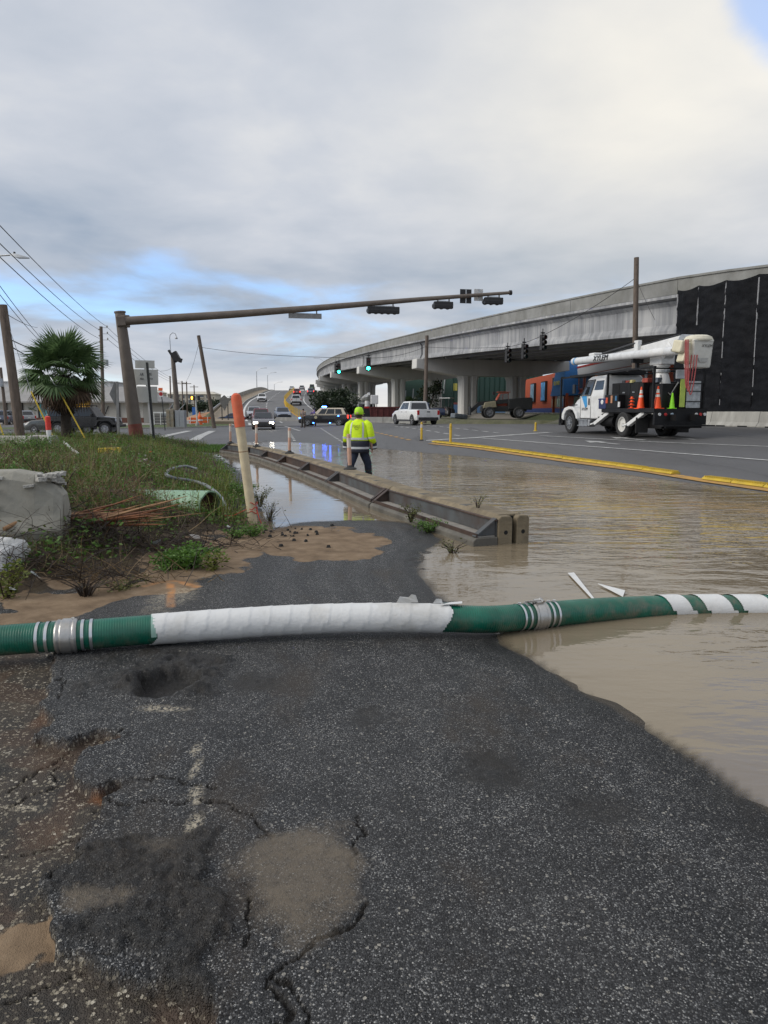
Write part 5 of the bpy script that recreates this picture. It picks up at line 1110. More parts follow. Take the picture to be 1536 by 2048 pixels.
    for i in range(9):
        c_ = ((.35, .33, .3), (.05, .05, .06), (.32, .05, .03), (.12, .14, .17), (.5, .45, .2))[i % 5]
        MB().box((-.72+rr.uniform(-.12, .3), 1.3-i*.33, 2.30 if i % 3 else 1.24), (rr.uniform(.15, .35), rr.uniform(.15, .3), rr.uniform(.08, .2)), rz=rr.uniform(-.4, .4)).build('stowed_gear', mat('stowed gear %d' % (i % 5), c_, .6, var=.3, scale=8), t, bevel=.01)
    for y in (.95, .1, -.55): MB().box((-.855, y, 1.72), (.012, .014, 1.0)).build('bin_door_gap', M_HOLE, t)
    for y in (.55, -.2): MB().box((-.87, y, 1.85), (.02, .16, .05)).build('bin_latch', m_steel(), t)
    MB().box((-1.05, 4.55, 1.36), (.03, .5, .05)).build('fender_trim', m_dark(), t)
    return t, loc
TRUCK, TLOC = bucket_truck()
def on_truck(x, y, z): return TRUCK.matrix_basis @ Vector((x, y, z)) if False else (Matrix.Translation(TLOC) @ Matrix.Rotation(R(12.6), 4, 'Z')) @ Vector((x, y, z))
M_CONE = mat('orange cone vinyl', (.85, .085, .01), .45, var=.06); M_CB = mat('cone reflective collar', (.66, .62, .56), .5, var=.1); M_LIME = mat('lime cone vinyl', (.28, .75, .02), .45, var=.06)
def cone(loc, h, lab, m, bands=True, name='traffic_cone'):
    t = thing(name, lab, 'cone', loc, .3); b = h*.2
    MB().box((0, 0, .015), (b*2.1, b*2.1, .03)).build('base', m, t); rr = lambda z: b*.86*(1-z/h)+.028*z/h
    MB().lathe([(rr(0), .03), (rr(h), h), (.0, h+.004)], 18).build('cone_body', m, t, smooth=True)
    if bands:
        for z0, z1 in ((.52, .63), (.70, .86)): MB().lathe([(rr(z0*h)+.004, z0*h), (rr(z1*h)+.004, z1*h)], 18).build('reflective_collar', M_CB, t, smooth=True)
cone(on_truck(-1.0, -.98, 1.16), .88, 'orange traffic cone with two pale collars on the truck deck, nearer the cab', M_CONE)
cone(on_truck(-.90, -1.98, 1.16), .88, 'orange traffic cone with two pale collars on the truck deck corner, nearer the tail', M_CONE)
cone(on_truck(-.30, -2.05, 1.16), .62, 'small lime green cone on the truck tail', M_LIME, False)
def cooler():
    t = thing('cool_box', 'dark blue cool box with a white lid mark behind the truck cab', 'cool box', on_truck(-1.0, 1.72, 1.16), R(12.6))
    MB().box((0, 0, .2), (.42, .62, .40)).build('box', mat('navy plastic', (.018, .028, .10), .45, var=.1), t, bevel=.03); MB().box((0, 0, .43), (.45, .65, .07)).build('lid', mat('navy lid', (.02, .03, .12), .4, var=.1), t, bevel=.02); MB().lathe([(.09, 0), (.11, .012), (.06, .013)], 16, 'X', (-.225, 0, .31)).build('logo_ring', m_white(), t)
cooler()
def coil():
    t = thing('spring_cones', 'stack of squat orange collapsed cones on the truck deck', 'cones', on_truck(-1.02, -.35, 1.16))
    for k in range(4): MB().lathe([(.17-.02*k, .02+.13*k), (.06, .05+.13*k), (.05, .11+.13*k)], 14).build('collapsed_cone', M_CONE, t)
coil()

# second, distant bucket truck
def far_truck():
    p = GR(735, 846); p.z = zr(p.x, p.y); W_ = m_white(); K = m_black()
    t = thing('bucket_truck', 'smaller distant white bucket truck seen from behind, beneath the flyover', 'truck', p, R(6))
    for s in (-1, 1):
        for x in (1.0, .68): wheel(t, s*x, 0, .5, .28, None, s, 0)
        wheel(t, s*1.0, 4.6, .5, .28, None, s, 6)
    MB().box((0, 1.0, 1.05), (2.4, 5.2, .25)).build('deck', K, t); MB().box((0, -.2, 1.6), (2.3, 2.6, .9)).build('tool_bin', K, t, bevel=.03)
    MB().box((0, 3.9, 1.75), (2.2, 2.0, 2.0)).build('cab', W_, t, bevel=.1); pane(t, [(-.9, 2.89, 1.8), (.9, 2.89, 1.8), (.9, 2.89, 2.5), (-.9, 2.89, 2.5)], 0, 1, 0, 1, (0, -1, 0), 'rear_window')
    for s in (-1, 1): MB().box((s*1.3, 4.4, 2.1), (.1, .2, .5)).build('mirror', K, t)
    MB().box((0, -1.6, .9), (2.4, .15, .5)).build('tail_panel', K, t)
    for s in (-1, 1): MB().box((s*1.0, -1.69, .95), (.26, .04, .16)).build('tail_lamp', mat('lit amber lamp', (.9, .3, .1), .3, var=0, emit=(1, .35, .12), es=2.5), t)
    MB().box((-.2, -1.55, 2.05), (.7, .1, .25)).build('red_plate', m_red_lens(), t)
    MB().lathe([(.4, 1.2), (.35, 2.9)], 14).build('pedestal', W_, t); MB().cyl((-.35, 5.3, 3.2), (-.3, -1.5, 3.55), .2, n=14).build('upper_boom', W_, t, smooth=True); MB().bar((.1, 4.8, 3.3), (.1, -1.3, 3.8), .3, .34).build('lower_boom', W_, t)
    MB().box((.75, -1.9, 3.05), (.95, .7, 1.15)).build('bucket', W_, t, bevel=.06)
    for s in (-1, 1):
        MB().bar((s*1.1, 5.2, 2.9), (s*1.1, -1.5, 2.9), .08).build('rack_rail', K, t); MB().bar((s*1.1, -1.5, 1.1), (s*1.1, -1.5, 2.9), .08).build('rack_post', K, t)
far_truck()
# telehandler
def telehandler():
    p = A(1000, 836, 74); p.z = 1.55-(836-823)/F*74; K = mat('black machine paint', (.018, .018, .018), .5, var=.25); O = mat('machine red orange', (.36, .055, .02), .45, var=.12, dirt=(.14, .06, .03), dirtamt=.4); T = mat('machine tan', (.26, .23, .15), .55, var=.15)
    t = thing('telehandler', 'black and red orange telehandler parked on the grass under the flyover', 'machine', p, R(90))
    for s in (-1, 1):
        for y in (1.25, -1.75): wheel(t, s*1.0, y, .58, .42, mat('grey machine rim', (.2, .2, .21), .5), s, 6)
    MB().box((0, -.3, .95), (1.5, 4.6, .55)).build('chassis', K, t, bevel=.05); MB().prism([(-.7, .9), (-3.1, .85), (-3.15, 2.0), (-2.9, 2.1), (-.7, 1.95)], 'X', -1.0, 1.0).build('engine_cover', K, t, bevel=.06)
    MB().prism([(.5, 1.0), (.35, 2.0), (.05, 2.55), (-.85, 2.6), (-.85, 1.0)], 'X', .05, 1.0).build('cab_frame', O, t, bevel=.04); MB().box((.52, -.4, 2.66), (1.05, 1.3, .07)).build('cab_roof', O, t, bevel=.02)
    for s, x in ((-1, .04), (1, 1.01)):
        MB().prism([(.36, 1.62), (.22, 1.95), (.0, 2.48), (-.22, 2.5), (-.22, 1.62)], 'X', x-.01, x+.01).build('cab_window', m_glass(), t); MB().prism([(-.28, 1.62), (-.28, 2.5), (-.78, 2.52), (-.78, 1.62)], 'X', x-.01, x+.01).build('cab_window', m_glass(), t)
    MB().prism([(1.9, 1.0), (1.7, 1.6), (.6, 1.75), (.5, 1.1)], 'X', -.95, .9).build('bonnet', T, t, bevel=.05)
    MB().bar((-.35, -2.6, 1.9), (-.35, 2.4, 1.45), .35, .42).build('boom', K, t); MB().bar((-.35, 2.2, 1.5), (-.35, 3.1, .7), .3, .36).build('boom_nose', K, t)
    MB().box((-.3, 3.15, .75), (1.3, .12, .9)).build('carriage', K, t)
    for s in (-.75, .15): MB().bar((s, 3.15, .12), (s, 4.2, .1), .14, .06).build('fork', K, t)
    MB().box((.95, .55, 2.55), (.25, .3, .35)).build('work_lamp', K, t)
telehandler()

# ------------------------------------------------------------------ people
def limb(m, pts, rs, n=10):
    m.tube(pts, rs, n)
def person(name, label, loc, rz, h=1.78, shirt=None, trouser=None, boots=None, hat=None, jacket=None, arms='down', skin=(.45, .27, .2), stride=.12, wide=1.0, lg=.13):
    t = thing(name, label, 'person', loc, rz); k = h/1.78; SK = mat('skin tone', skin, .55, var=.08); TR = trouser
    # one continuous body surface
    sk = {'pelvis': (0, 0, .95), 'chest': (0, .01, 1.28), 'neck': (0, 0, 1.50), 'head': (0, .02, 1.62), 'top': (0, .02, 1.72)}
    V_ = []; E_ = []; Rr = []
    def add(p, r): V_.append(Vector(p)*k); Rr.append(r*k); return len(V_)-1
    pel = add((0, 0, .95), .15); wst = add((0, 0, 1.12), .14); che = add((0, 0, 1.32), .155); nk = add((0, .01, 1.48), .06); h0 = add((0, .02, 1.58), .085); h1 = add((0, .02, 1.68), .088); E_ += [(pel, wst), (wst, che), (che, nk), (nk, h0), (h0, h1)]
    for s in (-1, 1):
        st = stride*s
        hip = add((s*.10, 0, .88), .10); kn = add((s*lg, st*.5+.04, .48), .07); an = add((s*lg, st, .09), .045); fo = add((s*(lg+.02), st+.14, .04), .045); E_ += [(pel, hip), (hip, kn), (kn, an), (an, fo)]
        sh = add((s*.20*wide, 0, 1.40), .075)
        if arms == 'front' : el = add((s*.30*wide, .06, 1.14), .055); ha = add((s*.22, .26, 1.06), .04)
        elif arms == 'hip': el = add((s*.34*wide, -.04, 1.13), .055); ha = add((s*.20, .10, .98), .04)
        else: el = add((s*.29*wide, -.01, 1.13), .050); ha = add((s*.30*wide, .07, .86), .036)
        E_ += [(che, sh), (sh, el), (el, ha)]
        if arms == 'down':
            for q in range(4):
                f = add((s*(.30*wide), .055+q*.018, .78), .011); f2 = add((s*(.295*wide), .062+q*.018, .735), .009); E_ += [(ha, f), (f, f2)]
            th = add((s*.28*wide, .125, .81), .012); E_.append((ha, th))
    me = bpy.data.meshes.new('body'); me.from_pydata([tuple(v) for v in V_], E_, []); o = bpy.data.objects.new('body', me); C.objects.link(o); o.parent = t; me.materials.append(SK)
    o.modifiers.new('skin', 'SKIN').use_smooth_shade = True; o.modifiers.new('sub', 'SUBSURF').levels = 1; o.modifiers['sub'].render_levels = 1
    for i, d in enumerate(me.skin_vertices[0].data): d.radius = (Rr[i], Rr[i]); d.use_root = (i == 0)
    def ell_ring(c, rx, ry, n=16): return [(c[0]+rx*math.cos(a)*(1 if abs(math.cos(a)) < 2 else 1), c[1]+ry*math.sin(a), c[2]) for a in [2*math.pi*i/n for i in range(n)]]
    S = lambda p: tuple(Vector(p)*k)
    # trousers
    m = MB()
    m.loft([[S(q) for q in ell_ring((0, 0, z), rx, ry)] for z, rx, ry in ((.80, .185, .14), (.90, .19*wide, .15), (1.02, .18*wide, .145))]); 
    for s in (-1, 1):
        st = stride*s; m.tube([S((s*.095, 0, .90)), S((s*.11, st*.2+.02, .70)), S((s*lg, st*.5+.03, .48)), S((s*lg, st*.75, .30)), S((s*lg, st, .16))], [.105*k, .108*k, .088*k, .080*k, .078*k], 12)
    m.build('trousers', TR, t, smooth=True)
    m = MB()
    for s in (-1, 1):
        st = stride*s; top = .36 if boots and boots[1] else .16
        m.tube([S((s*lg, st*.7, top)), S((s*lg, st, .12)), S((s*lg, st+.01, .05))], [.085*k, .075*k, .06*k], 12); m.loft([[S(q) for q in ell_ring((s*(lg+.01), st+.07, z), rx, ry, 12)] for z, rx, ry in ((.0, .05, .14), (.04, .053, .145), (.085, .042, .11))])
    m.build('boots', boots[0] if boots else m_black(), t, smooth=True)
    if jacket:
        hv, navy, refl = jacket
        prof = [(.78, .245, .18), (.95, .245, .185), (1.10, .235, .18), (1.25, .235, .175), (1.38, .225, .155), (1.44, .19, .13), (1.50, .10, .10)]
        def ring(z, g=0):
            zs = [p[0] for p in prof]; rx = float(np.interp(z, zs, [p[1] for p in prof]))*wide+g; ry = float(np.interp(z, zs, [p[2] for p in prof]))+g
            return [S((math.copysign(abs(math.cos(a))**.85, math.cos(a))*rx+.006*math.sin(5*a+z*9), math.copysign(abs(math.sin(a))**.85, math.sin(a))*ry+.008*math.sin(3*a+z*14), z)) for a in [2*math.pi*i/28 for i in range(28)]]
        MB().loft([ring(z) for z in (1.02, 1.10, 1.18, 1.25, 1.32, 1.38, 1.42, 1.44, 1.46, 1.475)]).build('jacket', hv, t, smooth='all'); J = t.children[-1]
        MB().loft([ring(z) for z in (.74, .80, .88, .95, 1.02)]).build('jacket_hem', navy, t, smooth='all')
        for z0, z1 in ((1.04, 1.09), (.83, .88)): MB().loft([ring(z0, .006), ring((z0+z1)/2, .007), ring(z1, .006)], cap=False).build('reflective_band', refl, J)
        for s in (-1, 1):
            st_ = MB()
            zz = np.linspace(1.08, 1.44, 8); a = -math.pi/2+s*.62; L1 = []; L2 = []
            for z in zz:
                rg = ring(z, .008); 
                def pt(aa):
                    i = (aa % (2*math.pi))/(2*math.pi)*28; i0 = int(i) % 28; f = i-int(i); return Vector(rg[i0]).lerp(Vector(rg[(i0+1) % 28]), f)
                L1.append(pt(a-.09)); L2.append(pt(a+.09))
            st_.add(L1+L2, [(i, i+1, 8+i+1, 8+i) for i in range(7)]); st_.build('reflective_strap', refl, J)
        for s in (-1, 1):
            sl = MB(); P = [(s*.15*wide, 0, 1.43), (s*.235*wide, -.01, 1.37), (s*.285*wide, -.02, 1.22), (s*.31*wide, .0, 1.08), (s*.315*wide, .05*(1+s), .98)]
            sl.tube([S(p) for p in P], [.085*k, .095*k, .088*k, .084*k, .080*k], 14); sl.build('sleeve', hv, t, smooth='all')
            so = t.children[-1]; cu = MB(); cu.tube([S(P[-1]), S((s*.318*wide, .02+.05*(1+s), .90)), S((s*.315*wide, .03+.05*(1+s), .83))], [.082*k, .085*k, .082*k], 14); cu.build('cuff', navy, so, smooth='all')
            for z, r_ in ((1.12, .091), (.90, .090)):
                c0 = (s*.306*wide, -.004, z) if z > 1 else (s*.318*wide, .02+.05*(1+s), z); c1 = (c0[0]+s*.003, c0[1]+.008, z-.045); MB().tube([S(c0), S(c1)], r_*k, 14, cap=False).build('sleeve_band', refl, so)
        MB().loft([[S(q) for q in ell_ring((0, .0, z), r, r*.95)] for z, r in ((1.45, .125), (1.485, .105), (1.505, .090))]).build('collar', hv, t, smooth=True)
        text_mesh('FDOT', .085, m_black(), J, Matrix.Translation(S((0, -.190, 1.345))) @ Matrix.Rotation(R(90)-.18, 4, 'X'), width=.17*k); sw = MB(); sw.tube([S((-.04, -.193, 1.285)), S((.02, -.195, 1.278)), S((.06, -.191, 1.295))], .004, 5); sw.build('underline_swoosh', m_black(), J)
    else:
        m = MB(); m.loft([[S(q) for q in ell_ring((0, 0, z), rx*wide, ry)] for z, rx, ry in ((.96, .185, .15), (1.1, .185, .15), (1.28, .205, .155), (1.40, .20, .13), (1.46, .12, .10), (1.50, .075, .075))])
        for s in (-1, 1):
            if arms == 'front': pp = [(s*.17, 0, 1.41), (s*.25*wide, .02, 1.28), (s*.30*wide, .06, 1.14)]
            elif arms == 'hip': pp = [(s*.17, 0, 1.41), (s*.27*wide, -.02, 1.28), (s*.34*wide, -.04, 1.13)]
            else: pp = [(s*.17, 0, 1.41), (s*.25*wide, 0, 1.28), (s*.29*wide, 0, 1.15)]
            m.tube([S(p) for p in pp], [.08*k, .075*k, .07*k], 10)
        m.build('shirt', shirt, t, smooth=True); MB().loft([[S(q) for q in ell_ring((0, 0, z), .19*wide, .155)] for z in (.95, .995)]).build('belt', m_black(), t)
    # head: hair, ears, face
    hr = mat('short dark hair', (.03, .022, .018), .8, var=.2)
    MB().loft([[S(q) for q in ell_ring((0, .0, z), rx, ry)] for z, rx, ry in ((1.54, .065, .075), (1.60, .082, .092), (1.67, .084, .096), (1.72, .07, .08), (1.745, .03, .04))]).build('hair', hr, t, smooth=True)
    e = MB()
    for s in (-1, 1): e.lathe([(0, s*.082), (.028, s*.088), (.030, s*.098), (.0, s*.104)], 8, 'X', S((0, .02, 1.61)))
    e.box(S((0, .125, 1.60)), (.025, .04, .05)); e.build('ears_and_nose', SK, t, smooth=True)
    for s in (-1, 1): MB().box(S((s*.032, .098, 1.635)), (.026, .02, .012)).build('eye', m_black(), t)
    MB().box(S((0, .098, 1.555)), (.05, .02, .01)).build('mouth', mat('lip tone', (.3, .12, .1), .6), t)
    if hat:
        hm, kind = hat
        c = MB(); c.loft([[S(q) for q in ell_ring((0, .01, z), rx, ry, 20)] for z, rx, ry in ((1.615, .100, .115), (1.68, .102, .118), (1.74, .090, .104), (1.775, .06, .07), (1.785, .01, .012))]); co_ = c.build('cap', hm, t, smooth='all')
        br = MB(); pts = [(.11*math.cos(a), .09+.12*math.sin(a)) for a in np.linspace(0, math.pi, 12)]
        if kind == 'cap':
            br.prism([S((x, y, 0))[:2] for x, y in pts], 'Z', 1.632*k, 1.640*k); br.build('peak', hm, co_); ho = MB(); ho.loft([[S((.035*math.cos(a), -.118, 1.635+.03*math.sin(a))) for a in np.linspace(0, math.pi, 8)], [S((.03*math.cos(a), -.124, 1.637+.026*math.sin(a))) for a in np.linspace(0, math.pi, 8)]]); ho.build('cap_opening', SK, co_)
        else:
            br.lathe([(.11, 1.63*k), (.19*k, 1.635*k), (.19*k, 1.645*k), (.1, 1.65*k)], 20); br.build('brim', hm, co_)
    return t
HV = mat('hi vis lime fabric', (.62, .86, .01), .7, var=.07, scale=9, bump=.012, bscale=16); NAVY = mat('navy work fabric', (.014, .017, .030), .8, var=.25, scale=9, bump=.012, bscale=16); REFL = mat('silver reflective tape', (.48, .50, .52), .4, var=.08)
wk = A(718, 900, 16.6)
person('person', 'person in lime and navy jacket and lime cap wading beside the low barrier', (wk.x, wk.y, -.15), R(-16), 1.80, trouser=mat('dark blue trousers', (.018, .026, .05), .85, var=.3, scale=9, bump=.01, bscale=14), boots=(mat('camouflage rubber boots', (.05, .045, .03), .6, var=.7, scale=22), True), hat=(mat('lime cap', (.45, .80, .03), .7, var=.08), 'cap'), jacket=(HV, NAVY, REFL), stride=.26, wide=.97, lg=.165)
TAN = mat('tan uniform shirt', (.16, .13, .12), .8, var=.1); LIL = mat('mauve grey shirt', (.17, .12, .19), .8, var=.1)
c1 = GR(607, 855); person('person', 'person in brownish uniform standing in front of the patrol car bonnet', c1, R(150), 1.8, shirt=TAN, trouser=mat('dark uniform trousers', (.05, .045, .04), .85, var=.1), arms='front', stride=.03)
c2 = GR(622, 853.5)+Vector((0, 3.2, 0)); person('person', 'person in mauve shirt standing behind the patrol car bonnet', c2, R(-160), 1.82, shirt=LIL, trouser=mat('dark uniform trousers', (.05, .045, .04), .85, var=.1), arms='hip', stride=.03, wide=1.1)
# ------------------------------------------------------------------ the ramp climbing over the hill
RC = [(-6.0, 74, .03), (-9.0, 85, .25), (-11.8, 97, .85), (-17, 125, 2.1), (-21.3, 153, 3.7), (-24.5, 185, 5.6), (-26.6, 208, 7.0), (-29, 235, 8.4), (-31, 258, 8.8), (-34, 290, 8.4), (-40, 350, 5.5)]
def rc(D, off=0.0):
    ys = [p[1] for p in RC]; x = lambda d: float(np.interp(d, ys, [p[0] for p in RC])); z = float(np.mean([np.interp(D+e, ys, [p[2] for p in RC]) for e in (-8, -4, 0, 4, 8)])) if D > 84 else float(np.interp(D, ys, [p[2] for p in RC]))
    xm = np.mean([x(D+e) for e in (-8, -4, 0, 4, 8)]); t = Vector((np.mean([x(D+8+e)-x(D-8+e) for e in (-4, 0, 4)]), 16, 0)).normalized()
    return Vector((float(xm), D, z))+Vector((t.y, -t.x, 0))*off, math.atan2(-t.x, t.y)
def rstrip(name, o0, o1, d0, d1, m, dz=0.0, step=4, th=0, kind='structure', parent=None):
    k = max(1, int((d1-d0)/step)); vs = []; rings = []
    for i in range(k+1):
        D = d0+(d1-d0)*i/k; a, b = rc(D, o0)[0], rc(D, o1)[0]; a.z += dz; b.z += dz
        rings.append([a, b] if not th else [a, b, b-Vector((0, 0, th)), a-Vector((0, 0, th))])
    bb = MB(); bb.loft(rings, cap=bool(th), closed=bool(th)); o = bb.build(name, m, parent)
    if kind and parent is None: o['kind'] = kind
    return o
rstrip('ramp_road', -8.0, 9.0, 74, 350, M_RAMP, .055)
M_BANKG = mat('embankment grass', (.055, .075, .025), .95, var=.4, scale=.6, bump=.05, bscale=3, dirt=(.10, .085, .05), dirtamt=.5)
for sgn, o0 in ((-1, -11.2), (1, 9.0)):
    k = 40; bb = MB(); rings = []
    for i in range(k+1):
        D = 80+(350-80)*i/k; a, _ = rc(D, o0); b, _ = rc(D, o0+sgn*(1.8*a.z+.6)); b.z = -.2; a.z += .04; rings.append([a, b])
    bb.loft(rings, cap=False, closed=False); o = bb.build('embankment', M_BANKG); o['kind'] = 'structure'
rstrip('footpath', -11.2, -8.0, 84, 340, mat('tan concrete path', (.26, .21, .15), .9, var=.15, scale=.5), .22, th=.5)
wp = mat('ramp white paint', (.62, .62, .60), .7, var=.1)
rstrip('road_marking', -7.3, -7.0, 76, 340, wp, .075); rstrip('road_marking', 7.3, 7.6, 100, 340, wp, .075); rstrip('road_marking', 4.0, 4.2, 108, 170, wp, .075)
for D in np.arange(82, 300, 6.5): rstrip('road_marking', -3.6, -3.4, D, D+2.4, wp, .075)
for D in np.arange(170, 300, 6.5): rstrip('road_marking', 3.9, 4.1, D, D+2.4, wp, .075)
rstrip('road_marking', -.16, .16, 84, 300, M_YPAINT, .075)
ytube = MB(); ytube.lathe([(.09, 0), (.09, .05), (.05, .06), (.05, 1.0), (.03, 1.05), (0, 1.06)], 8); y0 = None
for i, D in enumerate(np.concatenate([np.arange(88, 150, 2.2), np.arange(150, 230, 3.5)])):
    p, a = rc(D, 0); p.z += .06
    if y0 is None: y0 = ytube.build('yellow_delineator', M_YPOST, loc=p)
    else: o = y0.copy(); C.objects.link(o); o.location = p
    tagp(y0 if i == 0 else o, 'thin yellow tube in the long row dividing the ramp lanes', 'post', 'yellow tubes dividing the ramp')
wl = thing('ramp_parapet', 'long grey concrete parapet with rail along the outer edge of the ramp path', 'parapet', (0, 0, 0))
def rwall(name, off, d0, d1, h, th, m, z0=0.0):
    k = int((d1-d0)/5); rings = []
    for i in range(k+1):
        D = d0+(d1-d0)*i/k; a, b = rc(D, off)[0], rc(D, off+th)[0]; rings.append([a+Vector((0, 0, z0)), b+Vector((0, 0, z0)), b+Vector((0, 0, z0+h)), a+Vector((0, 0, z0+h))])
    bb = MB(); bb.loft(rings); bb.build(name, m, wl)
rwall('parapet_wall', -11.4, 165, 345, 1.1, .3, m_conc(), .0); rwall('guard_rail', -11.4, 92, 165, .32, .1, m_steel(), .55); rwall('kerb_wall', -8.05, 88, 345, .28, .2, m_conc(), 0)
for D in np.arange(94, 165, 4): p, a = rc(D, -11.42); MB().box((p.x, p.y, p.z+.3), (.14, .14, .85)).build('rail_post', m_wood(), wl)
rw = thing('roadside_barrier', 'low concrete barrier along the right edge of the ramp', 'barrier', (0, 0, 0)); wl = rw
rwall('barrier_wall', 9.0, 150, 345, .85, .3, m_conc(), 0); 
def rcar(D, off, label, cat, body, away=True, name='car', **kw):
    p, a = rc(D, off); p.z += .06; return car(label, cat, p, a if away else a+math.pi, body, name=name, group='vehicles on the ramp', **kw)
rcar(150, -4.6, 'white SUV driving down the ramp alone in its lane', 'SUV', P_WHITE, False, 'suv', r=.36)
rcar(92, -6.0, 'silver car half hidden behind the maroon pickup at the ramp foot', 'car', P_SILVER, False, 'sedan', H=1.5, kind='sedan', hood=.95, belt=.97, g=(.85, 0, -1.2, -1.9))
rcar(90, -2.6, 'grey blue car right behind the brown sedan', 'car', P_BLUEG, False, 'sedan', H=1.5, kind='sedan', hood=.95, belt=.97, g=(.85, 0, -1.2, -1.9))
rcar(136, 2.0, 'white pickup climbing the ramp beside the yellow tubes', 'pickup', P_WHITE, True, 'pickup_truck', L=5.5, W=1.98, H=1.88, hood=1.15, belt=1.2, clr=.34, r=.4, g=(1.1, .45, -.7, -.85), kind='pickup', nwin=2)
rcar(186, 2.1, 'dull red car climbing near the top of the ramp', 'car', P_RED, True, 'suv', brake=True); rcar(190, 5.6, 'blue grey car climbing beside the dull red car', 'car', P_BLUEG, True, 'suv', brake=True)
rcar(248, -1.6, 'white car with dark glass coming over the crest', 'car', P_WHITE, False, 'sedan', H=1.5, kind='sedan', hood=.95, belt=.97, g=(.85, 0, -1.2, -1.9)); rcar(244, 2.0, 'silver car on the crest between the white car and the green one', 'car', P_SILVER, True, 'suv'); rcar(243, 5.4, 'dark green truck on the crest next to the flyover', 'truck', P_GREEN, True, 'suv', H=2.0)
# ------------------------------------------------------------------ masts, signals, poles and wires
M_MAST = mat('weathered bronze mast', (.155, .128, .108), .6, .15, var=.15, scale=3, dirt=(.07, .055, .045), dirtamt=.4)
M_SIGB = mat('signal housing black', (.014, .014, .016), .5, var=.2)
def mast_arm():
    b = G(274, 884, .40); D = 30.0; b = A(274, 886, D); b.z = float(znear(b.x, b.y)[0])-.1; top = A(240, 626, D)
    root = thing('signal_mast', 'tall brown mast with a long tapering arm reaching over the road', 'signal mast', b)
    T = top-b; d = T.normalized()
    MB().tube([(0, 0, 0), T*.3, T*.7, T], [.285, .265, .225, .20], 16).build('pole', M_MAST, root, smooth=True)
    MB().cyl(T, T+d*.06, .23, n=16).build('pole_cap', M_MAST, root)
    MB().tube([T*.002, T*.06, T*.12], [.290, .286, .280], 16).build('red_paint_patch', mat('red brown painted base', (.20, .045, .03), .7, var=.3, scale=5, dirt=(.12, .10, .08), dirtamt=.6), root, smooth=True)
    a0 = A(252, 642, 29.9)-b; a1 = A(1019, 585.5, 33.4)-b; ad = (a1-a0).normalized()
    MB().box(a0-ad*.10, (.50, .10, .50), rz=math.atan2(ad.y, ad.x)).build('flange', M_MAST, root, bevel=.03)
    MB().bar(a0-ad*.35, a0, .38, .40).build('arm_socket', M_MAST, root, bevel=.03)
    mid = a0.lerp(a1, .45)-Vector((0, 0, .02))
    MB().tube([a0, a0.lerp(a1, .25)-Vector((0, 0, .05)), a0.lerp(a1, .5)-Vector((0, 0, .04)), a0.lerp(a1, .75), a1], [.175, .155, .13, .10, .07], 16).build('arm', M_MAST, root, smooth=True)
    MB().cyl(a1, a1+ad*.1, .11, n=12).build('arm_cap', M_SIGB, root)
    def onarm(px): k = (px-252)/(1019-252); return b+a0.lerp(a1, k)-Vector((0, 0, .05*math.sin(k*3.14))), ad
    return onarm
onarm = mast_arm()
def hsignal(px, n, L, lab, m=None, drop=.30):
    p, ad = onarm(px); t = thing('horizontal_signal', lab, 'traffic signal', p-Vector((0, 0, drop)), math.atan2(ad.y, ad.x), 'signals slung along the mast arm')
    MB().box((0, .0, 0), (L, .20, .30)).build('housing', M_SIGB, t, bevel=.03)
    for k in range(n):
        x = -L/2+L*(k+.5)/n; MB().lathe([(.14, .1), (.145, .34), (.13, .34), (.13, .1)], 16, 'Y', (x, 0, 0), False).build('visor', M_SIGB, t); MB().cyl((x, .1, 0), (x, .11, 0), .13, n=14).build('lens', m_dark(), t)
    MB().box((0, -.105, 0), (L*.98, .02, .06)).build('back_rib', m_dark(), t); MB().bar((-L*.35, 0, .17), (L*.35, 0, .17), .05).build('hanger_rail', m_steel(), t)
    for x in (-L*.3, L*.3): MB().bar((x, 0, .15), (x, 0, drop-.02), .05).build('hanger', M_MAST, t)
hsignal(749, 5, 1.42, 'long five lamp signal slung under the middle of the mast arm'); hsignal(875, 3, .88, 'three lamp signal slung under the mast arm before the square black sign'); hsignal(984, 3, .88, 'three lamp signal slung under the tip of the mast arm')
def arm_sign(px, w, h, dz, m, lab, glyph=None):
    p, ad = onarm(px); t = thing('arm_sign', lab, 'sign', p+Vector((0, 0, dz)), math.atan2(ad.y, ad.x)); MB().box((0, .20, 0), (w, .02, h)).build('sign_plate', m, t); MB().bar((0, .17, -h/2), (0, .17, h/2), .05, .04).build('bracket', m_steel(), t)
    MB().box((0, .08, -dz), (.08, .2, .12)).build('clamp', m_steel(), t); return t
arm_sign(926, .54, .62, .03, M_SIGB, 'square black sign back on the mast arm'); arm_sign(954, .42, .52, .04, mat('pale sign back', (.52, .52, .52), .5, var=.12), 'pale square sign back on the mast arm beside the black one')
p, ad = onarm(590); t = thing('arm_sign', 'long pale street name board slung under the mast arm', 'sign', p-Vector((0, 0, .27)), math.atan2(ad.y, ad.x)); MB().box((0, 0, -.02), (1.42, .05, .22)).build('board', mat('grey board back', (.22, .22, .22), .5, .3, var=.2), t)
for x in (-.5, .5): MB().bar((x, 0, .05), (x, 0, .25), .05).build('hanger', M_MAST, t)
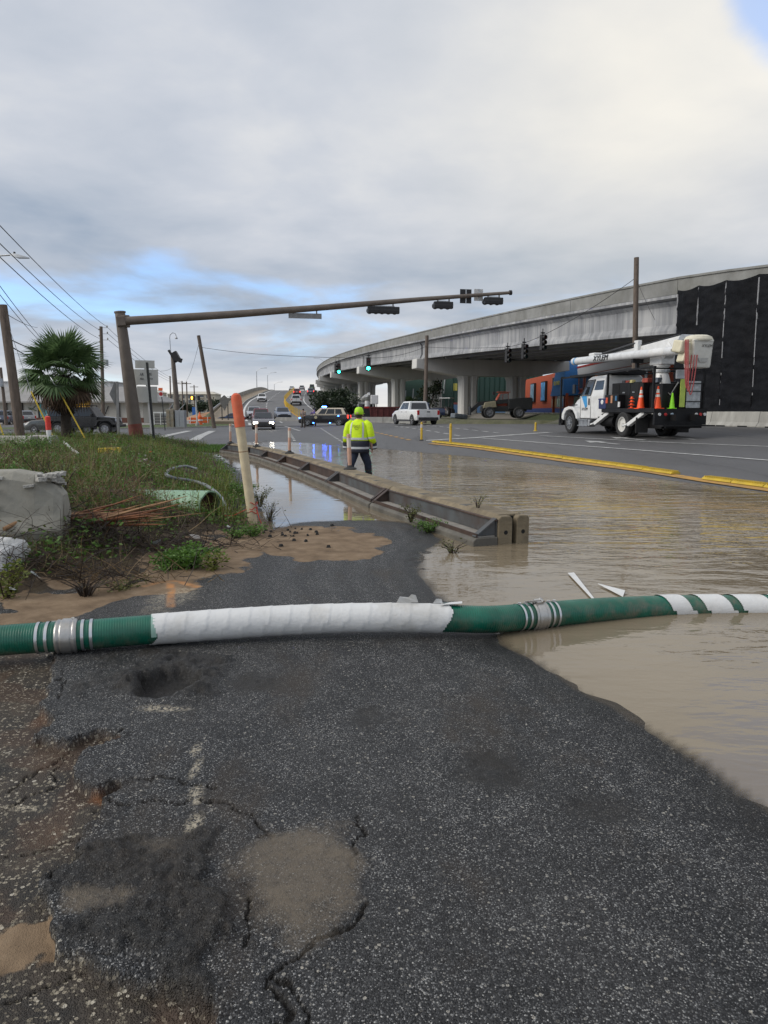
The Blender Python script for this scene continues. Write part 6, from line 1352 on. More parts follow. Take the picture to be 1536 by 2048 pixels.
def vsignal(loc, lab, lit=None, rz=0.0, k=1.0, grp='signals hanging on the span wires'):
    t = thing('hanging_signal', lab, 'traffic signal', loc, rz, grp); t.scale = (k, k, k)
    MB().box((0, 0, 0), (.36, .24, 1.08)).build('housing', M_SIGB, t, bevel=.03)
    for i, z in enumerate((.35, 0, -.35)):
        v = MB(); v.lathe([(.155, -.12), (.16, -.30), (.145, -.30), (.145, -.12)], 16, 'Y', (0, 0, z), False); v.build('visor', M_SIGB, t)
        on = lit == i; col = ((.5, .03, .02), (.5, .3, .03), (.02, .5, .35))[i]
        MB().cyl((0, -.12, z), (0, -.13, z), .145, n=16).build('lens', mat('lit green lens', (.05, .8, .6), .3, var=0, emit=(.03, 1, .68), es=7) if on else mat('unlit lens %d' % i, tuple(c*.12 for c in col), .25, var=0), t)
    MB().bar((0, 0, .54), (0, 0, .95), .05).build('hanger', m_dark(), t); MB().box((0, 0, .66), (.30, .12, .10)).build('hanger_box', m_dark(), t)
POLES = {}
def wpole(key, base, top, D, r0, r1, lab, name='utility_pole', bz=None, m=None, D2=None):
    b = A(*base, D); tp = A(*top, D2 or D); b.z = (zr(b.x, b.y) if bz is None else bz)-.2
    t = thing(name, lab, 'pole', b); T = tp-b; MB().tube([(0, 0, 0), T*.5+Vector((.02, 0, 0)), T], [r0, (r0+r1)/2, r1], 12).build('pole_shaft', m or m_wood(), t, smooth=True); POLES[key] = (t, b, tp); return t, T
wpole('stub', (42, 872), (5, 610), 25, .165, .145, 'thick weathered grey wooden pole at the left edge, cut off at the top', bz=.3)
t, T = wpole('main', (205, 822), (202, 653), 75, .20, .16, 'slim wooden utility pole with stacked side arms beyond the palm', bz=0)
for k in range(3): z = T.z-.1-.62*k; MB().bar((T.x, 0, z), (T.x+.62, 0, z-.03), .05).build('side_arm', m_steel(), t); MB().lathe([(.05, 0), (.08, .08), (.05, .2)], 8, 'Z', (T.x+.62, 0, z)).build('insulator', m_conc(), t); MB().lathe([(.05, 0), (.08, .08), (.05, .2)], 8, 'X', (T.x-.3, 0, z-.2)).build('insulator', m_conc(), t)
MB().cyl((T.x+.35, 0, T.z*.62), (T.x+.35, 0, T.z*.62+.6), .2, n=12).build('transformer', m_steel(), t)
t, T = wpole('edge', (13, 852), (1, 735), 80, .19, .15, 'thin leaning pole with a transformer at the far left', bz=0); MB().cyl((T.x*.7, -.3, T.z*.68), (T.x*.7, -.3, T.z*.68+.9), .28, n=12).build('transformer', m_steel(), t)
t, T = wpole('lean', (429, 848), (397, 671), 66, .19, .16, 'bare dark pole leaning left beside the ramp foot')
wpole('right', (1267, 845), (1273, 515), 46.5, .185, .155, 'tall bare wooden pole rising behind the bucket truck'); wpole('mid', (849, 838), (854, 671), 71, .20, .17, 'dark wooden pole standing before the nearest flyover pier', bz=.6)
for px, ty, by, D, lab in ((365, 762, 812, 170, 'distant utility pole with crossarm, left of a matching pair'), (374, 763, 812, 172, 'distant utility pole with crossarm, right one of the pair'), (389, 770, 812, 190, 'distant utility pole above the amber walk signal'), (341, 752, 815, 150, 'distant thin pole right beside the signal pole'), (266, 758, 822, 60, 'short black pole seen behind the white signs')):
    t, T = wpole('p%d' % px, (px, by), (px-1, ty), D, .17, .14, lab, bz=0)
    if D > 155: MB().bar((T.x-1.1, 0, T.z-.5), (T.x+1.1, 0, T.z-.5), .14).build('crossarm', m_wood(), t)
# signal pole with its head turned away
t, T = wpole('sig', (357, 853), (345, 708), 68, .30, .19, 'tapering grey brown signal pole with a black signal cluster at the cabinet', 'signal_pole', m=M_MAST)
cl = MB(); cl.box(T+Vector((.25, 0, -.2)), (.62, .5, .75), ry=R(-28)); cl.box(T+Vector((.62, -.1, -.55)), (.5, .4, .4), ry=R(20)); cl.bar(T+Vector((-.35, 0, .35)), T+Vector((.35, 0, -.75)), .2); cl.build('signal_cluster', M_SIGB, t)
hk = MB(); hk.tube([T+Vector(q) for q in ((-.15, 0, -.1), (-.2, 0, 1.5), (-.15, 0, 1.75), (.1, 0, 1.95), (.35, 0, 1.85), (.42, 0, 1.6))], .035, 6); hk.build('lamp_hook', m_steel(), t); MB().lathe([(.04, 0), (.14, -.18), (.12, -.24)], 10, 'Z', T+Vector((.42, 0, 1.62))).build('lamp_shade', m_steel(), t)
def wire(a, b, sag, r=.012, lab='black overhead cable', k=18):
    a, b = Vector(a), Vector(b); pts = [a.lerp(b, i/k)-Vector((0, 0, sag*4*(i/k)*(1-i/k))) for i in range(k+1)]
    o = MB().tube(pts, r, 5).build('overhead_cable', mat('black cable', (.012, .012, .013), .7, var=0)); return tagp(o, lab, 'cable', 'overhead cables')
_, mb_, mt_ = POLES['main']; tp = mt_
wire(tp+Vector((.6, 0, -.02)), A(-30, 420, 24), .3, .018, 'topmost overhead cable running from the slim pole to the upper left corner'); wire(tp+Vector((-.25, 0, -.3)), A(-30, 458, 24), .3, .018, 'second overhead cable from the slim pole to the left edge'); wire(tp+Vector((-.25, 0, -1.2)), A(-30, 486, 24), .35, .018, 'third overhead cable from the slim pole to the left edge')
wire(A(100, 700, 60), A(-30, 552, 22), .2, .014, 'overhead cable vanishing behind the palm crown, upper one'); wire(A(95, 690, 40), A(-20, 545, 20), .1, .012, 'steep overhead cable crossing the others left of the palm'); wire(A(75, 655, 50), A(13, 628, 25.2), .1, .012, 'cable from the cut pole top towards the palm'); wire(A(100, 705, 60), A(15, 676, 25.2), .15, .022, 'thick cable from the cut pole to the palm, upper'); wire(A(105, 730, 60), A(17, 690, 25.2), .15, .022, 'thick cable from the cut pole to the palm, lower')
for k in range(3): wire(tp+Vector((.62, 0, -.05-.62*k)), A(374, 766+2*k, 172), 1.2, .02, ['uppermost', 'middle', 'lowest'][k]+' cable sagging from the slim pole towards the distant pair')
wire(A(398, 694, 66), A(560, 711, 64), .1, .018, 'cable from the leaning pole towards the green signals'); wire(A(560, 711, 64), A(737, 716, 60), .05, .018, 'span wire section carrying the two green signals'); wire(A(737, 716, 60), A(854, 692, 71), .3, .018, 'span wire from the green signals to the middle pole'); SW0, SW1 = A(854, 694, 71), A(1271, 556, 46.5)
wire(SW0, A(1015, 694, 57), .1, .018, 'span wire from the middle pole to the dark signals'); wire(A(1015, 694, 57), A(1085, 671, 52), .1, .018, 'span wire section above the three dark signals'); wire(A(1085, 671, 52), SW1, .2, .018, 'span wire rising to the tall right hand pole'); wire(A(1272, 556, 46.5), A(1310, 640, 44), .1, .012, 'loose thin cable hanging from the tall right hand pole')
wire(A(345, 735, 68), A(322, 742, 66), .1, .012, 'short cable beside the black signal cluster'); wire(A(397, 690, 66), A(372, 762, 120), .5, .015, 'cable dropping from the leaning pole to the distant pair')
vsignal(A(672, 737, 60), 'dark unlit signal turned aside, next to the green one on the span wire', None, .9, .75); vsignal(A(678, 737, 60), 'signal showing green beside the flyover edge, left one of the two', 2, 0, .8); vsignal(A(737, 728, 59), 'signal showing green in front of the flyover girder, the one hanging alone', 2, 0, 1.0)
vsignal(A(1015, 711, 55), 'dark signal, lowest of three on the right span wire', None, .6); vsignal(A(1048, 703, 53), 'dark signal, middle of three on the right span wire', None, .6); vsignal(A(1085, 685, 51), 'dark signal, highest of three on the right span wire', None, .6)
# street lamps
def lamp(D, off, h, arm, lab):
    p, a = rc(D, off); t = thing('street_lamp', lab, 'street lamp', p); m = m_steel(); MB().tube([(0, 0, 0), (0, 0, h)], [.14, .09], 8).build('pole', m, t); MB().tube([(0, 0, h-.1), (arm*.5, 0, h+.8), (arm, 0, h+1.0)], .05, 6).build('arm', m, t); MB().box((arm+math.copysign(.35, arm), 0, h+1.0), (.9, .3, .14)).build('lamp_head', m, t, bevel=.03)
lamp(222, -11.2, 6.0, 2.4, 'tallest looking street lamp on the ramp, nearest of the three in a row'); lamp(268, -11.2, 6.2, 2.6, 'second street lamp on the ramp parapet'); lamp(312, -11.2, 5.8, 2.8, 'farthest street lamp beyond the ramp crest'); lamp(262, 9.5, 11, -2.8, 'street lamp with its arm to the left beside the flyover edge')
t = thing('street_lamp', 'grey street lamp head on a thin arm at the upper left edge', 'street lamp', A(-75, 860, 34)); b = A(-75, 860, 34); e0 = A(-75, 520, 34)-b; e1 = A(22, 510, 34)-b; e2 = A(58, 515.5, 34)-b
MB().tube([(0, 0, -.2), e0], [.12, .08], 8).build('pole', m_steel(), t); MB().tube([e0-Vector((0, 0, .05)), e0.lerp(e1, .5)+Vector((0, 0, .04)), e1], .035, 6).build('arm', m_steel(), t); hd = MB(); hd.loft([[e1+Vector((0, dy, dz)) for dy, dz in ((-.08, -.04), (.08, -.04), (.08, .06), (-.08, .06))], [e1.lerp(e2, .35)+Vector((0, dy, dz)) for dy, dz in ((-.15, -.09), (.15, -.09), (.12, .08), (-.12, .08))], [e2+Vector((0, dy, dz)) for dy, dz in ((-.08, -.03), (.08, -.03), (.06, .01), (-.06, .01))]]); hd.build('lamp_head', m_steel(), t, smooth=True); MB().cyl(e1.lerp(e2, .2)+Vector((0, 0, .06)), e1.lerp(e2, .2)+Vector((0, 0, .16)), .05, n=8).build('photocell', m_dark(), t)

# ------------------------------------------------------------------ roadside signs and boxes on the left
M_SGN = mat('pale sign sheet', (.56, .56, .53), .55, var=.06, dirt=(.42, .42, .40), dirtamt=.3)
def white_signs():
    D = 30.5; b = A(304, 884, D); b.z = .1; t = thing('sign_stack', 'three pale rectangular signs stacked on one white post beside the mast', 'sign', b)
    k = D/F; X = lambda px: (px-304)*k; Z = lambda py: A(304, py, D).z-b.z
    MB().bar((X(306), 0, -.2), (X(297), .02, Z(725)), .08).build('post', m_white(), t)
    for (x0, y0, x1, y1) in ((279, 721, 317, 737), (272, 739, 323, 770), (280, 773, 320, 805)):
        MB().box(((X(x0)+X(x1))/2, -.07, (Z(y0)+Z(y1))/2), (X(x1)-X(x0), .015, Z(y0)-Z(y1)), ry=R(1.2)).build('sign_plate', M_SGN, t)
    pl = t.children[2]; ink = mat('dark sign ink', (.04, .04, .04), .7, var=0)
    def tx(s, px, py, size, w): text_mesh(s, size, ink, t, Matrix.Translation((X(px), -.085, Z(py))) @ Matrix.Rotation(math.pi/2, 4, 'X'), width=w)
    tx('AR', 291, 749, .16, .16); tx('ME', 307, 749, .16, .16); tx('850', 291, 758, .11, .14); tx('7754', 308, 758, .11, .18); tx('FOR    SALE', 300, 728, .07, .3) if False else None
    p = A(309, 893, 28.2); p.z = float(znear(p.x, p.y)[0])-.1; q = thing('sign_post', 'dark square post leaning in front of the three pale signs', 'post', p); T = A(294, 725, 28.2)-p; MB().bar((0, 0, 0), T, .10, .07).build('post_shaft', mat('dark perforated steel', (.03, .032, .032), .5, .4, var=.3), q); h = MB()
    for i in range(14): c = T*((i+.5)/14); h.cyl(c+Vector((0, -.04, 0)), c+Vector((0, -.036, 0)), .012, n=6)
    h.build('post_hole', M_HOLE, q)
white_signs()
def edge_sign():
    D = 36; p = A(237, 879, D); p.z = .1; t = thing('edge_on_sign', 'grey diamond sign seen nearly edge on upon a pale square post', 'sign', p); m = mat('weathered grey sign back', (.22, .22, .215), .6, var=.2, scale=5); T = A(234, 763, D)-p
    MB().bar((0, 0, -.2), T, .11, .11).build('post', m, t); zc = T.z-.62; d = MB(); d.loft([[(-.30, -.1+.0, zc), (-.04, .0, zc+.62), (.06, .1, zc), (-.04, .0, zc-.62)], [(-.30, -.07, zc), (-.04, .03, zc+.62), (.06, .13, zc), (-.04, .03, zc-.62)]]); d.build('sign_plate', m, t)
edge_sign()
def small_signs():
    D = 58; p = A(330, 850, D); p.z = .05; t = thing('turn_sign', 'small no turn sign under an orange plate on a thin dark post', 'sign', p); k = D/F; Z = lambda py: A(330, py, D).z-p.z; X = lambda px: (px-330)*k
    MB().bar((0, 0, -.1), (X(325), 0, Z(776)), .06).build('post', m_dark(), t); MB().box((X(324.5), -.05, Z(778.5)), (.34, .02, .22)).build('orange_plate', mat('orange sign', (.75, .14, .03), .5, var=.1), t); MB().box((X(325), -.05, Z(788)), (.32, .02, .46)).build('sign_plate', m_white(), t); r = MB(); r.lathe([(.12, -.07), (.155, -.07), (.155, -.06), (.12, -.06)], 20, 'Y', (X(325), 0, Z(788))); r.bar((X(325)-.1, -.068, Z(788)+.1), (X(325)+.1, -.068, Z(788)-.1), .03); r.build('red_ring', m_red_lens(), t); MB().bar((X(325)-.02, -.064, Z(788)-.1), (X(325)+.04, -.064, Z(788)+.1), .05, .01).build('arrow', m_black(), t)
    D = 84; p = A(450, 843, D); p.z = .1; t = thing('warning_sign', 'dark diamond sign back on two posts by the ramp foot', 'sign', p); k = D/F; Z = lambda py: A(450, py, D).z-p.z; m = mat('dull sign back', (.14, .135, .125), .6, var=.2)
    MB().prism([(0, Z(790)), (.62, Z(799)), (.5, Z(805)), (0, Z(822)), (-.5, Z(805)), (-.62, Z(799))], 'Y', -.02, .02).build('sign_plate', m, t)
    for x in (-.33, .38): MB().bar((x, .05, -.2), (x, .05, Z(802)), .09).build('post', m_dark(), t)
    D = 72; p = A(395, 851, D); p.z = .05; t = thing('walk_signal', 'pale post carrying a walk signal lit amber and a dark box', 'walk signal', p); k = D/F; Z = lambda py: A(395, py, D).z-p.z; MB().cyl((0, 0, 0), (-.1, 0, Z(790)), .08, n=10).build('post', mat('pale grey post', (.5, .5, .48), .5), t); MB().lathe([(.22, 0), (.2, .3), (.1, .5)], 12).build('footing', m_conc(), t)
    MB().box((-.38, 0, Z(796)), (.46, .3, .46)).build('signal_box', M_SIGB, t, bevel=.03); MB().box((.22, 0, Z(796)), (.22, .35, .46)).build('side_box', M_SIGB, t, bevel=.03); h = MB(); h.box((-.42, -.16, Z(797)), (.15, .02, .16)); 
    for i in range(4): h.box((-.48+i*.04, -.16, Z(797)+.13), (.028, .02, .12))
    h.build('lit_hand', mat('lit amber hand', (.9, .4, .05), .4, var=0, emit=(1, .38, .04), es=5), t)
    D = 150; p = A(388, 822, D); t = thing('banner_sign', 'tall blue banner board beyond the walk signal', 'sign', (p.x, p.y, 0)); MB().box((0, 0, p.z-.1), (.75, .08, 1.8)).build('banner', mat('blue banner', (.03, .13, .42), .5, var=.2), t); MB().bar((0, .1, 0), (0, .1, p.z+.8), .08).build('post', m_steel(), t)
    D = 66; p = A(352, 852, D); p.z = .05; t = thing('signal_cabinet', 'grey steel signal cabinet pair stained brown on one side', 'cabinet', p); MB().box((-.42, 0, .85), (.66, .8, 1.7)).build('cabinet', mat('stained cabinet', (.30, .285, .25), .5, .3, var=.15, dirt=(.22, .15, .06), dirtamt=.8), t, bevel=.02); MB().box((.45, .1, .8), (.86, .8, 1.6)).build('cabinet', mat('grey cabinet', (.33, .345, .36), .5, .3, var=.1), t, bevel=.02)
    for x in (-.42, .45): MB().box((x, -.42, .85), (.02, .02, 1.4)).build('door_gap', m_dark(), t)
    MB().bar((-.6, 0, 1.7), (-.2, 0, 2.2), .05).build('brace', m_steel(), t); MB().bar((.3, 0, 1.6), (.9, 0, 2.2), .05).build('brace', m_steel(), t)
    D = 78; p = A(326, 848, D); p.z = 0; t = thing('louvred_enclosure', 'dark slatted enclosure with white posts left of the cabinets', 'enclosure', p)
    MB().box((0, 0, 1.45), (1.7, .9, .12)).build('roof', m_white(), t)
    for i in range(7): MB().box((0, -.4, .15+i*.17), (1.6, .04, .09)).build('slat', m_dark(), t)
    for x in (-.8, -.1, .8): MB().box((x, -.44, .7), (.08, .06, 1.4)).build('post', m_white(), t)
    MB().box((.3, -.3, 1.2), (.5, .2, .35)).build('meter_box', m_steel(), t)
small_signs()
# orange works barriers near the ramp foot
M_OR = mat('works orange plastic', (.72, .12, .02), .5, var=.15)
for i, (px, py, D, lab) in enumerate(((392, 848, 80, 'orange slatted works barricade nearest the walk signal'), (405, 846, 84, 'orange slatted works barricade beside the orange upright drum'), (414, 846, 88, 'orange slatted works barricade farthest from the walk signal'))):
    p = A(px, py, D); p.z = 0; t = thing('works_barricade', lab, 'barricade', p, .3*i)
    for z in (.35, .75): MB().box((0, 0, z), (1.5, .05, .24)).build('board', M_OR, t)
    for x in (-.6, .6): MB().bar((x, -.25, 0), (x, 0, .95), .06).build('leg', m_white(), t); MB().bar((x, .25, 0), (x, 0, .95), .06).build('leg', m_white(), t)
p = A(400, 846, 78); t = thing('works_drum', 'upright orange works drum behind the walk signal post', 'drum', (p.x, p.y, 0)); MB().lathe([(.32, 0), (.3, .1), (.27, .3), (.25, 1.0), (.1, 1.15), (.05, 1.5)], 14).build('drum', M_OR, t, smooth=True); MB().lathe([(.282, .55), (.276, .7)], 14).build('white_stripe', m_white(), t)
mnd = mat('sandy clay spoil', (.33, .19, .11), .95, var=.3, scale=.8, bump=.06, bscale=3)
def mound(px, py, D, w, h, m, lab, name='spoil_heap', cat='heap', seed=0):
    p = A(px, py, D); vs = []; fs = []; n, k = 26, 8
    for j in range(k+1):
        for i in range(n):
            a = 2*math.pi*i/n; r = w*(1-j/k)*(1+.25*float(fbm(np.array([math.cos(a)*2+seed]), np.array([math.sin(a)*2+seed]), 3)[0])); vs.append((r*math.cos(a), r*.6*math.sin(a), h*(1-(1-j/k)**1.7)*(.75+.5*float(fbm(np.array([a+seed]), np.array([j*.7]), 3)[0]))-.05))
    for j in range(k):
        for i in range(n): fs.append((j*n+i, j*n+(i+1) % n, (j+1)*n+(i+1) % n, (j+1)*n+i))
    o = rawmesh(name, np.array(vs), np.array(fs), m); o.location = (p.x, p.y, max(-.05, float(zterr(np.array([p.x]), np.array([p.y]))[0]))); tagp(o, lab, cat); return o
mound(440, 826, 150, 7, 1.8, mnd, 'sandy clay heap left of the ramp below the dark trees', seed=1); mound(425, 828, 130, 5, 1.1, mnd, 'lower sandy clay heap nearer the works barricades', seed=5)
car('dark blue car parked on the grass beneath the diamond sign', 'car', A(462, 846, 88)*1.0, R(95), paint('navy car paint', (.015, .03, .08)), H=1.2, L=3.6, hood=.8, belt=.82, kind='sedan', g=(.6, 0, -1.0, -1.5), name='sedan')
# grass islands with kerbs beyond the cross street
GRM = mat('mown verge grass', (.060, .095, .022), .95, var=.4, scale=1.2, bump=.03, bscale=10, dirt=(.10, .09, .045), dirtamt=.5)
def island(poly, lab='verge', h=.13):
    P = [A(px, py, D).xy if D else Vector((px, py)) for px, py, D in poly]; b = MB(); b.prism([tuple(p) for p in P], 'Z', -.1, h); o = b.build('grass_verge', GRM); o['kind'] = 'structure'
    k = MB(); 
    for a, c in zip(P, P[1:]+P[:1]): k.bar((a.x, a.y, h-.06), (c.x, c.y, h-.06), .16, .16)
    o = k.build('kerb', mat('pale kerb concrete', (.36, .35, .32), .85, var=.15, scale=2)); o['kind'] = 'structure'
island([(-31, 57, 0), (-24, 61, 0), (-19.0, 64.5, 0), (-16.5, 68, 0), (-15.5, 74, 0), (-18, 84, 0), (-24, 82, 0), (-28, 70, 0), (-36, 62, 0)]); island([(-70, 61, 0), (-38, 58.5, 0), (-38, 61.5, 0), (-70, 64.5, 0)])
b = MB(); b.prism([(-90, 66), (-40, 63), (-30, 72), (-24, 90), (-30, 200), (-150, 210), (-150, 66)], 'Z', -.15, .02); o = b.build('car_park', road_material('pale lot paving', (.24, .225, .20))); o['kind'] = 'structure'

# ------------------------------------------------------------------ buildings on the left
def shop():
    root = thing('low_shop', 'low shop with grey pitched roof, pale panels and teal and yellow boards', 'building', (-56, 100, 0), R(-4)); wl_ = mat('pale shop wall', (.52, .50, .45), .8, var=.08); tr_ = mat('dark timber trim', (.05, .042, .038), .8); rf = mat('grey standing roof', (.28, .27, .26), .6, var=.12, scale=1, streak=True)
    MB().box((5, 5, 1.5), (36, 10, 3.0)).build('wall', wl_, root); MB().box((5, -.06, .35), (36.1, .12, .7)).build('plinth', mat('brick red plinth', (.16, .07, .05), .85, var=.25), root)
    MB().loft([[(-14, -1.4, 2.75), (24, -1.4, 2.75), (24, 12, 2.75), (-14, 12, 2.75)], [(-14, -1.4, 2.95), (24, -1.4, 2.95), (24, 12, 2.95), (-14, 12, 2.95)], [(-13, 3.0, 5.0), (20, 3.0, 5.0), (20, 8, 5.0), (-13, 8, 5.0)]]).build('roof', rf, root)
    for x in np.arange(-12.5, 23, 2.3): MB().box((x, -.08, 1.75), (.16, .16, 2.1)).build('post', tr_, root)
    for x, c in ((8.9, (.12, .36, .40)), (10.3, (.5, .45, .3)), (11.6, (.10, .30, .45)), (13.2, (.62, .38, .06)), (-4, (.05, .06, .07)), (1.0, (.05, .055, .06))): MB().box((x, -.14, 1.75), (1.0, .1, 1.7)).build('board', mat('shop board %d' % int(x*10), c, .6, var=.1), root)
    for x in (-10.3, -7.9): MB().box((x, -.1, 1.6), (1.4, .1, 1.3)).build('window', m_glass(), root)
    g = MB(); 
    for x in np.arange(15.3, 18.5, .8): g.bar((x, -.16, 1.2), (x+.5, -.16, 2.3), .1)
    g.build('black_lettering', m_black(), root); MB().box((4.5, -1.2, .65), (1.6, .9, 1.3)).build('bin_store', mat('grey bin', (.16, .17, .18), .6), root)
    r2 = thing('white_warehouse', 'large plain white building with a slatted band rising behind the low shop', 'building', (-82, 150, 0)); MB().box((0, 8, 3.8), (50, 16, 7.6)).build('wall', mat('pale grey cladding', (.55, .55, .56), .7, var=.05, streak=True), r2); MB().box((0, 8, 7.7), (50.6, 16.6, .2)).build('roof', mat('warehouse roof', (.45, .45, .46), .6), r2)
    for i in range(4): MB().box((13, -.1, 3.8+i*.45), (17, .15, .16)).build('slat', m_dark(), r2)
    MB().box((13, .02, 4.45), (17.4, .1, 2.1)).build('slat_band', mat('pale band', (.5, .5, .5), .6), r2)
shop()
def apartments():
    wl_ = mat('cream apartment wall', (.50, .46, .38), .85, var=.06); gl = mat('dim window', (.10, .115, .13), .2, var=0); rf = mat('cream roof edge', (.55, .51, .43), .8, var=.05)
    wm = None
    for (x0, w, h, y, lab) in ((-165, 40, 12.0, 400, 'cream four storey apartment block behind the palm'), (-122, 27, 11.2, 405, 'cream four storey apartment block right of the white signs')):
        t = thing('apartment_block', lab, 'building', (x0, y, 0)); MB().box((w/2, 7, h/2), (w, 14, h)).build('wall', wl_, t); MB().loft([[(-.8, -.8, h), (w+.8, -.8, h), (w+.8, 15, h), (-.8, 15, h)], [(3, 4, h+1.6), (w-3, 4, h+1.6), (w-3, 10, h+1.6), (3, 10, h+1.6)]]).build('roof', rf, t)
        for fl in range(4):
            for i, x in enumerate(np.arange(2.2, w-1.5, 3.4)):
                big = i % 4 == 1; mb = MB().box((0, 0, 0), (2.4 if big else 1.3, .3, 1.7)) if True else None
                o = mb.build('window', gl, t, loc=(x, -.05, 1.6+fl*2.75))
                if big: MB().box((x, -.5, .95+fl*2.75), (2.8, .8, .5)).build('balcony', wl_, t)
apartments()
# parked vehicles and boats in the lot
lot = [(8, 850, 84, P_BLUEG, 'blue grey car parked at the far left edge behind the pole'), (26, 848, 88, P_GREY, 'grey car parked beside the blue grey one'), (42, 846, 92, P_SILVER, 'silver car just right of the cut pole')]
for px, py, D, P, lab in lot: q = A(px, py, D); q.z = .02; car(lab, 'car', q, R(10+px), P, name='suv')
for px, D, lab in ((180, 130, 'white van parked behind the off roader roof'), (196, 140, 'second white van parked in the lot by the slim pole'), (214, 128, 'white boxy van near the edge on sign')):
    q = A(px, 836, D); q.z = .02; car(lab, 'van', q, R(80), P_WHITE, L=5.8, W=2.0, H=2.4, hood=1.2, belt=1.25, g=(2.1, 1.6, -2.5, -2.7), name='van')
def digger():
    q = A(163, 842, 92); t = thing('excavator_bucket', 'yellow digger arm and bucket showing above the off roader', 'digger', (q.x, q.y, 0)); Y = mat('digger yellow', (.55, .30, .02), .5, var=.15)
    MB().box((0, 0, 1.0), (2.4, 1.8, 1.1)).build('body', Y, t, bevel=.1); MB().box((0, 0, .35), (2.8, 2.0, .7)).build('tracks', m_tyre(), t, bevel=.1); MB().prism([(-1.0, 2.2), (.9, 1.7), (1.2, 3.0), (.2, 3.5), (-1.3, 3.2)], 'Y', -.5, .5).build('bucket', Y, t, bevel=.05); MB().bar((.3, 0, 1.4), (-.2, 0, 3.0), .3).build('arm', m_dark(), t)
digger()
# ------------------------------------------------------------------ store and sheds beyond the flyover
def store():
    O = mat('store red orange cladding', (.44, .085, .035), .7, var=.08, scale=1, streak=True); B = mat('store blue band', (.04, .07, .22), .7, var=.1); BT = mat('blue tower tiles', (.045, .20, .48), .6, var=.15); Yl = mat('yellow letters', (.75, .62, .04), .5, var=.05); Wt = mat('store white panel', (.70, .70, .69), .6, var=.05)
    root = thing('beach_store', 'red orange two storey store with blue base, wall pictures and a blue tower', 'building', (29.2, 74, 1.25), 0)
    # facade runs along +y (away) at x=0, facing -x
    MB().box((6, 45, 3.4), (12, 94, 6.8)).build('wall', O, root); MB().box((-.05, 62, .45), (.12, 60, .9)).build('base_band', B, root)
    MB().box((-.06, 18, 6.2), (.14, 36, 1.1)).build('white_panel', Wt, root); MB().box((-.08, 18, 6.85), (.2, 36, .25)).build('red_coping', mat('store red trim', (.5, .04, .02), .6), root); MB().box((-.06, 14, 5.1), (.14, 26, .9)).build('white_panel', Wt, root)
    for i, y in enumerate((78, 66, 56.5)):
        f = MB().box((-.2, y, 3.9), (.4, 3.6, 3.6)).build('picture_frame', m_black(), root); MB().box((-.42, y, 3.9), (.04, 3.1, 3.2)).build('picture', mat('surf picture %d' % i, ((.35, .42, .46), (.22, .36, .48), (.10, .30, .58))[i], .5, var=.6, scale=.9), f)
    gl = mat('store glass', (.06, .075, .085), .15, var=0)
    k = 0
    for y0, y1, z0, z1 in ((47.5, 50.5, 3.6, 6.1), (42, 47, 3.6, 6.1), (47.5, 50.5, .9, 3.0), (42, 47, .9, 3.0), (31, 36, .9, 3.0), (26, 30.5, .9, 3.0), (20, 25, .9, 3.0), (31, 36, 3.6, 5.6), (24, 30, 3.6, 5.4)):
        w = MB().box((-.08, (y0+y1)/2, (z0+z1)/2), (.12, y1-y0, z1-z0)).build('window', gl, root); fr = MB()
        for yy in np.linspace(y0, y1, 3): fr.box((-.16, yy, (z0+z1)/2), (.08, .14, z1-z0+.14))
        for zz in (z0, z1): fr.box((-.16, (y0+y1)/2, zz), (.08, y1-y0+.14, .14))
        fr.build('frame', mat('store frame pink', (.42, .16, .13), .6), w)
        if z0 < 2:
            go = MB()
            for q in range(4): MB().box((-.145, y0+(q+.5)*(y1-y0)/4, z0+.85), (.02, (y1-y0)/6, 1.3)).build('display', mat('display goods %d' % (q+k), ((.40, .38, .1), (.1, .22, .35), (.45, .3, .28), (.3, .4, .3))[q % 4], .7, var=.5, scale=3), w)
        k += 1
    def txt(s, size, y, z, m, w, x=-.2): text_mesh(s, size, m, root, Matrix.Translation((x, y, z)) @ Matrix.Rotation(-math.pi/2, 4, 'Z') @ Matrix.Rotation(math.pi/2, 4, 'X'), width=w, ext=.02)
    Rd = mat('red poster letters', (.6, .03, .04), .6)
    MB().box((-.15, 43.8, 5.0), (.02, 3.2, 2.1)).build('poster', Wt, root); txt('BUY ONE', .55, 43.8, 5.75, Rd, 2.8); txt('GET ONE', .55, 43.8, 5.2, Rd, 2.8); txt('FREE', .85, 43.8, 4.4, Yl, 2.8)
    # tower, battered courses
    for i in range(15):
        z = 2.9+i*.36; s = 1-.030*i; MB().box((-1.0, 37.5, z), (2.8*s+.1, 8.2*s, .34)).build('tower_course', BT, root)
    txt("ALVIN'S", 1.5, 37.2, 6.7, Yl, 5.6, -2.45); txt('ISLAND', .9, 37.4, 4.6, Yl, 3.8, -2.52)
    txt('SUN', .9, 25, 6.2, Yl, 3.2, -.2) if False else None
    for y in (33.4, 41.6): MB().box((-1.9, y, 1.5), (.35, .35, 3.0)).build('tower_leg', O, root)
    MB().box((-.25, 25.5, 4.0), (.4, 5, .6)).build('fascia', mat('store red trim', (.5, .04, .02), .6), root)
    b = MB(); 
    for i in range(14): b.box((-3.2, 30+i*3.2, .06), (.4, 2.0, .14))
    b.build('wheel_stop', mat('yellow white stop', (.5, .46, .35), .7), root)
store()
